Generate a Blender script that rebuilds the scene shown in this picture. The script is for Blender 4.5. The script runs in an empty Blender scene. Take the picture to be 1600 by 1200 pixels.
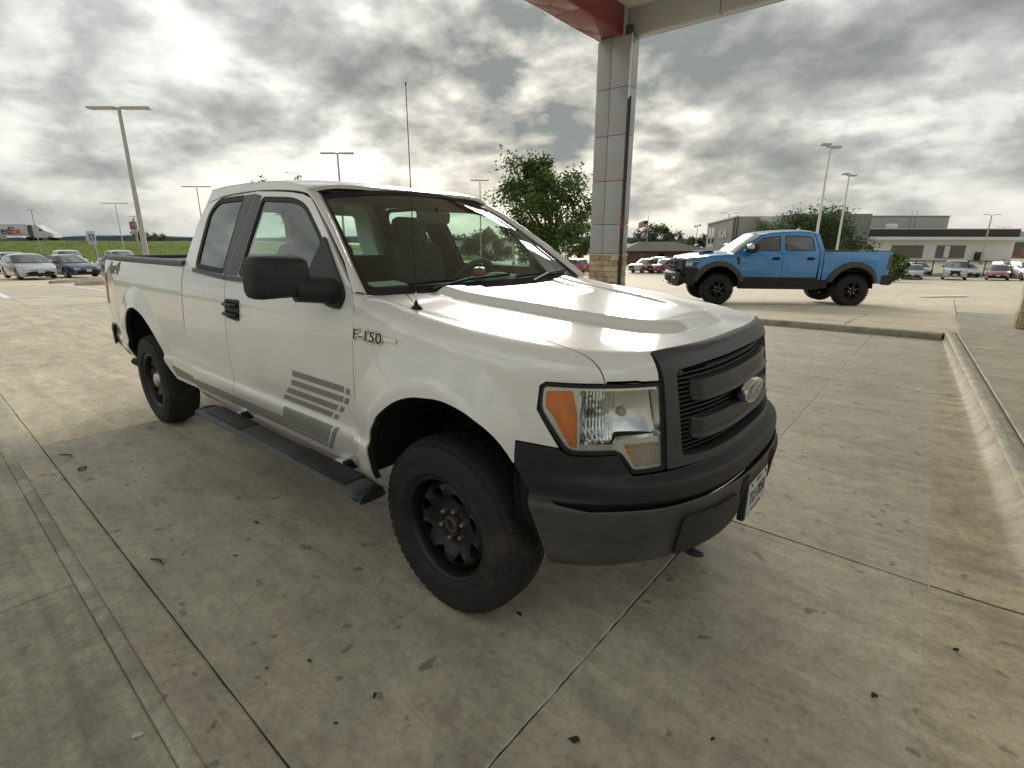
import bpy, bmesh, math, random
from mathutils import Vector, Matrix
from mathutils.bvhtree import BVHTree
S = bpy.context.scene
COL = S.collection
rad = math.radians

# ============================== camera ==============================
cam_d = bpy.data.cameras.new('camera'); cam = bpy.data.objects.new('camera', cam_d); COL.objects.link(cam)
CP, CAZ, CPI, CRO, CF = Vector((1.43621, -2.22089, 1.54984)), 2.26729, -.27336, .00222, 795.29
cam_d.sensor_fit = 'HORIZONTAL'; cam_d.sensor_width = 36.0; cam_d.lens = 36.0 * CF / 1600
cam_d.clip_start = .05; cam_d.clip_end = 3000
_f = Vector((math.cos(CAZ) * math.cos(CPI), math.sin(CAZ) * math.cos(CPI), math.sin(CPI)))
_r = Vector((math.sin(CAZ), -math.cos(CAZ), 0)); _u = _r.cross(_f)
_r2 = math.cos(CRO) * _r + math.sin(CRO) * _u; _u2 = -math.sin(CRO) * _r + math.cos(CRO) * _u
cam.matrix_world = Matrix(((_r2.x, _u2.x, -_f.x, CP.x), (_r2.y, _u2.y, -_f.y, CP.y), (_r2.z, _u2.z, -_f.z, CP.z), (0, 0, 0, 1)))
S.camera = cam

# ============================== sky and sun ==============================
SUN_DIR = Vector((-.5758, .7700, .330)).normalized()
SUN_EL = math.asin(SUN_DIR.z); SUN_AZ = math.atan2(SUN_DIR.x, SUN_DIR.y)
W = bpy.data.worlds.new('World'); S.world = W; W.use_nodes = True
nt = W.node_tree; N = nt.nodes; L = nt.links; N.clear()
def nd(t, **k):
    n = N.new(t)
    for a, v in k.items(): setattr(n, a, v)
    return n
def mth(op, a, b=None, clamp=False, c=None):
    n = N.new('ShaderNodeMath'); n.operation = op; n.use_clamp = clamp
    for i, q in enumerate((a, b, c)):
        if q is None: continue
        if isinstance(q, (int, float)): n.inputs[i].default_value = q
        else: L.new(q, n.inputs[i])
    return n.outputs[0]
geo = nd('ShaderNodeTexCoord').outputs['Generated']
sep = nd('ShaderNodeSeparateXYZ'); L.new(geo, sep.inputs[0])
zc = mth('MAXIMUM', sep.outputs[2], 0.0)
zz = mth('ADD', zc, .36)
px = mth('DIVIDE', sep.outputs[0], zz); py = mth('DIVIDE', sep.outputs[1], zz)
cmb = nd('ShaderNodeCombineXYZ'); L.new(px, cmb.inputs[0]); L.new(py, cmb.inputs[1]); cmb.inputs[2].default_value = 3.7
def noise(scale, det, rough, dist=0.0, vec=None, off=(0, 0, 0)):
    mp = nd('ShaderNodeMapping'); L.new(vec or cmb.outputs[0], mp.inputs[0]); mp.inputs[1].default_value = off
    n = nd('ShaderNodeTexNoise'); L.new(mp.outputs[0], n.inputs['Vector'])
    n.inputs['Scale'].default_value = scale; n.inputs['Detail'].default_value = det
    n.inputs['Roughness'].default_value = rough; n.inputs['Distortion'].default_value = dist
    return n.outputs[0]
big = noise(1.15, 2.0, .5, .2, off=(6.7, 3.3, 0))
mid = noise(3.4, 5.0, .55, .25, off=(5.1, 0.4, 0))
fin = noise(8.0, 9.0, .55, .2, off=(1.7, 9.2, 0))
den = mth('ADD', mth('ADD', mth('MULTIPLY', big, 1.55), mth('MULTIPLY', mid, .85)), mth('MULTIPLY', fin, .50))
den = mth('SUBTRACT', den, 1.45)                                # about -0.4 .. 0.4
thick = mth('ADD', mth('MULTIPLY', den, 1.60), .60, clamp=True)   # 0 thin .. 1 thick cloud
sd = nd('ShaderNodeVectorMath', operation='DOT_PRODUCT'); L.new(geo, sd.inputs[0]); sd.inputs[1].default_value = SUN_DIR
dts = mth('MAXIMUM', sd.outputs['Value'], 0.0)
g1 = mth('POWER', dts, 12.0); g2 = mth('POWER', dts, 60.0); g0 = mth('POWER', dts, 3.0)
rl = nd('ShaderNodeValToRGB'); L.new(thick, rl.inputs[0]); cr_ = rl.color_ramp; cr_.interpolation = 'B_SPLINE'
for k, (p_, v_) in enumerate(((0.0, .46), (.20, .40), (.40, .30), (.56, .208), (.76, .140), (1.0, .098))):
    e_ = cr_.elements[k] if k < 2 else cr_.elements.new(p_)
    e_.position = p_; e_.color = (v_, v_, v_, 1)
cov = thick
opn = mth('SUBTRACT', 1.0, thick)
glow = mth('ADD', mth('ADD', 1.0, mth('MULTIPLY', g0, .14)), mth('MULTIPLY', mth('ADD', mth('MULTIPLY', g1, .75), mth('MULTIPLY', g2, 1.0)), mth('POWER', opn, .8)))
mixl = mth('MULTIPLY', rl.outputs[0], glow)
# hazy paler, flatter band towards the horizon; overcast brightens towards the zenith
hz = mth('POWER', mth('SUBTRACT', 1.0, zc), 14.0)
haze_l = mth('ADD', .29, mth('MULTIPLY', g0, .10))
mixl = mth('ADD', mth('MULTIPLY', mixl, mth('SUBTRACT', 1.0, mth('MULTIPLY', hz, .62))), mth('MULTIPLY', haze_l, mth('MULTIPLY', hz, .62)))
mixl = mth('MULTIPLY', mixl, mth('ADD', .84, mth('MULTIPLY', zc, .85)))
tint = nd('ShaderNodeValToRGB'); L.new(cov, tint.inputs[0])
tint.color_ramp.elements[0].color = (1.0, .995, .925, 1); tint.color_ramp.elements[1].color = (.945, 1.0, .975, 1)
cl = nd('ShaderNodeMix', data_type='RGBA', blend_type='MULTIPLY'); cl.inputs[0].default_value = 1.0
L.new(tint.outputs[0], cl.inputs[6])
cg = nd('ShaderNodeCombineXYZ')
for i in range(3): L.new(mixl, cg.inputs[i])
L.new(cg.outputs[0], cl.inputs[7])
sky = nd('ShaderNodeTexSky', sky_type='NISHITA', sun_disc=False)
sky.sun_elevation = SUN_EL; sky.sun_rotation = SUN_AZ; sky.air_density = 1.2; sky.dust_density = 3.0
bg1 = nd('ShaderNodeBackground'); L.new(sky.outputs[0], bg1.inputs[0]); bg1.inputs[1].default_value = .05
bg2 = nd('ShaderNodeBackground'); L.new(cl.outputs[2], bg2.inputs[0]); bg2.inputs[1].default_value = 1.0
# the cloud deck hides nearly all of the clear sky; a little comes through where it is thin
opa = mth('ADD', .90, mth('MULTIPLY', cov, .10), clamp=True)
ms = nd('ShaderNodeMixShader'); L.new(opa, ms.inputs[0]); L.new(bg1.outputs[0], ms.inputs[1]); L.new(bg2.outputs[0], ms.inputs[2])
wo = nd('ShaderNodeOutputWorld'); L.new(ms.outputs[0], wo.inputs[0])
sun_d = bpy.data.lights.new('sun', 'SUN'); sun_d.energy = 1.25; sun_d.angle = rad(30); sun_d.color = (1, .94, .84)
sun = bpy.data.objects.new('sun', sun_d); COL.objects.link(sun)
sun.rotation_euler = (-SUN_DIR).to_track_quat('-Z', 'Y').to_euler(); sun.location = SUN_DIR * 60
S.view_settings.view_transform = 'Standard'; S.view_settings.look = 'None'
S.view_settings.exposure = 1.27; S.view_settings.gamma = 1.0; S.view_settings.use_curve_mapping = False
S.render.engine = 'CYCLES'
S.cycles.max_bounces = 10; S.cycles.transparent_max_bounces = 16; S.cycles.glossy_bounces = 5; S.cycles.diffuse_bounces = 4
S.cycles.caustics_reflective = False; S.cycles.caustics_refractive = False; S.cycles.use_denoising = True
S.cycles.sample_clamp_indirect = 6.0

# ============================== helpers ==============================
random.seed(7)
def link(o, parent=None):
    COL.objects.link(o)
    if parent is not None: o.parent = parent
    return o
def tag(o, label=None, cat=None, group=None, kind=None):
    if label: o['label'] = label
    if cat: o['category'] = cat
    if group: o['group'] = group
    if kind: o['kind'] = kind
    return o
def empty(name, loc=(0, 0, 0), rz=0.0, label=None, cat=None, group=None, parent=None):
    o = bpy.data.objects.new(name, None); o.location = loc; o.rotation_euler = (0, 0, rz); o.empty_display_size = .2
    link(o, parent); return tag(o, label, cat, group)
def obj(name, verts, faces, m=None, parent=None, smooth=False, normals=None):
    me = bpy.data.meshes.new(name); me.from_pydata([tuple(v) for v in verts], [], faces); me.update()
    return _fin(name, me, m, parent, smooth, normals)
def _fin(name, me, m, parent, smooth, normals=None):
    if m is not None:
        for q in (m if isinstance(m, (list, tuple)) else [m]): me.materials.append(q)
    if smooth or normals: me.polygons.foreach_set('use_smooth', [True] * len(me.polygons))
    if normals: me.normals_split_custom_set_from_vertices([tuple(n) for n in normals])
    return link(bpy.data.objects.new(name, me), parent)
def from_bm(name, bm, m=None, parent=None, smooth=False, recalc=True, angle=None):
    if recalc: bmesh.ops.recalc_face_normals(bm, faces=bm.faces)
    me = bpy.data.meshes.new(name); bm.to_mesh(me); bm.free()
    o = _fin(name, me, m, parent, smooth or angle is not None)
    if angle is not None: me.set_sharp_from_angle(angle=rad(angle))
    return o
def kids(o): return [c for c in bpy.data.objects if c.parent == o]
def copy_tree(o, parent=None, kmap=None):
    if kmap is None:
        kmap = {}
        for c in bpy.data.objects:
            if c.parent: kmap.setdefault(c.parent.name, []).append(c)
    c = o.copy(); link(c)
    if parent is not None: c.parent = parent
    for ch in kmap.get(o.name, []): copy_tree(ch, c, kmap)
    return c
def bm_box(bm, c, s, rot=None, bevel=0.0):
    r = bmesh.ops.create_cube(bm, size=1.0)
    vs = r['verts']
    bmesh.ops.scale(bm, vec=s, verts=vs)
    if bevel:
        es = list({e for v in vs for e in v.link_edges})
        rb = bmesh.ops.bevel(bm, geom=es, offset=bevel, segments=2, affect='EDGES', profile=.5)
        vs = list({v for f in rb['faces'] for v in f.verts} | {v for v in vs if v.is_valid})
    if rot is not None: bmesh.ops.rotate(bm, cent=(0, 0, 0), matrix=rot, verts=vs)
    bmesh.ops.translate(bm, vec=c, verts=vs)
    return vs
def box(name, c, s, m=None, parent=None, bevel=0.0, rz=0.0, rot=None):
    bm = bmesh.new(); bm_box(bm, c, s, rot if rot is not None else (Matrix.Rotation(rz, 3, 'Z') if rz else None), bevel)
    return from_bm(name, bm, m, parent, angle=35 if bevel else None)
def bm_tube(bm, pts, r, n=8, cap=True, flat=1.0, up=Vector((0, 0, 1))):
    pts = [Vector(p) for p in pts]; rings = []
    rs = r if isinstance(r, (list, tuple)) else [r] * len(pts)
    for i, p in enumerate(pts):
        t = (pts[min(i + 1, len(pts) - 1)] - pts[max(i - 1, 0)]).normalized()
        a = t.cross(up)
        if a.length < 1e-3: a = t.cross(Vector((1, 0, 0)))
        a.normalize(); b = a.cross(t)
        rings.append([bm.verts.new(p + rs[i] * (math.cos(2 * math.pi * k / n) * a + flat * math.sin(2 * math.pi * k / n) * b)) for k in range(n)])
    for A, B in zip(rings, rings[1:]):
        for k in range(n): bm.faces.new((A[k], A[(k + 1) % n], B[(k + 1) % n], B[k]))
    if cap: bm.faces.new(rings[0][::-1]); bm.faces.new(rings[-1])
def tube(name, pts, r, m=None, parent=None, n=8, flat=1.0, smooth=True, up=Vector((0, 0, 1))):
    bm = bmesh.new(); bm_tube(bm, pts, r, n, True, flat, up); return from_bm(name, bm, m, parent, angle=50 if smooth else None)
def bm_lathe(bm, prof, n=32, axis='Y', org=(0, 0, 0), close=False):
    """prof: (radius, along-axis)"""
    rings = []
    for r, h in prof:
        ring = []
        for k in range(n):
            a = 2 * math.pi * k / n; c, s = r * math.cos(a), r * math.sin(a)
            v = {'Y': (c, h, s), 'Z': (c, s, h), 'X': (h, c, s)}[axis]
            ring.append(bm.verts.new((v[0] + org[0], v[1] + org[1], v[2] + org[2])))
        rings.append(ring)
    pr = list(zip(rings, rings[1:]))
    if close: pr.append((rings[-1], rings[0]))
    for A, B in pr:
        for k in range(n): bm.faces.new((A[k], A[(k + 1) % n], B[(k + 1) % n], B[k]))
    return rings
def lathe(name, prof, m=None, parent=None, n=32, axis='Y', org=(0, 0, 0), close=False, capends=False, angle=40):
    bm = bmesh.new(); R_ = bm_lathe(bm, prof, n, axis, org, close)
    if capends: bm.faces.new(R_[0]); bm.faces.new(R_[-1][::-1])
    return from_bm(name, bm, m, parent, angle=angle)
def grid_pts(fn, nu, nv, closed_u=False):
    vs = [fn(i / nu, j / nv) for j in range(nv + 1) for i in range(nu + 1)]
    fs = [(j*(nu+1)+i, j*(nu+1)+i+1, (j+1)*(nu+1)+i+1, (j+1)*(nu+1)+i) for j in range(nv) for i in range(nu)]
    return vs, fs
def surf(name, fn, nu, nv, m, parent=None, smooth=True, flip=False):
    vs, fs = grid_pts(fn, nu, nv)
    if flip: fs = [f[::-1] for f in fs]
    return obj(name, vs, fs, m, parent, smooth)
# ---- 2-D outlines ----
def rnd(poly, r, n=4):
    """round the corners of a polygon (r may be a list per corner)"""
    out = []; k = len(poly)
    for i in range(k):
        rr = r[i] if isinstance(r, (list, tuple)) else r
        p = Vector(poly[i]); a = Vector(poly[i - 1]) - p; b = Vector(poly[(i + 1) % k]) - p
        if rr <= 0: out.append(tuple(p)); continue
        q = min(rr, a.length * .48, b.length * .48)
        A, B = p + a.normalized() * q, p + b.normalized() * q
        for j in range(n + 1):
            t = j / n; out.append(tuple((1 - t) ** 2 * A + 2 * t * (1 - t) * p + t * t * B))
    return out
def spl(pts, n=5):
    """open Catmull-Rom through points"""
    P_ = [Vector(p) for p in pts]; out = []
    for i in range(len(P_) - 1):
        p0 = P_[i - 1] if i else 2 * P_[0] - P_[1]; p1, p2 = P_[i], P_[i + 1]
        p3 = P_[i + 2] if i + 2 < len(P_) else 2 * P_[-1] - P_[-2]
        for j in range(n):
            t = j / n
            out.append(tuple(.5 * ((2*p1) + (-p0+p2)*t + (2*p0-5*p1+4*p2-p3)*t*t + (-p0+3*p1-3*p2+p3)*t**3)))
    out.append(tuple(P_[-1])); return out
def inset(poly, d):
    """shrink a closed polygon by d (any orientation)"""
    k = len(poly); ar = sum(poly[i-1][0]*poly[i][1] - poly[i][0]*poly[i-1][1] for i in range(k)); sg = 1 if ar > 0 else -1
    out = []
    for i in range(k):
        p = Vector(poly[i]); a = (p - Vector(poly[i-1])); b = (Vector(poly[(i+1) % k]) - p)
        if a.length < 1e-7: a = b.copy()
        if b.length < 1e-7: b = a.copy()
        na = Vector((-a.y, a.x)).normalized() * sg; nb = Vector((-b.y, b.x)).normalized() * sg
        m = na + nb
        m = m / max(.35, m.length_squared) * 2 if m.length > 1e-6 else na
        out.append(tuple(p + m * d))
    return out
def panel(name, outline, fn, m, parent=None, holes=(), step=.03, step2=None, thick=.018, mirror=False, smooth=True, full=False, rim=True, off=0.0, edge=0.0):
    """a curved sheet: 2-D outline with holes, cut into a fine grid, laid on the surface fn(a, b, offset), edges turned inwards"""
    bm = bmesh.new(); loops = []
    for lp in [outline] + list(holes):
        pts = [lp[i] for i in range(len(lp)) if (Vector(lp[i]) - Vector(lp[i-1])).length > 1e-5]
        vs = [bm.verts.new((p[0], p[1], 0)) for p in pts]
        for i in range(len(vs)): bm.edges.new((vs[i - 1], vs[i]))
    bmesh.ops.triangle_fill(bm, use_beauty=True, use_dissolve=False, edges=bm.edges[:])
    xs = [v.co.x for v in bm.verts]; ys = [v.co.y for v in bm.verts]
    for ax, lo, hi, st in ((0, min(xs), max(xs), step), (1, min(ys), max(ys), step2 or step)):
        k = math.floor(lo / st) + 1
        while k * st < hi:
            co = (k * st + 1e-5, 0, 0) if ax == 0 else (0, k * st + 1e-5, 0)
            bmesh.ops.bisect_plane(bm, geom=bm.verts[:] + bm.edges[:] + bm.faces[:], plane_co=co, plane_no=(1, 0, 0) if ax == 0 else (0, 1, 0), dist=1e-6)
            k += 1
    bmesh.ops.remove_doubles(bm, verts=bm.verts, dist=2e-5)
    bmesh.ops.triangulate(bm, faces=[f for f in bm.faces if len(f.verts) > 4])
    bm.verts.index_update()
    uv = [(v.co.x, v.co.y) for v in bm.verts]
    pos, nor = [], []
    e = 2e-3
    for a, b in uv:
        P0 = Vector(fn(a, b, off)); du = Vector(fn(a + e, b, off)) - Vector(fn(a - e, b, off)); dv = Vector(fn(a, b + e, off)) - Vector(fn(a, b - e, off))
        n = du.cross(dv); o = Vector(fn(a, b, off + .01)) - P0
        if n.length < 1e-12: n = o.copy()
        n.normalize()
        if n.dot(o) < 0: n = -n
        pos.append(P0); nor.append(n)
    verts = pos[:]; norms = nor[:]; faces = []
    for f in bm.faces:
        ix = [v.index for v in f.verts]
        fnm = (pos[ix[1]] - pos[ix[0]]).cross(pos[ix[2]] - pos[ix[0]])
        if len(ix) == 4: fnm += (pos[ix[2]] - pos[ix[0]]).cross(pos[ix[3]] - pos[ix[0]])
        if fnm.dot(nor[ix[0]]) < 0: ix = ix[::-1]
        faces.append(ix)
    if rim:
        dirs = {}
        for f in faces:
            for i in range(len(f)): dirs[(f[i], f[(i + 1) % len(f)])] = True
        for ed in bm.edges:
            if len(ed.link_faces) == 1:
                i, j = ed.verts[0].index, ed.verts[1].index
                if (i, j) not in dirs: i, j = j, i
                k = len(verts)
                t = (pos[j] - pos[i]).normalized(); side = t.cross(nor[i]).normalized()
                verts += [pos[i], pos[j], pos[j] - nor[j] * thick - side * edge, pos[i] - nor[i] * thick - side * edge]
                norms += [side] * 4; faces.append((j, i, k, k + 1)) if False else faces.append((k + 1, k, k + 3, k + 2))
    bm.free()
    if full:      # mirrored half joined into the same mesh
        n0 = len(verts); verts += [Vector((v.x, -v.y, v.z)) for v in verts]; norms += [Vector((v.x, -v.y, v.z)) for v in norms]
        faces += [[i + n0 for i in f][::-1] for f in faces]
    o = obj(name, verts, faces, m, parent, smooth, norms if smooth else None)
    if mirror:
        v2 = [(v.x, -v.y, v.z) for v in verts]; f2 = [list(f)[::-1] for f in faces]; n2 = [(v.x, -v.y, v.z) for v in norms]
        return o, obj(name, v2, f2, m, parent, smooth, n2 if smooth else None)
    return o
def text_mesh(body, size, depth=.0, shear=0.0, width=1.0, align='CENTER', bold=0.0):
    cu = bpy.data.curves.new('lettering', 'FONT'); cu.body = body; cu.size = size; cu.extrude = depth; cu.shear = shear
    cu.align_x = align; cu.align_y = 'CENTER'; cu.resolution_u = 3; cu.offset = bold
    o = bpy.data.objects.new('lettering', cu); COL.objects.link(o)
    dg = bpy.context.evaluated_depsgraph_get(); me = bpy.data.meshes.new_from_object(o.evaluated_get(dg))
    bpy.data.objects.remove(o); bpy.data.curves.remove(cu)
    vs = [(v.co.x * width, v.co.y, v.co.z) for v in me.vertices]; fs = [list(p.vertices) for p in me.polygons]
    bpy.data.meshes.remove(me); return vs, fs
def text_obj(name, body, size, mat4, m, parent=None, depth=.002, **k):
    vs, fs = text_mesh(body, size, depth, **k)
    return obj(name, [mat4 @ Vector(v) for v in vs], fs, m, parent)
def frame4(org, xax, yax):
    x = Vector(xax).normalized(); z = x.cross(Vector(yax)).normalized(); y = z.cross(x)
    return Matrix(((x.x, y.x, z.x, org[0]), (x.y, y.y, z.y, org[1]), (x.z, y.z, z.z, org[2]), (0, 0, 0, 1)))

# ============================== materials ==============================
def mat(name, col, rough=.5, metal=0.0, spec=.5, coat=0.0, coat_r=.05, var=0.0, vscale=4.0, bump=0.0, bscale=60.0, alpha=None, emis=None):
    m = bpy.data.materials.new(name); m.use_nodes = True; t = m.node_tree; b = t.nodes['Principled BSDF']
    b.inputs['Base Color'].default_value = (*col, 1); b.inputs['Roughness'].default_value = rough; b.inputs['Metallic'].default_value = metal
    b.inputs['Specular IOR Level'].default_value = spec; b.inputs['Coat Weight'].default_value = coat; b.inputs['Coat Roughness'].default_value = coat_r
    if emis: b.inputs['Emission Color'].default_value = (*emis[0], 1); b.inputs['Emission Strength'].default_value = emis[1]
    tc = t.nodes.new('ShaderNodeTexCoord')
    if var:
        n = t.nodes.new('ShaderNodeTexNoise'); n.inputs['Scale'].default_value = vscale; n.inputs['Detail'].default_value = 6; n.inputs['Roughness'].default_value = .6
        t.links.new(tc.outputs['Object'], n.inputs['Vector'])
        r = t.nodes.new('ShaderNodeValToRGB'); r.color_ramp.elements[0].position = .3; r.color_ramp.elements[1].position = .7
        r.color_ramp.elements[0].color = (*[c * (1 - var) for c in col], 1); r.color_ramp.elements[1].color = (*[min(1, c * (1 + var)) for c in col], 1)
        t.links.new(n.outputs[0], r.inputs[0]); t.links.new(r.outputs[0], b.inputs['Base Color'])
        mr = t.nodes.new('ShaderNodeMapRange'); mr.inputs[3].default_value = max(.02, rough - .1 * var * 3); mr.inputs[4].default_value = min(1, rough + .1 * var * 3)
        t.links.new(n.outputs[0], mr.inputs[0]); t.links.new(mr.outputs[0], b.inputs['Roughness'])
    if bump:
        n2 = t.nodes.new('ShaderNodeTexNoise'); n2.inputs['Scale'].default_value = bscale; n2.inputs['Detail'].default_value = 4
        t.links.new(tc.outputs['Object'], n2.inputs['Vector'])
        bp = t.nodes.new('ShaderNodeBump'); bp.inputs['Strength'].default_value = bump; bp.inputs['Distance'].default_value = .01
        t.links.new(n2.outputs[0], bp.inputs['Height']); t.links.new(bp.outputs[0], b.inputs['Normal'])
    return m
def glass(name, tint, refl=1.0, rough=0.0):
    """thin sheet: tinted see-through with a mirror reflection that grows at grazing angles"""
    m = bpy.data.materials.new(name); m.use_nodes = True; t = m.node_tree; t.nodes.clear()
    tr = t.nodes.new('ShaderNodeBsdfTransparent'); tr.inputs[0].default_value = (*tint, 1)
    gl = t.nodes.new('ShaderNodeBsdfGlossy'); gl.inputs['Roughness'].default_value = rough; gl.inputs[0].default_value = (.95, .97, .96, 1)
    fr = t.nodes.new('ShaderNodeLayerWeight'); fr.inputs[0].default_value = .5
    pw = t.nodes.new('ShaderNodeMath'); pw.operation = 'POWER'; pw.inputs[1].default_value = 4.6; t.links.new(fr.outputs['Facing'], pw.inputs[0])
    mu = t.nodes.new('ShaderNodeMath'); mu.operation = 'MULTIPLY_ADD'; mu.inputs[1].default_value = .92; mu.inputs[2].default_value = .075 * refl; mu.use_clamp = True
    mx = t.nodes.new('ShaderNodeMixShader'); o = t.nodes.new('ShaderNodeOutputMaterial')
    t.links.new(pw.outputs[0], mu.inputs[0]); t.links.new(mu.outputs[0], mx.inputs[0]); t.links.new(tr.outputs[0], mx.inputs[1]); t.links.new(gl.outputs[0], mx.inputs[2]); t.links.new(mx.outputs[0], o.inputs[0])
    return m
def concrete(name, c1, c2, stain=.35, scale=1.0, rough=.75, streak=(0.0, 0.0), joints=None, spots=0.0, damp=0.0):
    m = bpy.data.materials.new(name); m.use_nodes = True; t = m.node_tree; b = t.nodes['Principled BSDF']; A = t.nodes.new; K = t.links.new
    g = A('ShaderNodeNewGeometry').outputs['Position']
    def nz(sc, det, ro, vec=g, dist=0.0, mscale=None):
        if mscale:
            mp = A('ShaderNodeMapping'); mp.inputs['Scale'].default_value = mscale; K(vec, mp.inputs[0]); vec = mp.outputs[0]
        n = A('ShaderNodeTexNoise'); n.inputs['Scale'].default_value = sc; n.inputs['Detail'].default_value = det; n.inputs['Roughness'].default_value = ro; n.inputs['Distortion'].default_value = dist
        K(vec, n.inputs['Vector']); return n.outputs[0]
    def ramp(src, p0, p1, a, c):
        r = A('ShaderNodeValToRGB'); r.color_ramp.elements[0].position = p0; r.color_ramp.elements[1].position = p1
        r.color_ramp.elements[0].color = (*a, 1); r.color_ramp.elements[1].color = (*c, 1); K(src, r.inputs[0]); return r.outputs[0]
    def mul(x, y, f=1.0):
        n = A('ShaderNodeMix'); n.data_type = 'RGBA'; n.blend_type = 'MULTIPLY'; n.inputs[0].default_value = f; K(x, n.inputs[6]); K(y, n.inputs[7]); return n.outputs[2]
    base = ramp(nz(.55 * scale, 11, .66), .32, .70, c1, c2)
    base = mul(base, ramp(nz(2.6 * scale, 11, .72, dist=.5), .38, .58, (1 - stain,) * 3, (1.05, 1.04, 1.01)))
    base = mul(base, ramp(nz(9.0 * scale, 9, .70, dist=.3), .34, .54, (.84, .83, .815), (1.04, 1.04, 1.03)))
    oi = A('ShaderNodeObjectInfo'); base = mul(base, ramp(oi.outputs['Random'], 0, 1, (.92, .92, .915), (1.05, 1.05, 1.04)))
    base = mul(base, ramp(nz(38.0, 5, .65), .30, .55, (.80, .80, .79), (1.05, 1.05, 1.05)))
    base = mul(base, ramp(nz(140.0, 3, .6), .3, .7, (.86, .86, .86), (1.08, 1.08, 1.08)))
    if streak[0]:       # rubbed, dragged marks along one direction
        base = mul(base, ramp(nz(1.0, 10, .70, dist=.6, mscale=(streak[0], streak[1], 1)), .37, .63, (.80, .80, .79), (1.11, 1.11, 1.09)))
    if spots:           # old oil drips and gum
        v = A('ShaderNodeTexVoronoi'); v.inputs['Scale'].default_value = 7.5; v.inputs['Randomness'].default_value = 1.0
        ad = A('ShaderNodeVectorMath'); ad.operation = 'ADD'; ns = A('ShaderNodeTexNoise'); ns.inputs['Scale'].default_value = 9.0; ns.inputs['Detail'].default_value = 3
        sc = A('ShaderNodeVectorMath'); sc.operation = 'SCALE'; sc.inputs['Scale'].default_value = .16; K(g, ns.inputs['Vector']); K(ns.outputs['Color'], sc.inputs[0])
        K(g, ad.inputs[0]); K(sc.outputs[0], ad.inputs[1]); K(ad.outputs[0], v.inputs['Vector'])
        sz = A('ShaderNodeSeparateColor'); K(v.outputs['Color'], sz.inputs[0])
        th = A('ShaderNodeMath'); th.operation = 'MULTIPLY'; th.inputs[1].default_value = .40; K(sz.outputs[0], th.inputs[0])
        pw = A('ShaderNodeMath'); pw.operation = 'POWER'; pw.inputs[1].default_value = 2.2; K(th.outputs[0], pw.inputs[0])
        sb = A('ShaderNodeMath'); sb.operation = 'SUBTRACT'; K(v.outputs['Distance'], sb.inputs[0]); K(pw.outputs[0], sb.inputs[1])
        base = mul(base, ramp(sb.outputs[0], .05, .12, (1 - spots,) * 3, (1, 1, 1)))
    if joints:
        br = A('ShaderNodeTexBrick'); br.offset = 0.0; br.inputs['Scale'].default_value = 1.0; br.inputs['Mortar Size'].default_value = .012; br.inputs['Brick Width'].default_value = joints; br.inputs['Row Height'].default_value = joints
        br.inputs['Color1'].default_value = (1, 1, 1, 1); br.inputs['Color2'].default_value = (.93, .93, .92, 1); br.inputs['Mortar'].default_value = (.45, .43, .40, 1); K(g, br.inputs['Vector'])
        base = mul(base, br.outputs[0])
    K(base, b.inputs['Base Color'])
    rr = A('ShaderNodeMapRange'); rr.inputs[3].default_value = rough - .22 - damp; rr.inputs[4].default_value = min(1, rough + .16); K(nz(1.3, 7, .65, dist=.4), rr.inputs[0]); K(rr.outputs[0], b.inputs['Roughness'])
    bp = A('ShaderNodeBump'); bp.inputs['Strength'].default_value = .35; bp.inputs['Distance'].default_value = .004
    hs = A('ShaderNodeMath'); hs.operation = 'ADD'; K(nz(60, 6, .7), hs.inputs[0]); K(nz(5, 4, .6), hs.inputs[1]); K(hs.outputs[0], bp.inputs['Height']); K(bp.outputs[0], b.inputs['Normal'])
    return m
M = {}
M['slab'] = concrete('shaded_driveway_concrete', (.39, .352, .275), (.505, .463, .375), .15, 1.3, .64, streak=(1.1, 7.0), spots=.46, damp=.06)  # stains, with the canopy shade also put into the colour
M['slab2'] = concrete('outer_driveway_concrete', (.53, .465, .355), (.65, .58, .455), .18, 1.3, .75, streak=(.9, 5), spots=.22)  # same concrete without canopy shade in its colour
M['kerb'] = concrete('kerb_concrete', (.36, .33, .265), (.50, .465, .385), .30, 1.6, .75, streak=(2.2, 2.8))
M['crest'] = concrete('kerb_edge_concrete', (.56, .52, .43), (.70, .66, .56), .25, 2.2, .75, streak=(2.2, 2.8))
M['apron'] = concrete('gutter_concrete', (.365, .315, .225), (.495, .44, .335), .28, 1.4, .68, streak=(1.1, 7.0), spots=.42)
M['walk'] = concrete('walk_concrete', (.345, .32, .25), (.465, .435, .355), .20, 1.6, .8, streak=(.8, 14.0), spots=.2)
M['lot'] = concrete('lot_concrete', (.56, .485, .37), (.68, .60, .475), .14, .7, .8, joints=4.4)
M['pad'] = concrete('pad_concrete', (.54, .465, .35), (.66, .58, .455), .16, .8, .8)
M['joint'] = mat('joint_filler', (.10, .093, .08), .9)
M['groove'] = mat('groove_dirt', (.07, .065, .055), .9)
M['sealant'] = mat('joint_sealant', (.50, .48, .42), .8, var=.35, vscale=9)
M['line'] = mat('line_paint', (.82, .81, .78), .7, var=.10, vscale=3)
M['paint_w'] = None
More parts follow.
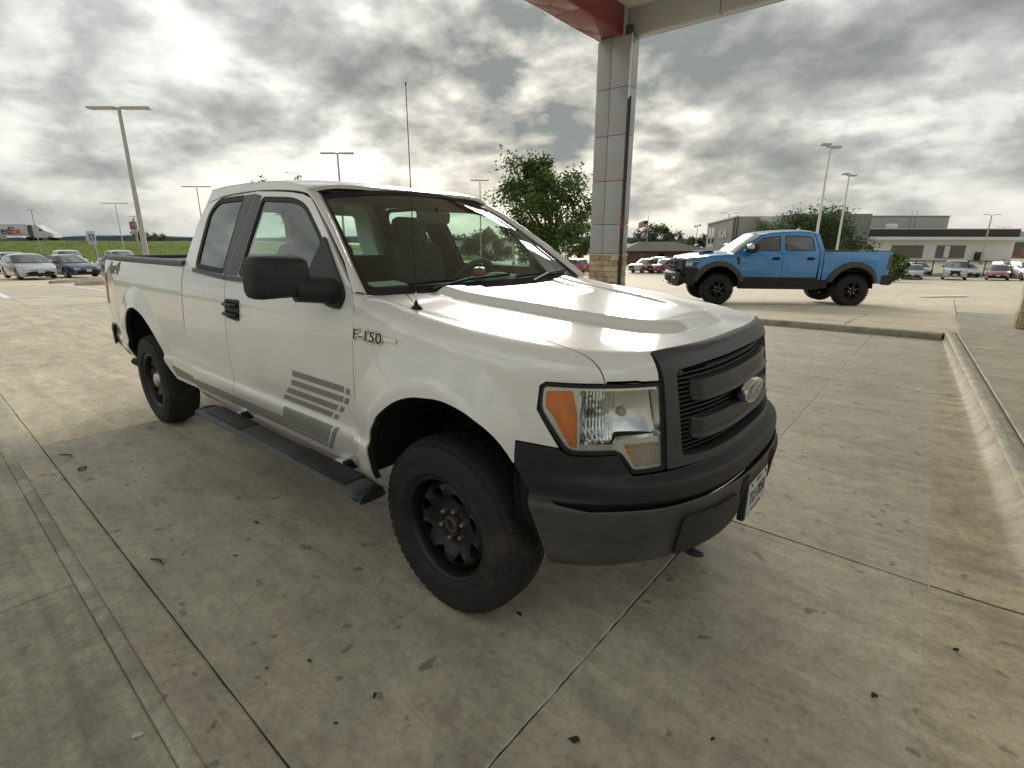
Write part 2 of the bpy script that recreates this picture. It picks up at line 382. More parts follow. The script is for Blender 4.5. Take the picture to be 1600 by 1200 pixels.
def car_paint(name, col, rough=.32, coat=1.0, dirt=0.0, flake=0.0, metal=0.0):
    m = bpy.data.materials.new(name); m.use_nodes = True; t = m.node_tree; b = t.nodes['Principled BSDF']; A = t.nodes.new; K = t.links.new
    b.inputs['Roughness'].default_value = rough; b.inputs['Coat Weight'].default_value = coat; b.inputs['Coat Roughness'].default_value = .035; b.inputs['Coat IOR'].default_value = 1.75; b.inputs['Metallic'].default_value = metal
    tc = A('ShaderNodeTexCoord')
    n = A('ShaderNodeTexNoise'); n.inputs['Scale'].default_value = 2.2; n.inputs['Detail'].default_value = 8; n.inputs['Roughness'].default_value = .65; K(tc.outputs['Object'], n.inputs['Vector'])
    r = A('ShaderNodeValToRGB'); r.color_ramp.elements[0].position = .35; r.color_ramp.elements[1].position = .75
    r.color_ramp.elements[0].color = (*col, 1); r.color_ramp.elements[1].color = (*[c * (1 - .10 * (dirt > 0) - .03) for c in col], 1); K(n.outputs[0], r.inputs[0])
    last = r.outputs[0]
    if dirt:            # road film thrown up from below, and fine dust
        sp = A('ShaderNodeSeparateXYZ'); K(tc.outputs['Object'], sp.inputs[0])
        mr = A('ShaderNodeMapRange'); mr.inputs[1].default_value = .95; mr.inputs[2].default_value = .45; mr.inputs[3].default_value = 0; mr.inputs[4].default_value = 1; mr.clamp = True; K(sp.outputs[2], mr.inputs[0])
        n2 = A('ShaderNodeTexNoise'); n2.inputs['Scale'].default_value = 5; n2.inputs['Detail'].default_value = 8; n2.inputs['Roughness'].default_value = .7; K(tc.outputs['Object'], n2.inputs['Vector'])
        mm = A('ShaderNodeMath'); mm.operation = 'MULTIPLY'; K(mr.outputs[0], mm.inputs[0]); K(n2.outputs[0], mm.inputs[1])
        m3 = A('ShaderNodeMath'); m3.operation = 'MULTIPLY'; m3.inputs[1].default_value = dirt; K(mm.outputs[0], m3.inputs[0])
        mx = A('ShaderNodeMix'); mx.data_type = 'RGBA'; K(m3.outputs[0], mx.inputs[0]); K(last, mx.inputs[6]); mx.inputs[7].default_value = (.30, .26, .20, 1); last = mx.outputs[2]
        cr = A('ShaderNodeMapRange'); cr.inputs[3].default_value = .015; cr.inputs[4].default_value = .08; K(n2.outputs[0], cr.inputs[0]); K(cr.outputs[0], b.inputs['Coat Roughness'])
    K(last, b.inputs['Base Color'])
    # very slight waviness of pressed steel
    n4 = A('ShaderNodeTexNoise'); n4.inputs['Scale'].default_value = 3.0; n4.inputs['Detail'].default_value = 1; K(tc.outputs['Object'], n4.inputs['Vector'])
    bp = A('ShaderNodeBump'); bp.inputs['Strength'].default_value = .05; bp.inputs['Distance'].default_value = .02; K(n4.outputs[0], bp.inputs['Height']); K(bp.outputs[0], b.inputs['Normal']); K(bp.outputs[0], b.inputs['Coat Normal'])
    return m
M['white'] = car_paint('white_paint', (.83, .82, .795), .34, 1.0, .5)
M['blue'] = car_paint('blue_paint', (.006, .215, .56), .30, 1.0, .12)
M['plastic'] = mat('black_plastic', (.0125, .0135, .0155), .52, var=.25, vscale=6, bump=.15, bscale=300)
M['plastic_g'] = mat('grey_plastic', (.055, .054, .052), .55, var=.28, vscale=7, bump=.15, bscale=300)
M['plastic_m'] = mat('mid_grey_plastic', (.045, .047, .050), .42, var=.15, vscale=5)
M['rubber'] = mat('rubber_seal', (.007, .007, .008), .6)
M['greyd'] = mat('dark_grey_metal', (.10, .10, .105), .6, var=.2)
M['tyre'] = mat('tyre_rubber', (.013, .0125, .012), .78, var=.45, vscale=11, bump=.25, bscale=90)
M['steel_b'] = mat('black_steel', (.014, .014, .015), .38, metal=.3, var=.3, vscale=12)
M['under'] = mat('underbody', (.010, .0095, .009), .85, var=.4, vscale=5)
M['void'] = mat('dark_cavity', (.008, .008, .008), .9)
M['chrome'] = mat('chrome', (.72, .72, .72), .10, metal=1.0)
M['alu'] = mat('brushed_steel', (.46, .45, .43), .35, metal=.9, var=.2, vscale=14)
M['rust'] = mat('rusty_steel', (.085, .068, .055), .7, metal=.4, var=.45, vscale=25)
M['reflector'] = mat('lamp_reflector', (.66, .67, .66), .16, metal=1.0, var=.1, vscale=14)
M['amber'] = mat('amber_lens', (.72, .17, .012), .18, coat=1.0, var=.25, vscale=16)
M['red'] = mat('red_lens', (.34, .012, .012), .2, coat=1.0)
M['red_d'] = mat('dark_red_lens', (.10, .008, .010), .15, coat=1.0)
M['decal'] = mat('grey_decal', (.235, .23, .21), .5, var=.10, vscale=12)
M['decal_d'] = mat('faded_badge', (.17, .17, .165), .55)
M['glass'] = glass('clear_glass', (.78, .94, .87), .8)
M['glass_s'] = glass('side_glass', (.72, .90, .83), 1.6)
M['lens'] = glass('lamp_lens', (.93, .95, .94), .8)
M['glass_d'] = mat('dark_glass', (.012, .014, .016), .04, spec=.8, coat=1.0)
M['cabin'] = mat('cabin_plastic', (.05, .05, .052), .7, var=.2, vscale=6)
M['seat'] = mat('seat_cloth', (.085, .085, .085), .95, var=.25, vscale=20)
M['plate'] = mat('plate_white', (.52, .52, .50), .45, var=.08, vscale=20)
M['ink'] = mat('plate_ink', (.03, .035, .05), .5)
M['metal_l'] = mat('light_metal', (.55, .55, .54), .4, metal=.2, var=.06)
M['pole'] = mat('pole_grey', (.40, .40, .39), .5, var=.1)
M['pole_w'] = mat('pole_pale', (.66, .66, .63), .55, var=.08)
M['acm'] = mat('canopy_panel', (.41, .43, .455), .36, metal=.15, var=.05, vscale=1.2)
M['acm_d'] = mat('canopy_seam', (.06, .06, .065), .6)
M['redpan'] = mat('red_panel', (.21, .020, .026), .40, coat=.4, var=.06, vscale=1.0)
M['soffit'] = mat('soffit_white', (.72, .71, .68), .7, var=.05)
M['dpipe'] = mat('black_pipe', (.03, .03, .032), .4, var=.2)
M['stone'] = mat('limestone', (.50, .42, .29), .85, var=.30, vscale=7, bump=.6, bscale=22)
M['mortar'] = mat('mortar', (.40, .36, .29), .95, var=.2, vscale=10)
M['bark'] = mat('bark', (.11, .085, .06), .9, var=.35, vscale=9, bump=.6, bscale=30)
def leafmat(name, a, b_):
    m = bpy.data.materials.new(name); m.use_nodes = True; t = m.node_tree; b = t.nodes['Principled BSDF']; A = t.nodes.new; K = t.links.new
    oi = A('ShaderNodeNewGeometry'); r = A('ShaderNodeValToRGB'); r.color_ramp.elements[0].color = (*a, 1); r.color_ramp.elements[1].color = (*b_, 1)
    K(oi.outputs['Random Per Island'], r.inputs[0]); K(r.outputs[0], b.inputs['Base Color']); b.inputs['Roughness'].default_value = .6; b.inputs['Specular IOR Level'].default_value = .15
    tl = A('ShaderNodeBsdfTranslucent'); K(r.outputs[0], tl.inputs[0]); mx = A('ShaderNodeMixShader'); mx.inputs[0].default_value = .35
    K(b.outputs[0], mx.inputs[1]); K(tl.outputs[0], mx.inputs[2]); K(mx.outputs[0], t.nodes['Material Output'].inputs[0]); return m
M['leaf'] = leafmat('oak_leaf', (.045, .085, .022), (.13, .19, .055))
M['leaf_d'] = leafmat('dark_leaf', (.040, .065, .028), (.095, .135, .055))
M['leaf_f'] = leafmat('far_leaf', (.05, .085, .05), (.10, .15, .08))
M['oval'] = mat('emblem_blue', (.02, .045, .12), .2, coat=1.0)
M['chrome_s'] = mat('lamp_bezel', (.74, .74, .72), .22, metal=.75)
M['turn'] = mat('turn_reflector', (.52, .47, .42), .25, metal=.85, var=.2, vscale=20)

def dusty(m, col, amount, scale):
    """dried mud and dust lying on rubber"""
    t = m.node_tree; b = t.nodes['Principled BSDF']; src = b.inputs['Base Color'].links[0].from_socket
    tc = t.nodes.new('ShaderNodeTexCoord'); n = t.nodes.new('ShaderNodeTexNoise'); n.inputs['Scale'].default_value = scale; n.inputs['Detail'].default_value = 8; n.inputs['Roughness'].default_value = .7
    t.links.new(tc.outputs['Object'], n.inputs['Vector']); r = t.nodes.new('ShaderNodeMapRange'); r.inputs[1].default_value = .52; r.inputs[2].default_value = .80; r.inputs[4].default_value = amount
    t.links.new(n.outputs[0], r.inputs[0]); mx = t.nodes.new('ShaderNodeMix'); mx.data_type = 'RGBA'; t.links.new(r.outputs[0], mx.inputs[0]); t.links.new(src, mx.inputs[6]); mx.inputs[7].default_value = (*col, 1); t.links.new(mx.outputs[2], b.inputs['Base Color'])
dusty(M['tyre'], (.12, .095, .068), .55, 4.5)
dusty(M['plastic_g'], (.15, .13, .105), .40, 5.0)
dusty(M['plastic'], (.10, .09, .075), .16, 6.0)
dusty(M['steel_b'], (.10, .085, .065), .30, 9.0)
# ---- white pickup body surfaces -------------------------------------------------
def crv(tab, t):
    n = len(tab)
    if t <= tab[0][0]: return tab[0][1]
    if t >= tab[-1][0]: return tab[-1][1]
    lo, hi = 0, n - 1
    while hi - lo > 1:
        m = (lo + hi) // 2
        if tab[m][0] <= t: lo = m
        else: hi = m
    def slope(i):
        if i == 0: return (tab[1][1] - tab[0][1]) / (tab[1][0] - tab[0][0])
        if i == n - 1: return (tab[-1][1] - tab[-2][1]) / (tab[-1][0] - tab[-2][0])
        a = (tab[i][1] - tab[i-1][1]) / (tab[i][0] - tab[i-1][0])
        b = (tab[i+1][1] - tab[i][1]) / (tab[i+1][0] - tab[i][0])
        if a * b <= 0: return 0.0
        return 2 * a * b / (a + b)
    h = tab[hi][0] - tab[lo][0]; s = (t - tab[lo][0]) / h
    m0, m1 = slope(lo) * h, slope(hi) * h
    p0, p1 = tab[lo][1], tab[hi][1]
    return ((2*s**3 - 3*s*s + 1) * p0 + (s**3 - 2*s*s + s) * m0 + (-2*s**3 + 3*s*s) * p1 + (s**3 - s*s) * m1)

def sstep(a, b, x):
    t = min(1.0, max(0.0, (x - a) / (b - a))); return t * t * (3 - 2 * t)

PW, PX, PN = .985, .930, 2.6            # plan half width, nose length, nose roundness
DOORW = [(.42,.885),(.45,.915),(.49,.945),(.54,.964),(.60,.977),(.655,.985),(.672,.984),(.690,.969),(.71,.968),(.80,.976),
         (.90,.979),(1.06,.970),(1.15,.963),(1.22,.954),(1.30,.940),(1.36,.922),(1.40,.905),(1.61,.802),(1.84,.684),(1.88,.664),(1.91,.645)]
BEDW = [(.46,.925),(.50,.940),(.54,.950),(.60,.962),(.655,.972),(.672,.971),(.69,.960),(.71,.960),(.80,.970),(.97,.975),
        (1.10,.967),(1.27,.946),(1.36,.925),(1.415,.910),(1.45,.905)]
FENW = [(.42,.92),(.45,.935),(.49,.950),(.54,.966),(.60,.977),(.655,.985),(.672,.984),(.690,.970),(.71,.969),(.80,.976),
        (.90,.979),(1.06,.972),(1.15,.966),(1.22,.958),(1.40,.945)]
FRNT = [(.30,.06),(.45,.04),(.70,.022),(.80,.035),(.95,.052),(1.05,.068),(1.12,.082),(1.20,.092),(1.4,.12)]
ZT = [(-.80,1.325),(-.52,1.312),(-.28,1.277),(.1,1.238),(.45,1.200),(.75,1.165),(.95,1.14)]
ARCH_F = (0.02, .50)
def plan(u):
    if u <= 0: return (u, PW), (0.0, 1.0)
    th = min(u / 1.2, math.pi / 2); c, s = math.cos(th), math.sin(th)
    c = max(c, 1e-5); s = max(s, 1e-5)
    r = (c**PN + s**PN) ** (-1 / PN)
    x, y = PX * r * s, PW * r * c
    nx, ny = (r*s)**(PN-1) / PX, (r*c)**(PN-1) / PW
    l = math.hypot(nx, ny)
    return (x, y), (nx / l, ny / l)
def crown(x, y):
    a = abs(y)
    c = .026 * max(0.0, 1 - (a / .80) ** 2)
    w = .545 - .15 * sstep(-.5, .55, x)         # raised centre panel that closes before the nose
    t = max(0.0, (x + .30) / .93)
    e = (a / w) ** 5 + t ** 5
    c += .030 * (1 - sstep(.72, 1.30, e))
    w2 = w - .135
    e2 = (a / w2) ** 6 + max(0.0, (x + .30) / .74) ** 6
    c -= .013 * (1 - sstep(.70, 1.35, e2)) * sstep(-.62, -.20, x)
    e3 = (a / .30) ** 4 + ((x + .42) / .40) ** 4
    c -= .010 * (1 - sstep(.7, 1.3, e3))
    return c
def flare(u, z):
    f = 0.0
    # front arch
    du, dz = u - .02, z - .44
    if abs(du) < .95 and dz > -.2:
        rr = math.hypot(du * 1.04, dz * .93)
        f = .036 * min(1.0, max(0.0, (.705 - rr) / .155))
        f += .007 * (1 - sstep(.53, .575, rr))
        f *= sstep(-.10, .22, dz + .10)
        f *= 1 - .75 * sstep(.28, .62, du)
    return f
def flare_r(u, z):
    du, dz = u + 3.67, z - .44
    rr = math.hypot(du * 1.02, dz * .95)
    f = .036 * min(1.0, max(0.0, (.70 - rr) / .155))
    f += .007 * (1 - sstep(.52, .565, rr))
    return f * sstep(-.02, .24, dz)
def hull(kind, u, v, off=0.0):
    """point on the right-hand body side (y < 0); v is height, then rolls over the shoulder"""
    if kind == 'door':
        w = crv(DOORW, v); k = sstep(-2.2, -2.75, -0) if False else 0
        taper = .010 * sstep(-1.2, -.5, u) - .012 * sstep(-1.9, -2.65, u) if False else 0.0
        return (u, -(w + off), v)
    if kind == 'bed':
        w = crv(BEDW, v) + flare_r(u, v) * (1 - sstep(1.15, 1.3, v))
        w -= .055 * sstep(0, 1, (-4.25 - u) / .55) * .9
        return (u, -(w + off), v)
    if kind == 'bump':
        (px, py), (nx, ny) = plan(u)
        return (px + nx * off, -(py + ny * off), v)
    (px, py), (nx, ny) = plan(u)
    wf = sstep(.45, 1.45, u)
    a, b = .115 - .075 * wf, .095 - .045 * wf
    wdoor = 1 - sstep(-.62, -.40, u)
    def dd(z):
        return (PW - crv(FENW, z)) * (1 - wf) + crv(FRNT, z) * wf
    top = crv(ZT, px)
    z1 = top - b
    if v <= z1:
        d, z = dd(v) - flare(u, v) - off, v
        return (px - nx * d, -(py - ny * d), z)
    L = .16 - .085 * wf
    s = (v - z1) / L * math.pi / 2
    d1 = dd(z1) - flare(u, z1)
    if s <= math.pi / 2:
        d = d1 + a * (1 - math.cos(s)); dz = b * (1 - math.sin(s)); 
    else:
        d = d1 + a + (v - z1 - L); dz = 0.0
    x, y = px - nx * (d), py - ny * (d)
    zz = crv(ZT, x) + crown(x, y) * sstep(0, 1, s / 1.4) - dz
    nz = math.sin(min(s, 1.57))
    return (x + nx * off * (1 - nz), -(y + ny * off * (1 - nz)), zz + off * nz)
def hood_z(x, y):
    return crv(ZT, x) + crown(x, y)
# ============================== ground ==============================
def zg(x, y):
    w = (x - 1.436) * -.641 + (y + 2.221) * .767; lat = (x - 1.436) * .767 + (y + 2.221) * .641
    s = .036 + .016 * sstep(-15, 10, lat)
    sp = lambda t: t if t > 40 else 1.2 * math.log1p(math.exp(t / 1.2))
    return -s * (sp(w - 10.5) - sp(w - 55))
def axis_steps(lo, hi, fine_lo, fine_hi, fs, cs):
    a = [lo]; x = lo
    while x < hi:
        if fine_lo <= x < fine_hi: x += fs
        else: x += cs if abs(x) < 160 else 60
        a.append(min(x, hi))
    return a
gx = axis_steps(-900, 700, -60, 30, 2.5, 20); gy = axis_steps(-500, 1100, -20, 90, 2.5, 20)
def under_bay(x, y):     # the ground sheet dips under the built slabs and walks
    k = sstep(-19, -15.5, x) * (1 - sstep(10.5, 14, x)) * sstep(-14, -10, y) * (1 - sstep(22.5, 25.5, y))
    return -.10 * k
gv = [(x, y, zg(x, y) + under_bay(x, y)) for y in gy for x in gx]
nx_ = len(gx)
gf = [(j*nx_+i, j*nx_+i+1, (j+1)*nx_+i+1, (j+1)*nx_+i) for j in range(len(gy)-1) for i in range(nx_-1)]
ground = obj('ground', gv, gf, M['lot'], smooth=True); tag(ground, 'pale beige concrete of the dealership lot running to the horizon', kind='structure')
def slab(name, x0, x1, y0, y1, z, m, parent, gap=.004, th=.06, n=4, skew=None, ch=.004):
    """one concrete slab following the ground, its edges chamfered, open joint around it"""
    nx = max(2, int((x1 - x0) / .6)) if n is None else n; ny = nx
    a0, a1, b0, b1 = x0 + gap, x1 - gap, y0 + gap, y1 - gap
    sk = skew or (lambda x, y: x)
    us = [0, ch / (a1 - a0)] + [i / nx for i in range(1, nx)] + [1 - ch / (a1 - a0), 1]
    vs_ = [0, ch / (b1 - b0)] + [i / ny for i in range(1, ny)] + [1 - ch / (b1 - b0), 1]
    verts = []
    for j, v in enumerate(vs_):
        for i, u in enumerate(us):
            x, y = a0 + (a1 - a0) * u, b0 + (b1 - b0) * v
            ed = i in (0, len(us) - 1) or j in (0, len(vs_) - 1)
            verts.append((sk(x, y), y, zg(x, y) + z - (ch if ed else 0)))
    k = len(us); fs = [(j*k+i, j*k+i+1, (j+1)*k+i+1, (j+1)*k+i) for j in range(len(vs_)-1) for i in range(k-1)]
    ring = [i for i in range(k)] + [j*k+k-1 for j in range(1, len(vs_))] + [(len(vs_)-1)*k+i for i in range(k-2, -1, -1)] + [j*k for j in range(len(vs_)-2, 0, -1)]
    b = len(verts)
    for i in ring: verts.append((verts[i][0], verts[i][1], verts[i][2] - th))
    for q in range(len(ring)):
        r = (q + 1) % len(ring); fs.append((ring[r], ring[q], b + q, b + r))
    return obj(name, verts, fs, m, parent)
drive = empty('driveway', (0, 0, 0)); tag(drive, 'stained concrete driveway slabs, toned darker for the shade under the canopy', kind='structure')
jb = obj('joint_bed', *grid_pts(lambda u, v: (-17 + 18.9 * u, -1.8 + 10.6 * v, zg(-17 + 18.9 * u, -1.8 + 10.6 * v) - .022), 12, 8), M['groove'], drive)
def kx(y): return 1.54 + (9.0 - y) * .011           # foot of the right-hand kerb
def crest(y): return 1.57 + (9.0 - y) * .061        # its top edge
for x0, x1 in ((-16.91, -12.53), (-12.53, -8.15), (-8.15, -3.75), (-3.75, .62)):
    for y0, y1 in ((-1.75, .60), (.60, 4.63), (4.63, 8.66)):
        slab('slab', x0, x1, y0, y1, 0, M['slab'] if x0 > -8 else M['slab2'], drive)  # slabs nearer the canopy take the shade-darkened copy
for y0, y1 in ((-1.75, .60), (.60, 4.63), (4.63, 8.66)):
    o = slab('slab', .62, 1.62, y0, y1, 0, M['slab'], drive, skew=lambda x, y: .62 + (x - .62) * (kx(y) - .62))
# pale sealant lying in some of the joints
for (xa, ya, xb, yb, w_) in ((.615, -1.75, .612, .5, .010), (.618, .7, .625, 8.6, .006)):
    n = 40; vs = []
    for i in range(n + 1):
        t = i / n; x = xa + (xb - xa) * t; y = ya + (yb - ya) * t; ww = w_ * random.uniform(.35, 1.1)
        vs += [(x - ww, y, zg(x, y) - .004), (x + ww, y, zg(x, y) - .003)]
    obj('joint_sealant', vs, [(2*i, 2*i+1, 2*i+3, 2*i+2) for i in range(n)], M['sealant'], drive)
# ---- left walk and rolled kerb ----
walk = empty('walkway', (0, 0, 0)); tag(walk, 'grey concrete walk with a sloping kerb along the near side of the driveway', kind='structure')
def extrude_x(name, prof, xs, m, parent, wob=0.0):
    vs = []
    for x in xs:
        for y, z in prof: vs.append((x, y + random.uniform(-wob, wob), zg(x, y) + z + random.uniform(-wob, wob) * .5))
    k = len(prof); fs = [(i*k+j, (i+1)*k+j, (i+1)*k+j+1, i*k+j+1) for i in range(len(xs)-1) for j in range(k-1)]
    return obj(name, vs, [f[::-1] for f in fs], m, parent, smooth=True)
xs = [-11.6 + i * .12 for i in range(int(20 / .12))]
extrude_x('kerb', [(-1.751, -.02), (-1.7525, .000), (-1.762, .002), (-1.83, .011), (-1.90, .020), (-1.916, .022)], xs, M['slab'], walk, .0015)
extrude_x('kerb', [(-1.916, .0215), (-1.919, .0275), (-1.926, .030), (-1.962, .0305), (-1.967, .029), (-1.973, .022)], xs, M['kerb'], walk, .0010)
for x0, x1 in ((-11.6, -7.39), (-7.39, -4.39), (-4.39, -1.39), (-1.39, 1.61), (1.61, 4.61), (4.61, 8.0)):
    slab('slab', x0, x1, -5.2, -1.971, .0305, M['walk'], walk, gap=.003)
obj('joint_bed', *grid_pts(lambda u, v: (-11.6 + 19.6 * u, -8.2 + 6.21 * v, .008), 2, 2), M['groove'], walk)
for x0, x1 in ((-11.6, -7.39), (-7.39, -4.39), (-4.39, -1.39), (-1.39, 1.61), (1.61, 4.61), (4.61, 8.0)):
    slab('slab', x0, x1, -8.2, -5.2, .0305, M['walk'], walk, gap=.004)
# ---- right-hand walk with its kerb ----
rw = empty('walkway', (0, 0, 0)); tag(rw, 'raised concrete walk with a worn kerb on the right of the driveway', kind='structure')
def extrude_y(name, prof, ys, m, parent, wob=0.0):
    """prof: (t, d, z): t = 0 at the foot, 1 at the crest, d metres beyond"""
    vs = []
    for y in ys:
        for t, d, z in prof:
            x = kx(y) + (crest(y) - kx(y)) * t + d
            vs.append((x + random.uniform(-wob, wob), y, zg(x, y) + z + random.uniform(-wob, wob) * .4))
    k = len(prof); fs = [(i*k+j, i*k+j+1, (i+1)*k+j+1, (i+1)*k+j) for i in range(len(ys)-1) for j in range(k-1)]
    return obj(name, vs, [f[::-1] for f in fs], m, parent, smooth=True)
ys = [-1.74 + i * .1 for i in range(107)]
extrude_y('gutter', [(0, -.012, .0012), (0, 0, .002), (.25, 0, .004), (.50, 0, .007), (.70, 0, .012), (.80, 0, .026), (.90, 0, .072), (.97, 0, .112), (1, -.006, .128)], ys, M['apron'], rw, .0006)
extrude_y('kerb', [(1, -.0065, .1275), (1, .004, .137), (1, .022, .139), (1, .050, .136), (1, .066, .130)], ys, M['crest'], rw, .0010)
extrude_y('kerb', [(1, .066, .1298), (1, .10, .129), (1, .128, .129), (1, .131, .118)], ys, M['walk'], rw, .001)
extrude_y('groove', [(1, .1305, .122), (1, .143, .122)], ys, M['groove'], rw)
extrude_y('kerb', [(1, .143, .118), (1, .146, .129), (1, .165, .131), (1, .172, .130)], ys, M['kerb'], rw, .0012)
for yj in (.60, 4.63):     # the driveway joints run on through the gutter
    js = [(-.01, .0030), (.25, .0058), (.50, .0088), (.70, .0138), (.80, .0280), (.90, .0742), (.97, .1142), (1.0, .1300)]; vj = []
    for t, z in js:
        x = kx(yj) + (crest(yj) - kx(yj)) * t; vj += [(x, yj - .0045, zg(x, yj) + z), (x, yj + .0045, zg(x, yj) + z)]
    obj('joint', vj, [(2*i, 2*i+2, 2*i+3, 2*i+1) for i in range(len(js) - 1)], M['groove'], rw)
yb = [-1.74, 1.2, 4.2, 7.2, 10.2, 13.4]
for y0, y1 in zip(yb, yb[1:]):
    for a0, a1 in ((.168, 3.2), (3.2, 6.2)):
        slab('slab', a0, a1, y0, y1, .130, M['walk'], rw, gap=.004, th=.2, skew=lambda x, y: crest(min(y, 8.66)) + x)
# ---- far island: kerb and paved pad on which the blue pickup stands ----
pad = empty('island', (0, 0, 0)); tag(pad, 'kerbed beige concrete pad beyond the driveway', kind='structure')
xs2 = [-10 + i * .15 for i in range(int(11.55 / .15) + 1)]
vs = []; prof = [(8.672, -.03), (8.678, .0), (8.69, .06), (8.705, .088), (8.735, .102), (8.80, .106), (8.83, .10)]
for x in xs2:
    for y, z in prof: vs.append((x, y + random.uniform(-.004, .004), zg(x, y) + z + random.uniform(-.003, .003)))
k = len(prof)
obj('kerb', vs, [(i*k+j, (i+1)*k+j, (i+1)*k+j+1, i*k+j+1) for i in range(len(xs2)-1) for j in range(k-1)], M['kerb'], pad, smooth=True)
def padz(y): return .100 * (1 - sstep(9.2, 12.5, y)) + .004
def pslab(x0, x1, y0, y1):
    o = slab('slab', x0, x1, y0, y1, 0, M['pad'], pad, gap=.009, th=.05, n=6)
    for v in o.data.vertices: v.co.z += padz(v.co.y)
for x0, x1 in ((-10, -7.4), (-7.4, -3.2), (-3.2, -1.45), (-1.45, .15), (.15, 1.775)):
    pslab(x0, x1, 8.83, 12.6)
for x0, x1 in ((1.775, 4.4), (4.4, 8.5)):
    pslab(x0, x1, 13.4, 17.0)
pslab(.15, 1.775, 12.6, 12.61) if False else None
for x0, x1 in ((-14.4, -10.0), (-10, -5.6), (-5.6, -1.3), (-1.3, 1.775)):
    pslab(x0, x1, 12.6, 17.0); pslab(x0, x1, 17.0, 22.0)
pslab(-14.4, -10, 8.83, 12.6)
pslab(1.775, 4.4, 17.0, 22.0); pslab(4.4, 8.5, 17.0, 22)
obj('joint_bed', *grid_pts(lambda u, v: (-14.3 + 22.7 * u, 8.84 + 13.1 * v, zg(-14.3 + 22.7 * u, 8.84 + 13.1 * v) + padz(8.84 + 13.1 * v) - .03), 20, 40), M['joint'], pad)
# ---- painted lines ----
def stripe(name, a, b, w, m, dz=.006, n=12, parent=None):
    a = Vector(a); b = Vector(b); d = (b - a).normalized(); s = Vector((-d.y, d.x)) * w / 2; vs = []
    for i in range(n + 1):
        p = a + (b - a) * i / n
        for q in (p - s, p + s): vs.append((q.x, q.y, max(zg(q.x, q.y), zg(q.x, q.y) + (0 if q.x < -17 else 0)) + dz))
    return obj(name, vs, [(2*i, 2*i+1, 2*i+3, 2*i+2)[::-1] for i in range(n)], m, parent)
marks = empty('parking_marking', (-22, 1, 0)); tag(marks, 'white hatched aisle painted beside the wheel stops', 'road marking')
mk_inv = Vector((22, -1, 0))
def mline(a, b, w=.17):
    o = stripe('stripe', a, b, w, M['line'], .008); o.parent = marks; o.location = mk_inv
mline((-31.5, .35), (-20.6, -.06)); mline((-20.7, -.1), (-21.0, 3.25)); mline((-30.6, 2.95), (-20.9, 2.98)); mline((-16.6, -.9), (-16.7, 3.4), .13)
for i in range(6):
    x = -30 + i * 1.65; mline((x, .28 - i * .06), (x + 2.7, 2.92), .17)
mline((-16.0, -1.2), (-15.9, 6.0), .10)
arrow = stripe('lane_line', (.75, 23.9), (2.2, 25.0), .35, M['line'], .030); tag(arrow, 'short white dash painted on the lot behind the blue pickup', 'road marking')
# ============================== the white pickup ==============================
T = empty('pickup_truck', (0, 0, 0), 0, 'white extended-cab work pickup with grey door stripes and black steel wheels, parked under the canopy', 'pickup truck')
WH = M['white']
def fF(a, b, o): return hull('f', a, b, o)
def fD(a, b, o): return hull('door', a, b, o)
def fB(a, b, o): return hull('bed', a, b, o)
def fN(a, b, o): return hull('bump', a, b, o)
G = .0035
DOORGAP_F, BGAP, CGAP = -.535, -1.895, -2.600
# ---- gap line between fender and hood, on the (u, v) skin ----
gapc = spl([(-.60, 1.385), (-.42, 1.37), (-.241, 1.352), (-.055, 1.352), (.141, 1.372), (.309, 1.366), (.53, 1.312), (.687, 1.238), (.766, 1.198), (.806, 1.168), (.834, 1.135), (.852, 1.094)], 5)
arch = [(-.411, .50), (-.409, .56), (-.405, .66), (-.391, .74), (-.355, .79), (-.319, .835), (-.209, .913), (-.115, .954), (-.028, .973), (.108, .983), (.236, .966), (.328, .931), (.399, .888), (.45, .840), (.489, .790)]
arch = spl(arch, 4)
hl_out = [(.612, 1.096), (.852, 1.092), (1.119, 1.086), (1.130, .934), (1.144, .772), (.988, .772), (.922, .850), (.723, .848), (.69, .867), (.581, 1.001), (.589, 1.082)]
# fender
fen = [(DOORGAP_F + G, .50)]
fen += [(DOORGAP_F + G, .50 + i * .05) for i in range(1, 18)]
fen += [(g[0], g[1] - G) for g in gapc if g[0] > DOORGAP_F + G]
fen += [(.852, 1.097), (.612, 1.101), (.585, 1.086), (.576, 1.001), (.672, .872), (.489, .886), (.486, .80)]
fen += [p for p in reversed(arch) if p[0] < .486]
panel('front_fender', fen, fF, WH, T, step=.014, step2=.013, thick=.012, mirror=True)
# hood: front lip on the skin + top sheet
def z1u(u):
    (x, y), n_ = plan(u); return crv(ZT, x) - (.095 - .045 * sstep(.45, 1.45, u))
def vE(u): return z1u(u) + .16 - .085 * sstep(.45, 1.45, u)
hoodA = [(g[0] + G, g[1] + G * .6) for g in gapc if g[0] > .66]
top_edge = [(u, vE(u) + .004) for u in [.66 + i * (1.885 - .66) / 40 for i in range(41)]]
bot = [(.86, 1.101), (1.10, 1.094), (1.085, 1.150), (1.082, 1.181), (1.20, 1.186), (1.37, 1.191), (1.60, 1.193), (1.885, 1.195)]
hoodA_out = [(.690, 1.241)] + [(g[0] + G, g[1] + G * .6) for g in gapc if g[0] > .70] + bot + top_edge[::-1]
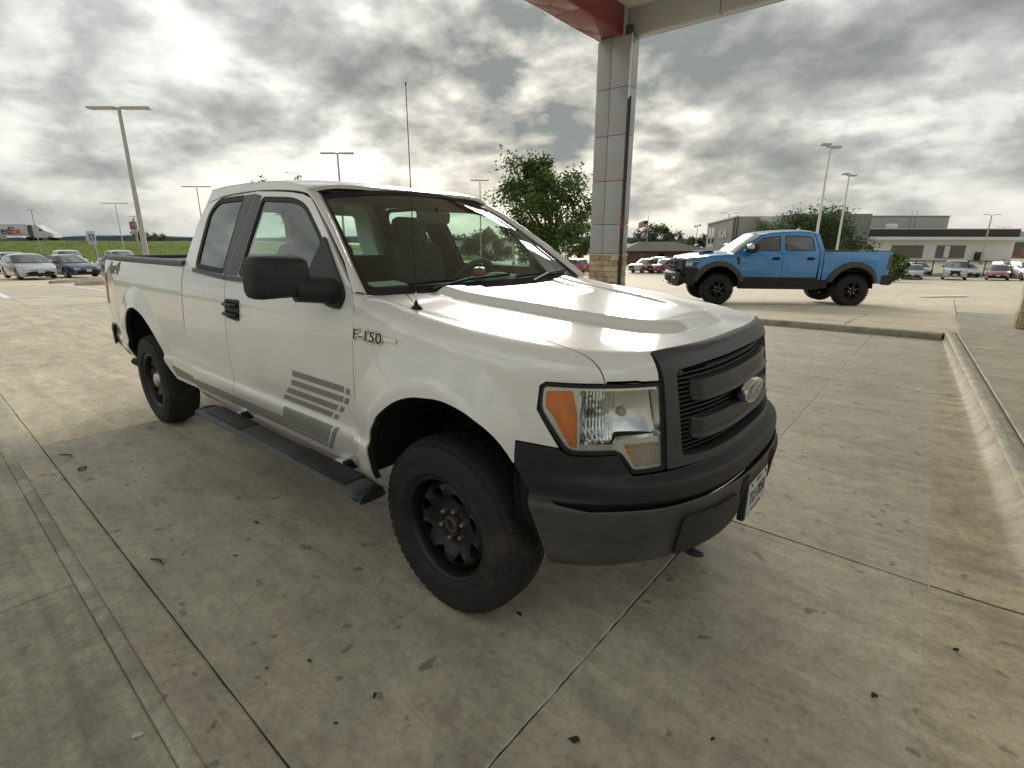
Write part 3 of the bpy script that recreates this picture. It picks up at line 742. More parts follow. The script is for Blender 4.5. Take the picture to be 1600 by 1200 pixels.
# drop the part of the top edge that lies before the gap line
hoodA_out = [p for p in hoodA_out if not (p in top_edge and p[0] < .70)]
hA = panel('hood', hoodA_out, fF, WH, T, step=.03, step2=.014, thick=.02, full=True)
edge_pts = []
for g in gapc:
    if g[0] < .70:
        q = hull('f', g[0], g[1] + G); edge_pts.append((q[0], q[1]))
fr_pts = [hull('f', u, vE(u) + .004) for u in [.72 + i * (1.884 - .72) / 36 for i in range(37)]]
side = [p for p in edge_pts if p[0] > -.53] + [(q[0], q[1]) for q in fr_pts]
rear_edge = [(-.335 - .19 * (abs(y) / .83) ** 2, y) for y in [-.83 + i * .0415 for i in range(41)]]
hood_out = side + [(x, -y) for x, y in reversed(side)] + [p for p in reversed(rear_edge)]
cl_ = [hood_out[0]]
for p in hood_out[1:]:
    if (Vector(p) - Vector(cl_[-1])).length > 2e-3: cl_.append(p)
def fH(x, y, o): return (x, y, hood_z(x, y) + o)
panel('hood_top', cl_, fH, WH, hA, step=.016, thick=.012)
# ---- cowl, windshield, pillars, roof ----
WSL = [(-.548, -.866, 1.312), (-.680, -.826, 1.412), (-.818, -.782, 1.516), (-.960, -.733, 1.618), (-1.105, -.684, 1.712), (-1.245, -.634, 1.790)]
def ws_edge(t):
    k = t * 5; i = min(4, int(k)); f = k - i; return Vector(WSL[i]).lerp(Vector(WSL[i + 1]), f)
def ws_mid(t): return Vector((-.405, 0, 1.318)).lerp(Vector((-1.19, 0, 1.842)), t) + Vector((0, 0, .012)) * math.sin(math.pi * t)
def fW(s, t, o):
    e, c = ws_edge(max(0, min(1, t))), ws_mid(t); k = 1 - s * s
    return (e.x + (c.x - e.x) * k + o * .6, -e.y * s, e.z + (c.z - e.z) * k + o * .8)
ws_out = rnd([(-1, 0), (1, 0), (1, 1), (-1, 1)], .05)
panel('windshield', ws_out, fW, M['glass'], T, step=.08, thick=.004, off=-.003)
panel('windshield_seal', rnd([(-1.006, -.02), (1.006, -.02), (1.006, 1.01), (-1.006, 1.01)], .05), fW, M['rubber'], T, holes=[rnd([(-.970, .05), (.970, .05), (.978, .955), (-.978, .955)], .06)], step=.08, thick=.01, off=.001)
def cowl(u, v):
    y = -.84 + 1.68 * u
    a = Vector((-.328 - .19 * (y / .83) ** 2, y, hood_z(-.34 - .19 * (y / .83) ** 2, y) - .018))
    s = y / .866; b = Vector(fW(max(-1, min(1, s)), 0, 0)); b.y = y
    return a.lerp(b, v) + Vector((0, 0, -.022 * math.sin(math.pi * v)))
surf('cowl_panel', cowl, 40, 6, M['plastic'], T)
AP = [(-.552, -.934, 1.330), (-.60, -.914, 1.382), (-.70, -.868, 1.452), (-.93, -.796, 1.612), (-1.14, -.735, 1.745), (-1.275, -.703, 1.805), (-1.42, -.69, 1.832)]
def ap_out(t):
    k = t * 5; i = min(4, int(k)); f = k - i
    P_ = [AP[0], AP[2], (-.815, -.832, 1.532), AP[3], AP[4], AP[5]]
    return Vector(P_[i]).lerp(Vector(P_[i + 1]), f)
def pillar(u, v):
    a, b = ap_out(v), ws_edge(v) + Vector((.004, -.004, .006))
    k = u; p = a.lerp(b, k)
    return p + Vector((.014, -.013, .009)) * (math.sin(math.pi * k) ** .8)
for s_ in (1, -1):
    surf('front_pillar', (lambda u, v: Vector((pillar(u, v).x, pillar(u, v).y * s_, pillar(u, v).z))), 8, 24, WH, T, flip=s_ < 0)
    # small body piece closing fender top, pillar foot and cowl
    def foot(u, v):
        a = Vector(hull('f', -.532, 1.27 + .115 * u))
        b = Vector(AP[0]).lerp(Vector((-.548, -.866, 1.316)), u)
        p = a.lerp(b, v); return Vector((p.x, p.y * s_, p.z))
    surf('pillar_foot', foot, 8, 6, WH, T, flip=s_ > 0)
ZR = [(-1.15, 1.832), (-1.22, 1.858), (-1.34, 1.884), (-1.55, 1.900), (-1.8, 1.909), (-2.1, 1.914), (-2.4, 1.911), (-2.58, 1.902), (-2.64, 1.894)][::-1]
ER = [(-1.20, 1.782), (-1.30, 1.826), (-1.45, 1.862), (-1.75, 1.892), (-2.05, 1.902), (-2.35, 1.902), (-2.60, 1.890)][::-1]
def yR(x): return crv(DOORW, crv(ER, x)) + .004
def fR(x, y, o):
    yr = yR(x); zr, e = crv(ZR, x), crv(ER, x); a = min(1.05, abs(y) / yr)
    return (x, y, zr - (zr - e) * (.14 * a * a + .86 * a ** 8) + o)
rs_ = [(x, -yR(x)) for x in [-1.262 - i * (2.605 - 1.262) / 30 for i in range(31)]]
def hdr(y): return -1.19 - .052 * (abs(y) / .65) ** 2.2
roof_out = rs_ + [(x, -y) for x, y in reversed(rs_)] + [(hdr(y), y) for y in [.66 - i * .066 for i in range(21)]]
panel('roof', roof_out, fR, WH, T, step=.05, thick=.02)
# roof rail + rear pillar on the side skin (one panel each side)
dtop = [(-1.135, 1.738), (-1.20, 1.772), (-1.30, 1.798), (-1.45, 1.817), (-1.65, 1.831), (-1.90, 1.841), (-2.2, 1.839), (-2.40, 1.830)]
rail = [(x, crv(ER, x)) for x in [-1.215 - i * (2.60 - 1.215) / 24 for i in range(25)]]
rail_out = rail + [(-2.615, 1.80), (-2.44, 1.828)] + [(x, z + .006) for x, z in reversed(spl(dtop, 3))]
panel('roof_rail', rail_out, fD, WH, T, step=.05, thick=.012, mirror=True)
# ---- doors ----
fw = [(-1.735, 1.352), (-1.752, 1.50), (-1.790, 1.802), (-1.60, 1.797), (-1.392, 1.778), (-1.224, 1.738), (-1.091, 1.668), (-.953, 1.572), (-.80, 1.455), (-.668, 1.352), (-1.0, 1.336)]
fwin = rnd([(-1.737, 1.350), (-1.790, 1.806), (-1.392, 1.782), (-1.224, 1.740), (-.953, 1.572), (-.640, 1.335)], [.03, .05, .1, .1, .1, .02], 4)
fdoor = [(BGAP + G, .505), (BGAP + G, 1.84), (-1.65, 1.826), (-1.45, 1.811), (-1.30, 1.792), (-1.20, 1.766), (-1.135, 1.731), (-.924, 1.592), (-.70, 1.438), (-.59, 1.362), (DOORGAP_F - G - .012, 1.318), (DOORGAP_F - G, 1.29), (DOORGAP_F - G, .505)]
fd1, fd2 = panel('front_door', fdoor, fD, WH, T, holes=[fwin], step=.04, step2=.022, thick=.02, mirror=True)
qwin = rnd([(-2.410, 1.372), (-2.520, 1.735), (-2.430, 1.824), (-2.03, 1.828), (-1.935, 1.352)], [.05, .08, .06, .03, .03], 5)
rdoor = [(BGAP - G, .505), (BGAP - G, 1.838), (-2.2, 1.834), (-2.42, 1.822), (-2.610, 1.795), (-2.628, 1.72), (-2.630, 1.64), (-2.618, 1.50), (-2.600, 1.38), (CGAP + .008, 1.30), (CGAP + .008, .505)]
rd1, rd2 = panel('rear_door', rdoor, fD, WH, T, holes=[qwin], step=.04, step2=.022, thick=.02, mirror=True)
def cabb(u, v):
    z = .55 + 1.29 * v; w = crv(DOORW, z) - .004
    return Vector((-2.585 + .02 * sstep(1.3, 1.84, z), -w + 2 * w * u, z))
bw = rnd([(-.52, 1.43), (.52, 1.43), (.47, 1.76), (-.47, 1.76)], .05)
cabo = [(-crv(DOORW, z) + .01, z) for z in [.55 + i * .06 for i in range(22)] + [1.85, 1.875, 1.888]]
panel('cab_back', cabo + [(-y, z) for y, z in reversed(cabo)], lambda y, z, o: (-2.588 - .036 * sstep(1.30, 1.60, z) + .03 * sstep(1.65, 1.88, z) - o, y, z), WH, T, holes=[bw], step=.08, thick=.03)
panel('rear_window', bw, lambda y, z, o: (-2.580 - .036 * sstep(1.30, 1.60, z) + .03 * sstep(1.65, 1.88, z) - o, y, z), M['glass'], T, step=.2, thick=.004)
for sgn, dr, rdr in ((1, fd1, rd1), (-1, fd2, rd2)):
    mir = lambda fn: (fn if sgn > 0 else (lambda a, b, o: (fn(a, b, o)[0], -fn(a, b, o)[1], fn(a, b, o)[2])))
    panel('window_seal', fwin, mir(fD), M['rubber'], dr, holes=[inset(fwin, .026)], step=.06, thick=.012, off=-.004)
    panel('window', inset(fwin, .022), mir(fD), M['glass_s'], dr, step=.08, thick=.003, off=-.011)
    panel('window_seal', qwin, mir(fD), M['rubber'], rdr, holes=[inset(qwin, .032)], step=.06, thick=.012, off=-.004)
    panel('window', inset(qwin, .028), mir(fD), M['glass_s'], rdr, step=.08, thick=.003, off=-.011)
    # dark pillar trims either side of the door gap, belt moulding
    pt1 = [(-1.741, 1.352), (BGAP + G + .004, 1.352), (BGAP + G + .004, 1.826), (-1.795, 1.812)]
    pt2 = [(BGAP - G - .004, 1.350), (-1.932, 1.350), (-2.026, 1.824), (BGAP - G - .004, 1.826)]
    panel('pillar_trim', pt1, mir(fD), M['plastic_m'], dr, step=.06, thick=.004, off=.003)
    panel('pillar_trim', pt2, mir(fD), M['plastic_m'], rdr, step=.06, thick=.004, off=.003)
    panel('belt_moulding', rnd([(BGAP + G, 1.324), (-.648, 1.316), (-.668, 1.342), (BGAP + G, 1.350)], .004), mir(fD), M['plastic_m'], dr, step=.06, thick=.01, off=.010)
    panel('belt_moulding', rnd([(-2.415, 1.352), (BGAP - G, 1.324), (BGAP - G, 1.350), (-2.42, 1.378)], .004), mir(fD), M['plastic_m'], rdr, step=.06, thick=.01, off=.010)
    # door mirror sail, housing and glass
    sail = rnd([(-.965, 1.352), (-.915, 1.575), (-.64, 1.368), (-.60, 1.315), (-.640, 1.250), (-.74, 1.262), (-.90, 1.325)], [.02, .01, .02, .03, .03, .02, .02], 3)
    panel('mirror_base', sail, mir(fD), M['plastic'], dr, step=.04, thick=.02, off=.016)
    mh = empty('door_mirror', (0, 0, 0), parent=dr)
    bm = bmesh.new()
    vs_ = bm_box(bm, (0, 0, 0), (.13, .255, .178), bevel=.036)
    for v in bm.verts:
        if v.co.x > 0: v.co.y *= 1 - 1.0 * v.co.x; v.co.z *= 1 - .8 * v.co.x
        v.co.x += .35 * v.co.y * .25
    bmesh.ops.rotate(bm, cent=(0, 0, 0), matrix=Matrix.Rotation(.10, 3, 'Z'), verts=bm.verts)
    bmesh.ops.translate(bm, vec=(-.755, -1.165, 1.400), verts=bm.verts)
    # arm that joins housing and door
    bm_tube(bm, [(-.70, -.905, 1.318), (-.715, -.98, 1.333), (-.74, -1.10, 1.350)], [.062, .058, .060], 10, True, .9, Vector((1, 0, 0)))
    if sgn < 0:
        for v in bm.verts: v.co.y = -v.co.y
        bmesh.ops.rotate(bm, cent=(-.70, .93, 1.33), matrix=Matrix.Rotation(1.22, 3, 'Z'), verts=bm.verts)   # folded back against the door
        bmesh.ops.translate(bm, vec=(-.02, .055, 0), verts=bm.verts)
    from_bm('mirror_housing', bm, M['plastic'], dr, angle=50)
    bpy.data.objects.remove(mh)
    vv = [(-.826, y * sgn, z) for y, z in ((-1.07, 1.335), (-1.25, 1.335), (-1.25, 1.465), (-1.07, 1.465))]
    if sgn > 0: obj('mirror_glass', vv, [(0, 1, 2, 3) if sgn > 0 else (3, 2, 1, 0)], M['chrome'], dr)
    # double pull handle on a black plate
    hp = rnd([(-1.884, 1.213), (-1.690, 1.220), (-1.690, 1.092), (-1.878, 1.105)], [.02, .02, .035, .03], 4)
    hb = panel('handle_plate', hp, mir(fD), M['plastic'], dr, step=.03, thick=.006, off=.006)
    for zc_ in (1.184, 1.128):
        pl = [mir(fD)(a, zc_, o) for a, o in ((-1.868, .008), (-1.860, .020), (-1.80, .026), (-1.725, .024), (-1.706, .008))]
        bm = bmesh.new(); bm_tube(bm, pl, .0135, 8, True, .8); from_bm('handle', bm, M['plastic'], dr, angle=60)
        panel('handle_shade', rnd([(-1.86, zc_ - .020), (-1.715, zc_ - .020), (-1.715, zc_ + .020), (-1.86, zc_ + .020)], .018), mir(fD), M['void'], dr, step=.05, thick=.001, off=.0085)  # flat dark patch painted for the shade behind the handle
    # faded grey side stripes
    bars = [[(-1.096, .900), (-.620, .899), (-.627, .868), (-1.101, .867)], [(-1.113, .847), (-.629, .847), (-.648, .816), (-1.133, .815)], [(-1.165, .793), (-.685, .793), (-.717, .760), (-1.206, .759)], [(-1.230, .741), (-.748, .741), (-.776, .711), (-1.260, .711)],
            [(-.604, .894), (-.574, .894), (-.578, .866), (-.607, .866)], [(-.614, .846), (-.583, .846), (-.602, .815), (-.633, .815)], [(-.662, .793), (-.631, .793), (-.664, .760), (-.695, .760)], [(-.731, .737), (-.697, .737), (-.719, .711), (-.752, .711)],
            [(-1.228, .677), (-.745, .677), (-.836, .560), (-1.262, .560), (-1.262, .614)], [(-.719, .678), (-.689, .678), (-.806, .532), (-.838, .532)]]
    for bpl in bars: panel('door_stripe', bpl, mir(fD), M['decal'], dr, step=.08, step2=.02, thick=.0008, off=.0025)
    panel('door_stripe', [(-1.888, .600), (-1.270, .606), (-1.270, .551), (-1.262, .553), (-.838, .553), (-.825, .535), (-1.888, .535)], mir(fD), M['decal'], dr, step=.08, step2=.02, thick=.0008, off=.0025)
    panel('door_stripe', [(-2.588, .592), (-1.905, .600), (-1.905, .535), (-2.588, .532)], mir(fD), M['decal'], rdr, step=.08, step2=.02, thick=.0008, off=.0025)
    panel('sill', [(CGAP + .01, .44), (DOORGAP_F, .44), (DOORGAP_F, .500), (CGAP + .01, .500)], mir(fD), WH, T, step=.1, step2=.015, thick=.03)
# ---- bed ----
rarch = spl([(-3.055, .50), (-3.090, .58), (-3.135, .70), (-3.20, .80), (-3.30, .895), (-3.44, .978), (-3.60, 1.018), (-3.72, 1.012), (-3.83, .955), (-3.92, .855), (-3.975, .738), (-3.985, .62), (-3.985, .54)], 4)
bed = [(CGAP - .010, .505), (CGAP - .010, 1.385), (CGAP - .03, 1.398), (-4.76, 1.398), (-4.775, 1.26), (-4.755, .96), (-4.75, .79), (-4.74, .56), (-4.30, .545)] + rarch[::-1]
b1, b2 = panel('bed_side', bed, fB, WH, T, step=.025, step2=.018, thick=.012, mirror=True)
def arch_lip(name, ar, fn, grow):
    for sgn in (1, -1):
        c = (sum(p[0] for p in ar) / len(ar), .45); vs = []
        for a, b in ar:
            p = Vector(fn(a, b, -.006)); d = Vector((a - c[0], b - c[1])).normalized() * .004
            e = Vector((a - c[0], b - c[1])).normalized() * grow
            vs += [(p.x - d.x, p.y * sgn, p.z - d.y), (p.x - d.x, (p.y + .03) * sgn, p.z - d.y), (p.x + e.x, (p.y + .05) * sgn, p.z + e.y), (p.x + e.x, -.52 * sgn, p.z + e.y)]
        n = len(ar); fs = [(i*4+j, i*4+j+1, (i+1)*4+j+1, (i+1)*4+j) for i in range(n - 1) for j in range(3)]
        fs.append(tuple(i*4+3 for i in range(n)))
        obj(name, vs, fs, M['under'], T)
arch_lip('wheel_liner', arch + [(.486, .72), (.50, .60), (.56, .45)], lambda a, b, o: hull('f', a, b, o), .05)
arch_lip('wheel_liner', rarch, lambda a, b, o: hull('bed', a, b, o), .05)
for sgn, bs in ((1, b1), (-1, b2)):
    mir = lambda fn: (fn if sgn > 0 else (lambda a, b, o: (fn(a, b, o)[0], -fn(a, b, o)[1], fn(a, b, o)[2])))
    vs = []; n = 30
    for i in range(n + 1):
        x = CGAP - .012 - (4.765 - 2.612) * i / n; w = -fB(x, 1.40, 0)[1]
        for dy, z in ((.006, 1.372), (.012, 1.385), (.012, 1.408), (.002, 1.418), (-.075, 1.418), (-.085, 1.40), (-.085, 1.35)):
            vs.append((x, -(w + dy) * sgn, z))
    fs = [(i*7+j, (i+1)*7+j, (i+1)*7+j+1, i*7+j+1) for i in range(n) for j in range(6)]
    if sgn < 0: fs = [f[::-1] for f in fs]
    fs += [tuple(range(7)), tuple(n*7 + q for q in reversed(range(7)))]
    obj('rail_cap', vs, fs, M['plastic_m'], bs)
    panel('side_stripe', [(-3.04, .618), (-2.615, .592), (-2.615, .535), (-3.02, .535)], mir(fB), M['decal'], bs, step=.08, step2=.02, thick=.0008, off=.0025)
    panel('side_stripe', [(-4.73, .612), (-4.05, .612), (-4.05, .560), (-4.73, .565)], mir(fB), M['decal'], bs, step=.08, step2=.02, thick=.0008, off=.0025)
    tv, tf = text_mesh('4x4', .135, 0, shear=.3, width=1.9, bold=.006)
    o = obj('badge', [mir(fB)(-4.31 + x * (1 if sgn > 0 else -1), 1.310 + y, .004) for x, y, z in tv], tf if sgn > 0 else [f[::-1] for f in tf], M['decal_d'], bs)
    # taillight wraps the corner
    panel('taillight', rnd([(-4.768, 1.26), (-4.70, 1.26), (-4.68, .97), (-4.752, .97)], .015), mir(fB), M['red'], bs, step=.1, thick=.02, off=.006)
    # wheel house inside the bed
    bm = bmesh.new(); bm_box(bm, (-3.67, -.72 * sgn, .97), (1.05, .26, .24), bevel=.05); from_bm('wheel_house', bm, M['white'], bs, angle=40)
    wall = [(x, -(.86) * sgn, z) for x, z in ((-2.63, .86), (-4.70, .86), (-4.70, 1.40), (-2.63, 1.40))]
    obj('bed_wall', wall, [(0, 1, 2, 3)], M['under'], bs)
box('bed_floor', (-3.67, 0, .86), (2.1, 1.74, .03), M['under'], T)
box('bed_front_wall', (-2.645, 0, 1.115), (.04, 1.72, .52), M['white'], T, .01)
tg = box('tailgate', (-4.735, 0, 1.11), (.06, 1.56, .54), M['white'], T, .015)
box('tailgate_cap', (-4.735, 0, 1.395), (.075, 1.60, .03), M['plastic_m'], tg, .008)
box('tailgate_handle', (-4.770, 0, 1.22), (.02, .22, .08), M['plastic'], tg, .01)
rb = [(-4.66, -.95), (-4.80, -.93), (-4.93, -.85), (-4.96, -.5), (-4.965, 0)]
rbp = spl(rb, 5); rbp = rbp + [(x, -y) for x, y in reversed(rbp[:-1])]
prof = [(.035, .56), (0, .58), (0, .73), (.02, .765), (.12, .77)]
vs = []; cx = len(prof)
for i, (x, y) in enumerate(rbp):
    for d, z in prof: vs.append((x + d * (1 if abs(y) < .9 else .2), y * (1 - d * .5), z))
fs = [(i*cx+j, i*cx+j+1, (i+1)*cx+j+1, (i+1)*cx+j) for i in range(len(rbp)-1) for j in range(cx-1)]
obj('rear_bumper', vs, fs, M['plastic'], T, smooth=False)
# ---- front end ----
hr = rnd(hl_out, [.02, .0, .008, .0, .02, .015, .03, .03, .03, .03, .02], 3)
amb = rnd([(.612, 1.066), (.722, 1.070), (.744, .990), (.748, .868), (.716, .874), (.645, .979), (.611, 1.010)], [.012, .006, .006, .006, .01, .01, .01], 3)
lens = rnd([(.752, 1.070), (1.096, 1.064), (1.120, .912), (1.114, .897), (.925, .899), (.908, .868), (.758, .868)], [.008, .02, .015, .015, .02, .015, .012], 3)
turn = rnd([(.944, .880), (1.117, .876), (1.125, .780), (1.000, .784)], .008, 3)
for sgn in (1, -1):
    mir = lambda fn: (fn if sgn > 0 else (lambda a, b, o: (fn(a, b, o)[0], -fn(a, b, o)[1], fn(a, b, o)[2])))
    hl = empty('headlight', (.68, -.78 * sgn, .95), parent=T)
    hinv = -Vector(hl.location)
    def hp_(*a, **k):
        o = panel(*a, **k); o.location = hinv; return o
    gk = inset(hr, .012)
    hp_('lamp_gasket', hr, mir(fF), M['rubber'], hl, holes=[gk], step=.05, thick=.02, off=.001)
    # bright bezel with windows for the three lamps
    hp_('lamp_bezel', inset(hr, .0125), mir(fF), M['chrome_s'] if 'chrome_s' in M else M['alu'], hl, holes=[amb, lens, turn], step=.03, thick=.035, off=-.010)
    hp_('amber_reflector', inset(amb, -.001), mir(fF), M['amber'], hl, step=.03, thick=.002, off=-.012)
    # amber facet ridges
    for q in ((.655, 1.05, .722, .90), (.68, 1.02, .735, .88)):
        bm = bmesh.new(); bm_tube(bm, [mir(fF)(q[0], q[1] - .06, -.010), mir(fF)(q[2], q[3] - .005, -.010)], .003, 5); o = from_bm('amber_ridge', bm, M['amber'], hl); o.location = hinv
    # bowl behind the clear lens
    cx_, cz_, = .93, .985
    def bowl(a, b, o):
        p = Vector(mir(fF)(a, b, 0)); k = max(0, 1 - ((a - .945) / .185) ** 2) ** .5 * max(0, 1 - ((b - .975) / .125) ** 2) ** .5
        fl = .005 * (abs(((a * 55) % 1) - .5) * 2) * (1 - sstep(.86, .96, a)) + .006 * (abs(((b * 40) % 1) - .5) * 2) * (1 - sstep(.84, .92, a))
        q = Vector(mir(fF)(a, b, -.03 - .085 * k - fl + o)); return tuple(q)
    hp_('lamp_reflector', inset(lens, -.004), bowl, M['reflector'], hl, step=.006, step2=.02, thick=.002, rim=False)
    c0 = Vector(mir(fF)(.945, .985, -.10)); nrm = (Vector(mir(fF)(.945, .985, 0)) - c0).normalized()
    bm = bmesh.new(); bm_tube(bm, [c0, c0 + nrm * .055], [.012, .012], 10); o = from_bm('bulb', bm, M['lens'], hl, angle=50); o.location = hinv
    bm = bmesh.new(); bm_tube(bm, [c0 + nrm * .045, c0 + nrm * .062], [.020, .016], 12); o = from_bm('bulb_shield', bm, M['alu'], hl, angle=50); o.location = hinv
    for q in range(3):
        bm = bmesh.new(); bm_tube(bm, [mir(fF)(.765 + q * .016, .94, -.03), mir(fF)(.80 + q * .03, .876, -.035)], .0035, 6); o = from_bm('reflector_rib', bm, M['chrome'], hl); o.location = hinv
    hp_('inner_bezel', rnd([(.765, .880), (.905, .880), (.93, .908), (.93, .9), (.908, .870), (.765, .869)], .002), mir(fF), M['chrome'], hl, step=.03, thick=.006, off=-.016)
    def ribs(a, b, o): return mir(fF)(a, b, -.022 + .005 * abs(((a * 95) % 1) - .5) + o)
    hp_('turn_lamp', inset(turn, -.002), ribs, M['turn'] if 'turn' in M else M['reflector'], hl, step=.0026, step2=.03, thick=.002, rim=False)
    bm = bmesh.new(); bmesh.ops.create_icosphere(bm, subdivisions=2, radius=.0115); bmesh.ops.translate(bm, vec=mir(fF)(.968, .856, -.016), verts=bm.verts); o = from_bm('turn_bulb', bm, M['amber'], hl, angle=60); o.location = hinv
    hp_('lens_cover', inset(hr, .014), mir(fF), M['lens'], hl, step=.04, thick=.002, off=-.003)
    hp_('lamp_housing', inset(hr, .004), mir(fF), M['void'], hl, step=.05, thick=.002, off=-.14)
# upper bumper cover (black) : sits under lamps and grille, wraps back to the wheel arch
UB_T = [(.489, .880), (.672, .866), (.69, .856), (.723, .842), (.922, .844), (.985, .766), (1.142, .766), (1.4, .770), (1.885, .772)]
ub = [(.489, .880)] + UB_T[1:] + [(1.885, .640), (1.6, .640), (1.275, .640), (1.107, .640), (.951, .640), (.805, .642), (.678, .655), (.575, .676), (.535, .72), (.488, .795), (.486, .83)]
def fU(a, b, o):
    k = sstep(.55, 1.25, a)
    dF = [(.64, -.02), (.655, -.005), (.678, .034), (.70, .040), (.725, .038), (.748, .030), (.764, .006), (.80, .0)]
    bulge = crv(dF, b) * (.25 + .75 * k)
    p = Vector(hull('f', a, b, o)); q = Vector(hull('bump', a, b, o + .012))
    f = (1 - sstep(.735, .775, b)) * k + .0
    r = p.lerp(q, f); (x_, y_), (nx1, ny1) = plan(a)
    return (r.x + nx1 * bulge * .4, r.y - ny1 * bulge * .4, r.z)
panel('bumper_cover', ub, fU, M['plastic'], T, step=.03, step2=.010, thick=.03, full=True)
# lower bumper (grey)
lb_t = [(.560, .690), (.678, .674), (.805, .660), (.951, .660), (1.107, .658), (1.275, .660), (1.60, .658), (1.885, .656)]
lb_b = [(.655, .405), (.79, .418), (.964, .430), (1.15, .432), (1.30, .436), (1.44, .447), (1.60, .470), (1.885, .480)]
def fL(a, b, o):
    prof_ = [(.38, -.050), (.42, -.012), (.46, .006), (.56, .020), (.625, .030), (.650, .032), (.664, .022), (.674, -.012), (.69, -.05)]
    t = b + .012 * (1 - sstep(.55, .95, a)) * -1.0
    return hull('bump', a, b, crv(prof_, t) + .004 + o)
lb = [(.545, .700)] + lb_t[1:] + lb_b[::-1] + [(.60, .565), (.566, .66)]
FB = panel('front_bumper', lb, fL, M['plastic_g'], T, step=.035, step2=.010, thick=.04, full=True)
for sgn in (1, -1):
    mir = lambda fn: (fn if sgn > 0 else (lambda a, b, o: (fn(a, b, o)[0], -fn(a, b, o)[1], fn(a, b, o)[2])))
    pd = rnd([(1.194, .612), (1.562, .606), (1.600, .565), (1.612, .49), (1.55, .468), (1.44, .452), (1.173, .447)], .02, 4)
    panel('fog_lamp_cover', pd, mir(fL), M['plastic'], FB, step=.04, step2=.02, thick=.022, off=.016, edge=.006)
    hk = [(.76, -.44 * sgn, .43), (.86, -.435 * sgn, .395), (.875, -.43 * sgn, .385), (.895, -.44 * sgn, .39), (.90, -.455 * sgn, .398), (.88, -.47 * sgn, .40), (.86, -.475 * sgn, .405), (.80, -.47 * sgn, .43)]
    tube('tow_hook', spl(hk, 3), .011, M['steel_b'], T, 8)
    panel('slot_shade', [(1.630, .645), (1.70, .645), (1.70, .485), (1.640, .485)], mir(fL), M['void'], FB, step=.05, step2=.02, thick=.002, off=.003)  # flat dark patch standing in for the shade of a recess
panel('bumper_backing', [(.60, .60), (1.885, .60), (1.885, .745), (.60, .735)], lambda a, b, o: hull('bump', a, b, -.032 + o), M['void'], FB, step=.06, thick=.002, full=True, rim=False)  # dark strip added so no light shows through the bumper gap
pb = box('plate_bracket', (.948, 0, .520), (.03, .295, .20), M['plastic'], FB, .006)
pl = box('licence_plate', (.966, 0, .512), (.004, .278, .150), M['plate'], T, .0015)
PM = frame4((.9685, 0, .508), (0, 1, 0), (0, 0, 1))
text_obj('plate_number', 'TLS\u00b77858', .080, PM, M['ink'], pl, .0006, width=.74, bold=.002)
text_obj('plate_state', 'TEXAS', .026, frame4((.9685, 0, .572), (0, 1, 0), (0, 0, 1)), M['ink'], pl, .0005, width=1.1)
text_obj('plate_motto', 'The Lone Star State', .018, frame4((.9685, 0, .448), (0, 1, 0), (0, 0, 1)), M['ink'], pl, .0005, width=1.0)
for y_ in (-.10, .10):
    bm = bmesh.new(); bm_lathe(bm, [(.0, .971), (.006, .971), (.0075, .968)], 8, 'X', (0, y_, .573)); from_bm('plate_bolt', bm, M['ink'], pl)
# grille
go = [(1.089, 1.176), (1.20, 1.181), (1.37, 1.186), (1.60, 1.188), (1.885, 1.190), (1.885, .776), (1.4, .774), (1.146, .776), (1.135, .934), (1.122, 1.086)]
op = rnd([(1.190, 1.112), (1.435, 1.116), (1.70, 1.117), (1.980, 1.117), (1.980, .805), (1.70, .803), (1.41, .801), (1.224, .811)], [.025, 0, 0, 0, 0, 0, 0, .03], 4)
# the opening must stop on the centre line of the half panel
op_h = [p for p in op if p[0] < 1.86]
go_half = [(1.089, 1.176), (1.20, 1.181), (1.37, 1.186), (1.60, 1.188), (1.885, 1.190), (1.885, 1.117)] + sorted([p for p in op_h if p[1] > .96], key=lambda p: -p[0])
lo_ = sorted([p for p in op_h if p[1] <= .96], key=lambda p: p[0])
gfr = go_half + lo_ + [(1.885, .805), (1.885, .776), (1.4, .774), (1.146, .776), (1.135, .934), (1.122, 1.086)]
GR = panel('grille', gfr, fF, M['plastic_m'], T, step=.03, step2=.03, thick=.05, full=True, off=.010, edge=.0)
def fGb(a, b, o): return hull('f', a, b, -.075 + o)
panel('grille_backing', [(1.17, .79), (1.885, .79), (1.885, 1.13), (1.17, 1.13)], fGb, M['void'], GR, step=.06, thick=.002, full=True, rim=False)
def strip(name, prof, u0, m, parent, n=26, u1=1.885):
    """moulding that runs across the front; prof: (height, outward offset)"""
    us = [u0 + (u1 - u0) * i / n for i in range(n + 1)]; k = len(prof); vs = []
    for u in us:
        e_ = {0: .030, 1: .010}.get(us.index(u), 0.0) if name == 'grille_bar' else 0.0
        for z, o in prof: vs.append(hull('f', u, z, o - (e_ if o > -.05 else 0)))
    vs += [hull('f', us[0], prof[j][0], -.05) for j in range(k)]
    fs = [(i*k+j, i*k+j+1, (i+1)*k+j+1, (i+1)*k+j) for i in range(n) for j in range(k-1)]
    b = (n + 1) * k; fs += [(b+j, b+j+1, j+1, j) for j in range(k-1)]
    n0 = len(vs); vs += [(x, -y, z) for x, y, z in vs]; fs += [[q + n0 for q in f][::-1] for f in fs]
    bm = bmesh.new(); bv = [bm.verts.new(v) for v in vs]
    for f in fs:
        try: bm.faces.new([bv[q] for q in f])
        except ValueError: pass
    bmesh.ops.remove_doubles(bm, verts=bm.verts, dist=1e-4)
    return from_bm(name, bm, m, parent, angle=28)
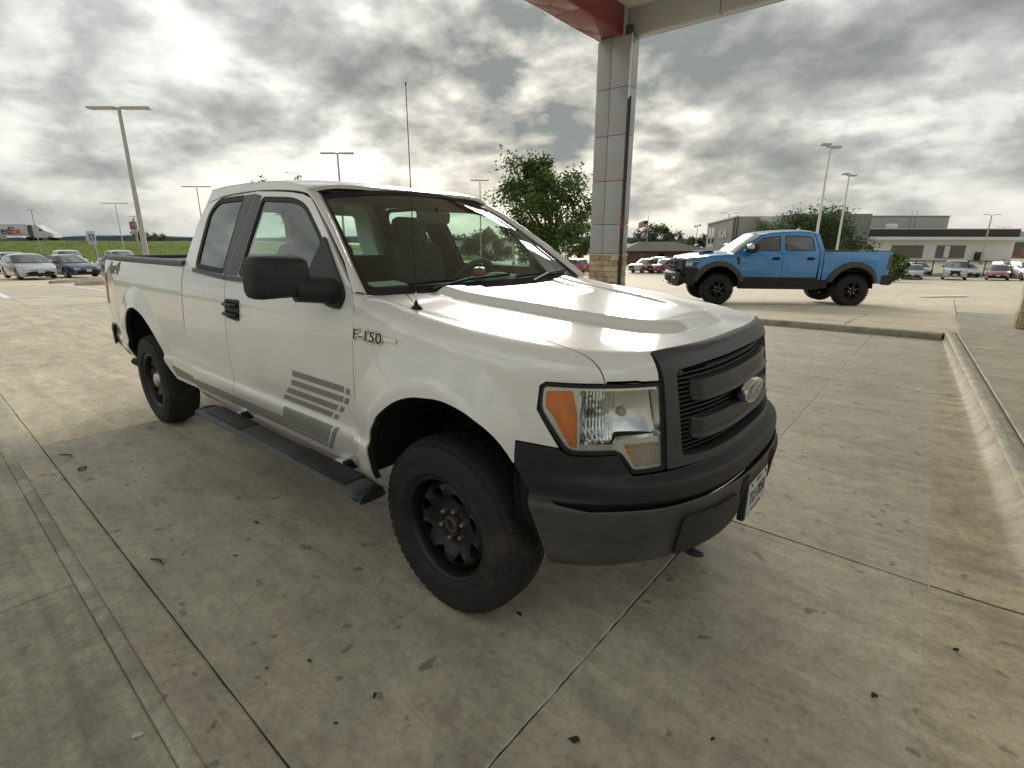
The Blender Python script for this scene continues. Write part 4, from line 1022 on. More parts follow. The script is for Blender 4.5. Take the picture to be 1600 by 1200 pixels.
for zc_ in (1.030, .888):
    pr = [(zc_ - .041, -.055), (zc_ - .041, -.012), (zc_ - .038, .005), (zc_ - .031, .009), (zc_ - .024, .003), (zc_ - .019, -.006), (zc_ + .020, .002), (zc_ + .030, .004), (zc_ + .037, -.004), (zc_ + .041, -.055)]
    strip('grille_bar', pr, 1.335, M['plastic_m'], GR)
for zc_ in [.812 + i * .0165 for i in range(19)]:
    if False: continue
    strip('grille_slat', [(zc_ - .002, -.07), (zc_ - .003, -.032), (zc_ + .003, -.032), (zc_ + .002, -.07)], 1.20, M['plastic'], GR, 16)
for zc_ in (1.105, .822):
    for sgn in (1, -1):
        q = Vector(hull('f', 1.235, zc_, -.022)); box('grille_clip', (q.x, q.y * sgn, q.z), (.03, .06, .020), M['plastic_m'], GR, .004, rz=.35 * sgn)
# blue oval emblem in its bright ring
def oval(name, ry, rz_, x0, x1, m, parent, n=40, dome=0.0):
    c = (0, .953); vs = []; rings = [(1.0, x0), (1.0, x1 - .004), (.96, x1)] + [(q, x1 + dome * (1 - q * q)) for q in (.7, .4)]
    for s, x in rings:
        for i in range(n):
            a = 2 * math.pi * i / n; vs.append((x - .02 * (1 - s) * 0, c[0] + ry * s * math.cos(a), c[1] + rz_ * s * math.sin(a)))
    vs.append((x1 + dome, c[0], c[1])); fs = [(j*n+i, j*n+(i+1) % n, (j+1)*n+(i+1) % n, (j+1)*n+i) for j in range(len(rings)-1) for i in range(n)]
    b = (len(rings) - 1) * n; fs += [(b+i, b+(i+1) % n, len(vs)-1) for i in range(n)]
    bm = bmesh.new(); bv = [bm.verts.new(v) for v in vs]
    for f in fs: bm.faces.new([bv[q] for q in f])
    return from_bm(name, bm, m, parent, angle=40)
em = oval('emblem', .118, .050, .868, .905, M['chrome'], T)
oval('emblem_field', .106, .040, .90, .907, M['oval'] if 'oval' in M else M['alu'], em, dome=.002)
text_obj('emblem_script', 'Ford', .068, frame4((.911, -.004, .951), (0, 1, 0), (0, 0, 1)), M['chrome'], em, .001, shear=.35, width=1.18)
lathe_ = None
# ---- fender badge and antenna ----
for sgn in (1, -1):
    mirF = lambda a, b, o: (fF(a, b, o)[0], fF(a, b, o)[1] * sgn, fF(a, b, o)[2])
    par = [c for c in kids(T) if c.name.startswith('front_fender')][0 if sgn > 0 else 1]
    d_ = 1 if sgn > 0 else -1
    bd = empty('badge', (-.40, -.97 * sgn, 1.155), parent=T); binv = -Vector(bd.location)
    def put(nm, body, a, b, size, off, m, **k):
        tv, tf = text_mesh(body, size, 0, **k); n = len(tv)
        vs = [mirF(a + x * d_, b + y, off) for x, y, z in tv] + [mirF(a + x * d_, b + y, .001) for x, y, z in tv]
        ed = {}
        for f in tf:
            for i in range(len(f)):
                e_ = (f[i], f[(i + 1) % len(f)]); ed[e_] = 1
        fs = [f[:] for f in tf] + [[i, j, j + n, i + n][::-1] for (i, j) in ed if (j, i) not in ed]
        if sgn < 0: fs = [f[::-1] for f in fs]
        o = obj(nm, vs, fs, m, bd); o.location = binv
    bp_ = rnd([(-.525, 1.148), (-.322, 1.146), (-.312, 1.152), (-.316, 1.166), (-.51, 1.168), (-.52, 1.164)], .004)
    o = panel('badge_plate', bp_ if sgn > 0 else bp_, mirF, M['chrome'], bd, step=.04, thick=.004, off=.006); o.location = binv
    put('badge_outline', 'F-150', -.420 , 1.156, .066, .0085, M['chrome'], width=1.40, bold=.0038, shear=.10)
    put('badge_number', 'F-150', -.420 , 1.156, .066, .0098, M['ink'], width=1.40, bold=.0005, shear=.10)
    o = panel('badge_tail', rnd([(-.308, 1.151), (-.222, 1.150), (-.220, 1.166), (-.308, 1.168)], .004), mirF, M['chrome'], bd, step=.04, thick=.004, off=.006); o.location = binv
an = empty('antenna', (-.262, -.822, 1.268), parent=T)
lathe('antenna_base', [(.0, .042), (.007, .040), (.009, .022), (.016, .018), (.030, .003), (.033, -.002), (.0, -.002)], M['rubber'], an, 18, 'Z')
lathe('antenna_collar', [(.0, .075), (.004, .074), (.005, .040), (.0, .038)], M['chrome'], an, 10, 'Z')
tube('antenna_whip', [(0, 0, .04), (0, .0, .45), (.0, .0, .855)], [.0028, .0022, .0016], M['steel_b'], an, 6)
lathe('antenna_tip', [(0, .862), (.003, .86), (.003, .852), (0, .850)], M['steel_b'], an, 8, 'Z')
cb = [Vector(hull('f', u, v, .004)) for u, v in ((-.30, 1.365),)]
tube('antenna_cable', [(-.27, -.815, 1.270), (-.31, -.79, 1.2815), (-.38, -.75, 1.296), (-.46, -.715, 1.312), (-.50, -.70, 1.318)], .0022, M['rubber'], T, 5)
# ---- wipers ----
for (bx, by, tx, ty) in ((.02, -.58, .06, -.05), (.02, .14, .05, .60)):
    def wp(s, t, o): return Vector(fW(s, max(0, t), o)) + Vector((.02, 0, -.004)) * (1 if t < 0 else 0)
    p0 = wp(by / .866, -.03, .02); p1 = wp((by + .25) / .866, .045, .025); p2 = wp((by + .48) / .866, .07, .016)
    a = tube('wiper_arm', [p0, p1, p2], [.010, .008, .005], M['plastic'], T, 6)
    ss = [(by - .08 + i * .085) / .866 for i in range(9)]
    tube('wiper_blade', [wp(s, .055 + .03 * (s - ss[0]), .010) for s in ss], .008, M['rubber'], a, 5)
# ---- wheels ----
R_T, R_Y = .388, .2
def make_wheel(front):
    w = empty('wheel', (0, 0, 0), parent=T)
    tp = [(.226, -.098), (.232, -.112), (.250, -.124), (.254, -.1275), (.258, -.1265), (.285, -.1315), (.312, -.1305), (.314, -.1325), (.319, -.1325), (.321, -.1295), (.340, -.126), (.352, -.121), (.368, -.110), (.378, -.098), (.384, -.080), (.387, -.045), (.388, 0)]
    tp = tp + [(r, -h) for r, h in reversed(tp[:-1])]
    lathe('tyre', tp, M['tyre'], w, 72, 'Y', angle=35)
    bm = bmesh.new()
    for k in range(54):
        a0 = 2 * math.pi * k / 54
        for (y0, y1, sh) in ((-.116, -.060, 0), (-.052, -.004, .5), (.004, .052, 0), (.060, .116, .5)):
            a = a0 + sh * 2 * math.pi / 54; ro = .3895 if abs(y0) < .1 and abs(y1) < .1 else .3862
            da = .043; cs = []
            for aa, yy in ((a - da, y0), (a + da, y0), (a + da, y1), (a - da, y1)):
                rr = ro - (.016 if abs(yy) > .1 else 0); cs.append((rr, aa + .10 * yy / .1 * .3, yy))
            top = [bm.verts.new((r * math.cos(q), y, r * math.sin(q))) for r, q, y in cs]
            low = [bm.verts.new(((r - .010) * math.cos(q), y, (r - .010) * math.sin(q))) for r, q, y in cs]
            bm.faces.new(top)
            for i in range(4): bm.faces.new((top[i], low[i], low[(i + 1) % 4], top[(i + 1) % 4]))
    o = from_bm('tread_blocks', bm, M['tyre'], w); tag(o, kind='stuff')
    rm = M['steel_b'] if front else M['steel_b']
    lathe('rim', [(.195, .10), (.205, .02), (.200, -.03), (.212, -.085), (.216, -.104), (.224, -.112), (.232, -.113), (.2345, -.104), (.228, -.096)], rm, w, 64, 'Y', angle=40)
    # pressed disc with eight hand holes round its edge
    def disc(r):   # depth profile
        return crv([(.03, -.047), (.055, -.050), (.075, -.044), (.095, -.044), (.120, -.058), (.142, -.072), (.168, -.076), (.186, -.070), (.2005, -.052)], r)
    nA, rs = 160, [.030, .042, .055, .065, .075, .085, .095, .106, .118, .130, .141, .150, .157, .164, .171, .178, .184, .190, .196, .2005]
    NH = 8
    def hole(r, a):
        q = ((a / (2 * math.pi) * NH) % 1) - .5
        x = q * 2 * math.pi * r / NH; y = r - .153
        return (abs(x) / max(.012, .028 + .25 * y)) ** 2.6 + (abs(y) / .0180) ** 2.6
    vs = []; 
    for r in rs:
        for k in range(nA):
            a = 2 * math.pi * k / nA; q = ((a / (2 * math.pi) * NH) % 1) - .5
            lift = .010 * math.exp(-(hole(r, a) - 1) ** 2 * .8) if r > .12 else 0
            vs.append((r * math.cos(a), disc(r) - lift * (.5 if hole(r, a) < 1 else 1), r * math.sin(a)))
    fs = []
    for j in range(len(rs) - 1):
        for k in range(nA):
            rm_ = (rs[j] + rs[j + 1]) / 2; am = 2 * math.pi * (k + .5) / nA
            if rm_ > .12 and hole(rm_, am) < 1.0: continue
            fs.append((j*nA+k, j*nA+(k+1) % nA, (j+1)*nA+(k+1) % nA, (j+1)*nA+k))
    bm = bmesh.new(); bv = [bm.verts.new(v) for v in vs]
    for f in fs: bm.faces.new([bv[q] for q in f])
    for v in [v for v in bm.verts if not v.link_faces]: bm.verts.remove(v)
    bed_ = [e for e in bm.edges if len(e.link_faces) == 1]
    for _ in range(2): bmesh.ops.smooth_vert(bm, verts=list({v for e in bed_ for v in e.verts if .13 < math.hypot(v.co.x, v.co.z) < .199}), factor=.5, use_axis_x=True, use_axis_y=True, use_axis_z=True)
    ex = bmesh.ops.extrude_edge_only(bm, edges=bed_)
    bmesh.ops.translate(bm, vec=(0, .014, 0), verts=[g for g in ex['geom'] if isinstance(g, bmesh.types.BMVert)])
    from_bm('wheel_disc', bm, rm, w, angle=45)
    lathe('brake_rotor', [(.0, -.005), (.165, -.005), (.165, .02), (0, .02)], M['rust'], w, 32, 'Y')
    for k in range(6):
        a = 2 * math.pi * (k + .3) / 6
        lathe('lug_nut', [(0, -.072), (.008, -.071), (.0115, -.064), (.0115, -.044)], M['alu'], w, 6, 'Y', (.0675 * math.cos(a), 0, .0675 * math.sin(a)))
    if front:
        lathe('wheel_hub', [(.0, -.055), (.018, -.056), (.020, -.070), (.030, -.073), (.0385, -.068), (.040, -.04)], M['rust'], w, 24, 'Y')
    else:
        lathe('hub_cap', [(.0, -.108), (.03, -.106), (.052, -.098), (.064, -.082), (.068, -.04)], M['alu'], w, 28, 'Y')
    return w
wf_ = make_wheel(True); wf_.location = (0, -.840, R_T - .004)
wr_ = make_wheel(False); wr_.location = (-3.67, -.840, R_T - .004); wr_.rotation_euler = (0, .35, 0)
for src, x in ((wf_, 0), (wr_, -3.67)):
    c = copy_tree(src, T); c.location = (x, .840, R_T - .004); c.rotation_euler = (0, .5, math.pi)
# mud dried on the shoulder of the front tyre
# ---- arch liners, underbody, engine-bay light block, steps ----
box('bed_shade_block', (-3.7, 0, .66), (1.95, 1.5, .10), M['under'], T)  # unseen box added to deepen the shade under the truck
box('skid_plate', (.35, 0, .44), (.8, .95, .05), M['under'], T)  # unseen slab added low down, also to darken the ground below
box('fuel_tank', (-2.3, .42, .50), (1.2, .5, .24), M['under'], T, .04)
box('chassis', (-1.85, 0, .50), (5.2, .86, .16), M['under'], T, .02)
box('floor_pan', (-1.60, 0, .60), (2.05, 1.72, .10), M['under'], T)
box('engine', (.16, 0, .80), (1.0, 1.0, .44), M['under'], T)  # plain dark box filling the bay so light cannot come through
box('radiator_support', (.66, 0, .78), (.06, 1.1, .62), M['void'], T)
box('firewall', (-.58, 0, .92), (.05, 1.72, .62), M['under'], T)
lathe('front_axle', [(.045, -.75), (.045, .75)], M['under'], T, 12, 'Y', (0, 0, .36), capends=True)
lathe('rear_axle', [(.05, -.75), (.06, -.2), (.14, -.1), (.14, .1), (.06, .2), (.05, .75)], M['under'], T, 16, 'Y', (-3.67, 0, .384), capends=True)
lathe('exhaust_pipe', [(.034, .0), (.036, 0), (.036, .7), (.034, .7)], M['under'], T, 16, 'X', (-4.78, -.80, .36))
for sgn in (1, -1):
    st = empty('side_step', (-1.27, -1.055 * sgn, .470), parent=T)
    n = 40; vs = []; prof = [(-.080, .000), (-.074, .014), (-.058, .024), (-.03, .029), (.03, .029), (.058, .024), (.074, .014), (.080, .000), (.06, -.014), (-.06, -.014)]
    for i in range(n + 1):
        x = -.93 + 1.86 * i / n; e = max(0, abs(x) - .82) / .11; sc = math.sqrt(max(.02, 1 - (e * .9) ** 2)) if e > 0 else 1
        for y, z in prof: vs.append((x, y * (1 - .10 * min(1, e)), z * (1 - .25 * min(1, e)) - .018 * min(1, e) ** 2))
    k = len(prof); fs = [(i*k+j, (i+1)*k+j, (i+1)*k+(j+1) % k, i*k+(j+1) % k) for i in range(n) for j in range(k)] + [tuple(range(k)), tuple(n*k+q for q in reversed(range(k)))]
    bm = bmesh.new(); bv = [bm.verts.new(v) for v in vs]
    for f in fs: bm.faces.new([bv[q] for q in f])
    from_bm('step_board', bm, M['plastic_g'], st, angle=40)
    for q in (-.045, -.022, 0, .022, .045): box('tread_rib', (-.02, q, .0305), (1.45, .010, .005), M['plastic_m'], st, .0015)
    box('step_pad', (.55, 0, .0325), (.50, .115, .005), M['plastic'], st, .002); box('step_pad', (-.52, 0, .0325), (.50, .115, .005), M['plastic'], st, .002)
    for q in (.895, -.895): lathe('end_cap', [(0, .038), (.055, .036), (.070, .018), (.072, -.01)] if q > 0 else [(0, -.038), (.055, -.036), (.070, -.018), (.072, .01)], M['plastic'], st, 20, 'X', (q, 0, -.012)).scale = (1, 1.08, .42)
    for q in (-.58, .56):
        box('step_bracket', (q, .10 * sgn, .012), (.085, .16, .035), M['white'], st, .006); box('bracket_foot', (q + .055, .12 * sgn, .02), (.03, .12, .05), M['under'], st, .004)
# ---- cabin ----
def seat(x, y, w=.50):
    s = empty('seat', (x, y, 0), parent=T)
    box('cushion', (.02, 0, .96), (.50, w, .16), M['seat'], s, .05)
    b = box('seat_back', (-.255, 0, 1.26), (.13, w, .56), M['seat'], s, .05, rot=Matrix.Rotation(-.22, 3, 'Y'))
    h = box('headrest', (-.335, 0, 1.625), (.11, .29, .20), M['seat'], s, .045, rot=Matrix.Rotation(-.12, 3, 'Y'))
    for q in (-.06, .06): tube('headrest_post', [(-.31, q, 1.50), (-.33, q, 1.58)], .006, M['chrome'], s, 6)
seat(-1.45, -.40); seat(-1.45, .40)
box('centre_console', (-1.36, 0, .98), (.55, .24, .22), M['seat'], T, .04)
rbs = empty('rear_seat', (-2.25, 0, 0), parent=T)
box('cushion', (.02, 0, .98), (.46, 1.40, .14), M['seat'], rbs, .05); box('seat_back', (-.22, 0, 1.21), (.10, 1.42, .44), M['seat'], rbs, .04, rot=Matrix.Rotation(-.12, 3, 'Y'))
def dash(u, v):
    y = -.84 + 1.68 * u; pr_ = spl([(-.50 - .10 * abs(y), 1.262), (-.70, 1.285), (-.84, 1.310), (-.93, 1.295), (-.99, 1.24), (-.97, 1.05), (-.90, .85)], 4)
    k = v * (len(pr_) - 1); i = min(len(pr_) - 2, int(k)); p = Vector(pr_[i]).lerp(Vector(pr_[i + 1]), k - i)
    hood_ = .045 * math.exp(-((y - .38) / .22) ** 2) * math.exp(-((p.x + .90) / .08) ** 2)
    return Vector((p.x, y, p.y + hood_))
surf('dashboard', dash, 40, 24, M['cabin'], T)
sw = empty('steering_wheel', (-1.12, .40, 1.255), parent=T); sw.rotation_euler = (0, rad(-62), 0)
bm = bmesh.new(); bm_tube(bm, [(.19 * math.cos(2 * math.pi * i / 36), .19 * math.sin(2 * math.pi * i / 36), 0) for i in range(37)], .017, 8, False); from_bm('wheel_rim', bm, M['cabin'], sw, angle=60)
lathe('airbag_cover', [(0, .03), (.06, .025), (.075, 0), (.05, -.03), (0, -.03)], M['cabin'], sw, 20, 'Z')
for a in (.3, math.pi - .3, -1.57): tube('spoke', [(.05 * math.cos(a), .05 * math.sin(a), 0), (.185 * math.cos(a), .185 * math.sin(a), 0)], .016, M['cabin'], sw, 6)
tube('steering_column', [(-1.10, .40, 1.245), (-.90, .40, 1.14)], .04, M['cabin'], T, 8)
rv = box('rear_view_mirror', (-1.055, .0, 1.690), (.03, .26, .070), M['cabin'], T, .012, rot=Matrix.Rotation(.15, 3, 'Y'))
tube('mirror_stem', [(-1.05, 0, 1.70), (-1.02, 0, 1.745)], .012, M['cabin'], rv, 6)
panel('headliner', [(-1.25, -.625), (-2.575, -.625), (-2.575, .625), (-1.25, .625)], lambda x, y, o: (x, y, fR(x, y, 0)[2] - .035 - o), M['cabin'], T, step=.2, thick=.004)
for sgn in (1, -1):
    mir = lambda fn: (fn if sgn > 0 else (lambda a, b, o: (fn(a, b, o)[0], -fn(a, b, o)[1], fn(a, b, o)[2])))
    panel('door_card', [(-2.56, .58), (-.60, .58), (-.66, 1.322), (-2.40, 1.345), (-2.56, 1.40)], mir(fD), M['cabin'], T, step=.1, step2=.05, thick=.004, off=-.055)
    ext = [(-2.57, 1.30), (-.66, 1.30), (-.70, 1.40), (-.95, 1.585), (-1.14, 1.72), (-1.24, 1.765), (-1.45, 1.835), (-1.75, 1.868), (-2.1, 1.876), (-2.56, 1.868), (-2.60, 1.70)]
    panel('pillar_liner', ext, mir(fD), M['cabin'], T, holes=[inset(fwin, .002), inset(qwin, .004)], step=.1, step2=.05, thick=.004, off=-.034)
    panel('sun_visor', [(-1.25, -.56), (-1.25, -.16), (-1.42, -.16), (-1.42, -.56)], (lambda x, y, o: (x, y * sgn, fR(-1.30, y, 0)[2] - .065 + .05 * (-1.25 - x) - o)), M['cabin'], T, step=.2, thick=.015)
papers = obj('paper', [(-.80, -.64, 1.322), (-.80, -.42, 1.322), (-.90, -.44, 1.340), (-.90, -.66, 1.340)], [(0, 1, 2, 3)], M['plate'], None)
tag(papers, 'sheet of paper lying on the dashboard of the white pickup', 'paper')
seat_red = box('container', (-.88, .22, 1.345), (.07, .07, .09), M['red'], None, .02); tag(seat_red, 'small red container on the dashboard behind the steering wheel of the white pickup', 'container')
# ============================== service canopy ==============================
CX0, CX1, CY0, CY1, CZ0, CZ1 = -6.15, 7.5, -2.9, 10.62, 6.28, 7.5
can = empty('canopy', (0, 0, CZ0), 0, 'big drive-through canopy with red fascia on the left and grey metal beam ahead', 'canopy')
ci = Vector((0, 0, -CZ0))
def cbox(name, c, s, m, bevel=.006):
    o = box(name, c, s, m, can, bevel); o.location = ci; return o
cbox('soffit', ((CX0 + CX1) / 2, (CY0 + CY1) / 2, 6.90), (CX1 - CX0 - .7, CY1 - CY0 - .5, .05), M['soffit'], 0)
cbox('roof_deck', ((CX0 + CX1) / 2, (CY0 + CY1) / 2, 7.6), (CX1 - CX0 - .1, CY1 - CY0 - .1, .10), M['metal_l'], 0)
# red beam along the left edge, clad in panels with open joints
n = 7; ys_ = [10.12 - i * (10.12 - CY0) / n for i in range(n + 1)]
for a, b in zip(ys_, ys_[1:]):
    yc, ln = (a + b) / 2, a - b - .012
    cbox('red_panel', (CX0 + .014, yc, 6.88), (.028, ln, 1.20), M['redpan'])          # outer face
    cbox('red_panel', (CX0 + .345, yc, CZ0 + .014), (.63, ln, .028), M['redpan'])      # underside
    cbox('red_panel', (CX0 + .675, yc, 6.58), (.028, ln, .59), M['redpan'])          # inner face
cbox('beam_core', (CX0 + .345, (CY0 + 10.1) / 2, 6.88), (.60, 10.1 - CY0 - .1, 1.14), M['acm_d'], 0)
cbox('corner_panel', (CX0 + .35, 10.38, 6.88), (.70, .48, 1.2), M['acm'])
# grey beam along the far edge
n = 6; x0_, x1_ = CX0 + .71, CX1; xs_ = [x0_ + i * (x1_ - x0_) / n for i in range(n + 1)]
for a, b in zip(xs_, xs_[1:]):
    xc, ln = (a + b) / 2, b - a - .014
    cbox('grey_panel', (xc, CY1 - .02, 6.88), (ln, .028, 1.20), M['acm'])
    cbox('grey_panel', (xc, CY1 - .145, CZ0 + .014), (ln, .205, .028), M['acm'])
    cbox('grey_panel', (xc, CY1 - .27, 6.58), (ln, .028, .59), M['acm'])
cbox('beam_core', ((x0_ + x1_) / 2, CY1 - .145, 6.88), (x1_ - x0_ - .02, .20, 1.14), M['acm_d'], 0)
def stone_face(parent, inv, x0, x1, z0, z1, place, rows, bw, seed):
    rr = random.Random(seed); h = (z1 - z0) / rows
    for r in range(rows):
        x = x0; first = True
        while x < x1 - .02:
            w = rr.uniform(.75, 1.3) * bw * (.55 if first and r % 2 else 1); first = False
            if x + w > x1 - bw * .4: w = x1 - x
            pr = rr.uniform(.012, .034)
            bm = bmesh.new(); c, s = place((x + w / 2), z0 + (r + .5) * h, w - .010, h - .010, pr)
            bm_box(bm, c, s, bevel=.007)
            for v in bm.verts: v.co += Vector((rr.uniform(-.004, .004), rr.uniform(-.004, .004), rr.uniform(-.003, .003)))
            o = from_bm('stone', bm, M['stone_b'][rr.randrange(3)], parent); o.location = inv
            x += w
M['stone_b'] = [M['stone'], mat('limestone_pale', (.56, .50, .38), .85, var=.25, vscale=8, bump=.6, bscale=24), mat('limestone_brown', (.42, .33, .22), .85, var=.3, vscale=8, bump=.6, bscale=20)]
def column(x0, x1, y0, y1, label, stone_h, rows, bw, pipe, seed, stone_h_bottom=None):
    zb = min(zg(x0, y0), zg(x0, y1)) - .25
    zf = max(0, padz((y0 + y1) / 2) + zg((x0 + x1) / 2, y0)) 
    c = empty('pillar', ((x0 + x1) / 2, (y0 + y1) / 2, 0), 0, label, 'pillar'); inv = -Vector(c.location)
    def pb_(name, *a, **k):
        o = box(name, *a, parent=c, **k); o.location = inv; return o
    e = .045
    pb_('core', ((x0 + x1) / 2, (y0 + y1) / 2, (zb + 6.5) / 2), (x1 - x0 - 2 * e, y1 - y0 - 2 * e, 6.5 - zb), M['acm_d'])
    # stone plinth on the two faces in view and the others
    pb_('mortar_bed', ((x0 + x1) / 2, (y0 + y1) / 2, (zb + stone_h) / 2), (x1 - x0 - .05, y1 - y0 - .05, stone_h - zb), M['mortar'])
    stone_face(c, inv, x0, x1, zb + .1, stone_h, lambda u, z, w, h, p: ((u, y0 + .025 - p / 2 + .002, z), (w, .03 + p, h)), rows, bw, seed)
    stone_face(c, inv, y0 + .03, y1, zb + .1, stone_h, lambda u, z, w, h, p: ((x1 - .025 + p / 2 - .002, u, z), (.03 + p, w, h)), rows, bw, seed + 1)
    stone_face(c, inv, y0 + .03, y1, zb + .1, stone_h, lambda u, z, w, h, p: ((x0 + .025 - p / 2 + .002, u, z), (.03 + p, w, h)), rows, bw, seed + 2)
    pb_('stone_cap', ((x0 + x1) / 2, (y0 + y1) / 2, stone_h + .012), (x1 - x0 + .05, y1 - y0 + .05, .05), M['stone_b'][1], bevel=.01)
    zs = [stone_h + .04, 1.98, 3.05, 4.12, 5.19, CZ0 - .006]
    xm = x0 + (x1 - x0) * .44
    for a, b in zip(zs, zs[1:]):
        for u0, u1 in ((x0, xm), (xm, x1)):
            pb_('panel', ((u0 + u1) / 2, y0 + .014, (a + b) / 2), (u1 - u0 - .012, .028, b - a - .012), M['acm'], bevel=.004)
            pb_('panel', ((u0 + u1) / 2, y1 - .014, (a + b) / 2), (u1 - u0 - .012, .028, b - a - .012), M['acm'], bevel=.004)
        pb_('panel', (x1 - .014, (y0 + y1) / 2, (a + b) / 2), (.028, y1 - y0 - .07, b - a - .012), M['acm'], bevel=.004)
        pb_('panel', (x0 + .014, (y0 + y1) / 2, (a + b) / 2), (.028, y1 - y0 - .07, b - a - .012), M['acm'], bevel=.004)
    if pipe:
        t = tube('drain_pipe', [(x1 + .045, y0 + .03, zb + .1), (x1 + .045, y0 + .03, 1.15)], .045, M['dpipe'], c, 10); t.location = inv
        t = tube('drain_pipe', [(x1 + .045, y0 + .03, 1.15), (x1 + .045, y0 + .03, 4.95)], .038, M['dpipe'], c, 10); t.location = inv
        t = tube('conduit', [(x1 + .03, y0 - .01, 4.9), (x1 + .03, y0 - .01, CZ0)], .022, M['chrome_s'], c, 8); t.location = inv
        t = tube('pipe_band', [(x1 + .045, y0 + .03, 1.86), (x1 + .045, y0 + .03, 2.16)], .046, M['redpan'], c, 10); t.location = inv
    return c
column(-6.17, -5.27, 10.16, 10.60, 'tall grey panelled canopy pillar with a stone plinth and black drain pipe', 1.20, 11, .30, True, 5)
column(2.52, 3.42, 10.16, 10.60, 'stone plinth of the canopy pillar at the right end of the raised walk', 1.20, 5, .34, False, 9)
# ============================== other vehicles ==============================
PAINTS = {}
def paint(name, col, **k):
    if name not in PAINTS: PAINTS[name] = car_paint(name + '_paint', col, **k)
    return PAINTS[name]
def plin(tab, x):
    if x <= tab[0][0]: return tab[0][1]
    for (a, b), (c, d) in zip(tab, tab[1:]):
        if x <= c: return b + (d - b) * (x - a) / (c - a) if c > a else d
    return tab[-1][1]
CARS = {
 # x runs from the nose (0) backwards; body = (x, z) top line of the lower body; roof = greenhouse top line
 'sedan': dict(L=4.85, W=1.83, wb=2.82, ax=.93, r=.33, ground=.20, nose=[(.02, .30), (-.02, .48), (.0, .62), (.06, .72)], body=[(.06, .72), (.5, .84), (1.15, .92), (1.40, .955), (2.4, .955), (3.9, 1.00), (4.7, 1.03), (4.83, .98)], tail=[(4.83, .98), (4.86, .80), (4.84, .5), (4.76, .28)],
   roof=[(1.40, .955), (2.28, 1.40), (2.75, 1.45), (3.2, 1.44), (3.65, 1.36), (4.35, 1.02)], rw=.78, roofs=(2.28, 3.60), win=[(1.72, 1.00), (2.36, 1.36), (2.75, 1.405), (3.2, 1.395), (3.60, 1.31), (4.02, 1.05)]),
 'suv': dict(L=4.75, W=1.90, wb=2.80, ax=.95, r=.37, ground=.26, nose=[(.06, .34), (0, .52), (.0, .80), (.06, .95)], body=[(.06, .95), (.4, 1.05), (1.10, 1.12), (1.32, 1.14), (2.4, 1.13), (4.0, 1.16), (4.66, 1.18), (4.70, 1.10)], tail=[(4.70, 1.10), (4.75, .85), (4.74, .6), (4.66, .36)],
   roof=[(1.30, 1.14), (2.05, 1.66), (2.5, 1.73), (3.4, 1.74), (4.1, 1.70), (4.40, 1.64), (4.68, 1.16)], rw=.82, roofs=(2.05, 4.40), win=[(1.70, 1.19), (2.14, 1.60), (2.55, 1.665), (3.4, 1.67), (4.05, 1.63), (4.30, 1.24)]),
 'pickup': dict(L=5.75, W=2.0, wb=3.6, ax=.95, r=.40, ground=.32, nose=[(.06, .42), (0, .55), (.0, .95), (.06, 1.12)], body=[(.06, 1.12), (.4, 1.18), (1.15, 1.24), (1.50, 1.26), (2.4, 1.26), (3.78, 1.28), (3.80, 1.30), (5.70, 1.32), (5.72, 1.25)], tail=[(5.72, 1.25), (5.75, .9), (5.74, .65), (5.62, .50)],
   roof=[(1.45, 1.26), (2.15, 1.83), (2.5, 1.90), (3.2, 1.91), (3.55, 1.87), (3.78, 1.30)], rw=.80, roofs=(2.15, 3.55), win=[(1.90, 1.31), (2.28, 1.76), (2.55, 1.82), (3.2, 1.825), (3.48, 1.78), (3.58, 1.34)]),
}
def car_wheel(name, r, w, parent, loc, side, rim_m, spokes=5, hub=.70):
    e = empty(name, loc, parent=parent)
    tp = [(r * (hub - .04), -w * .42), (r * (hub + .02), -w * .5), (r * .90, -w * .5), (r * .985, -w * .38), (r, 0), (r * .985, w * .38), (r * .90, w * .5), (r * (hub + .02), w * .5)]
    lathe('tyre', tp, M['tyre'], e, 28, 'Y')
    bm = bmesh.new(); s = side
    bm_lathe(bm, [(r * hub, s * w * .46), (r * (hub - .04), s * w * .40), (r * (hub - .06), s * w * .05), (0, s * w * .02)], 28, 'Y')
    from_bm('rim', bm, M['void'], e, angle=40)
    bm = bmesh.new()
    bm_lathe(bm, [(r * hub, s * w * .47), (r * (hub - .035), s * w * .49), (r * (hub - .07), s * w * .42)], 28, 'Y')
    for k in range(spokes):
        a = 2 * math.pi * k / spokes + .3
        for da in (-.10, .10):
            p0 = (r * .12 * math.cos(a), s * w * .42, r * .12 * math.sin(a)); p1 = (r * (hub - .04) * math.cos(a + da), s * w * .44, r * (hub - .04) * math.sin(a + da))
            bm_tube(bm, [p0, p1], [r * .055, r * .045], 5, True)
    bm_lathe(bm, [(0, s * w * .48), (r * .12, s * w * .47), (r * .15, s * w * .40)], 14, 'Y')
    from_bm('spokes', bm, rim_m, e, angle=40)
    return e
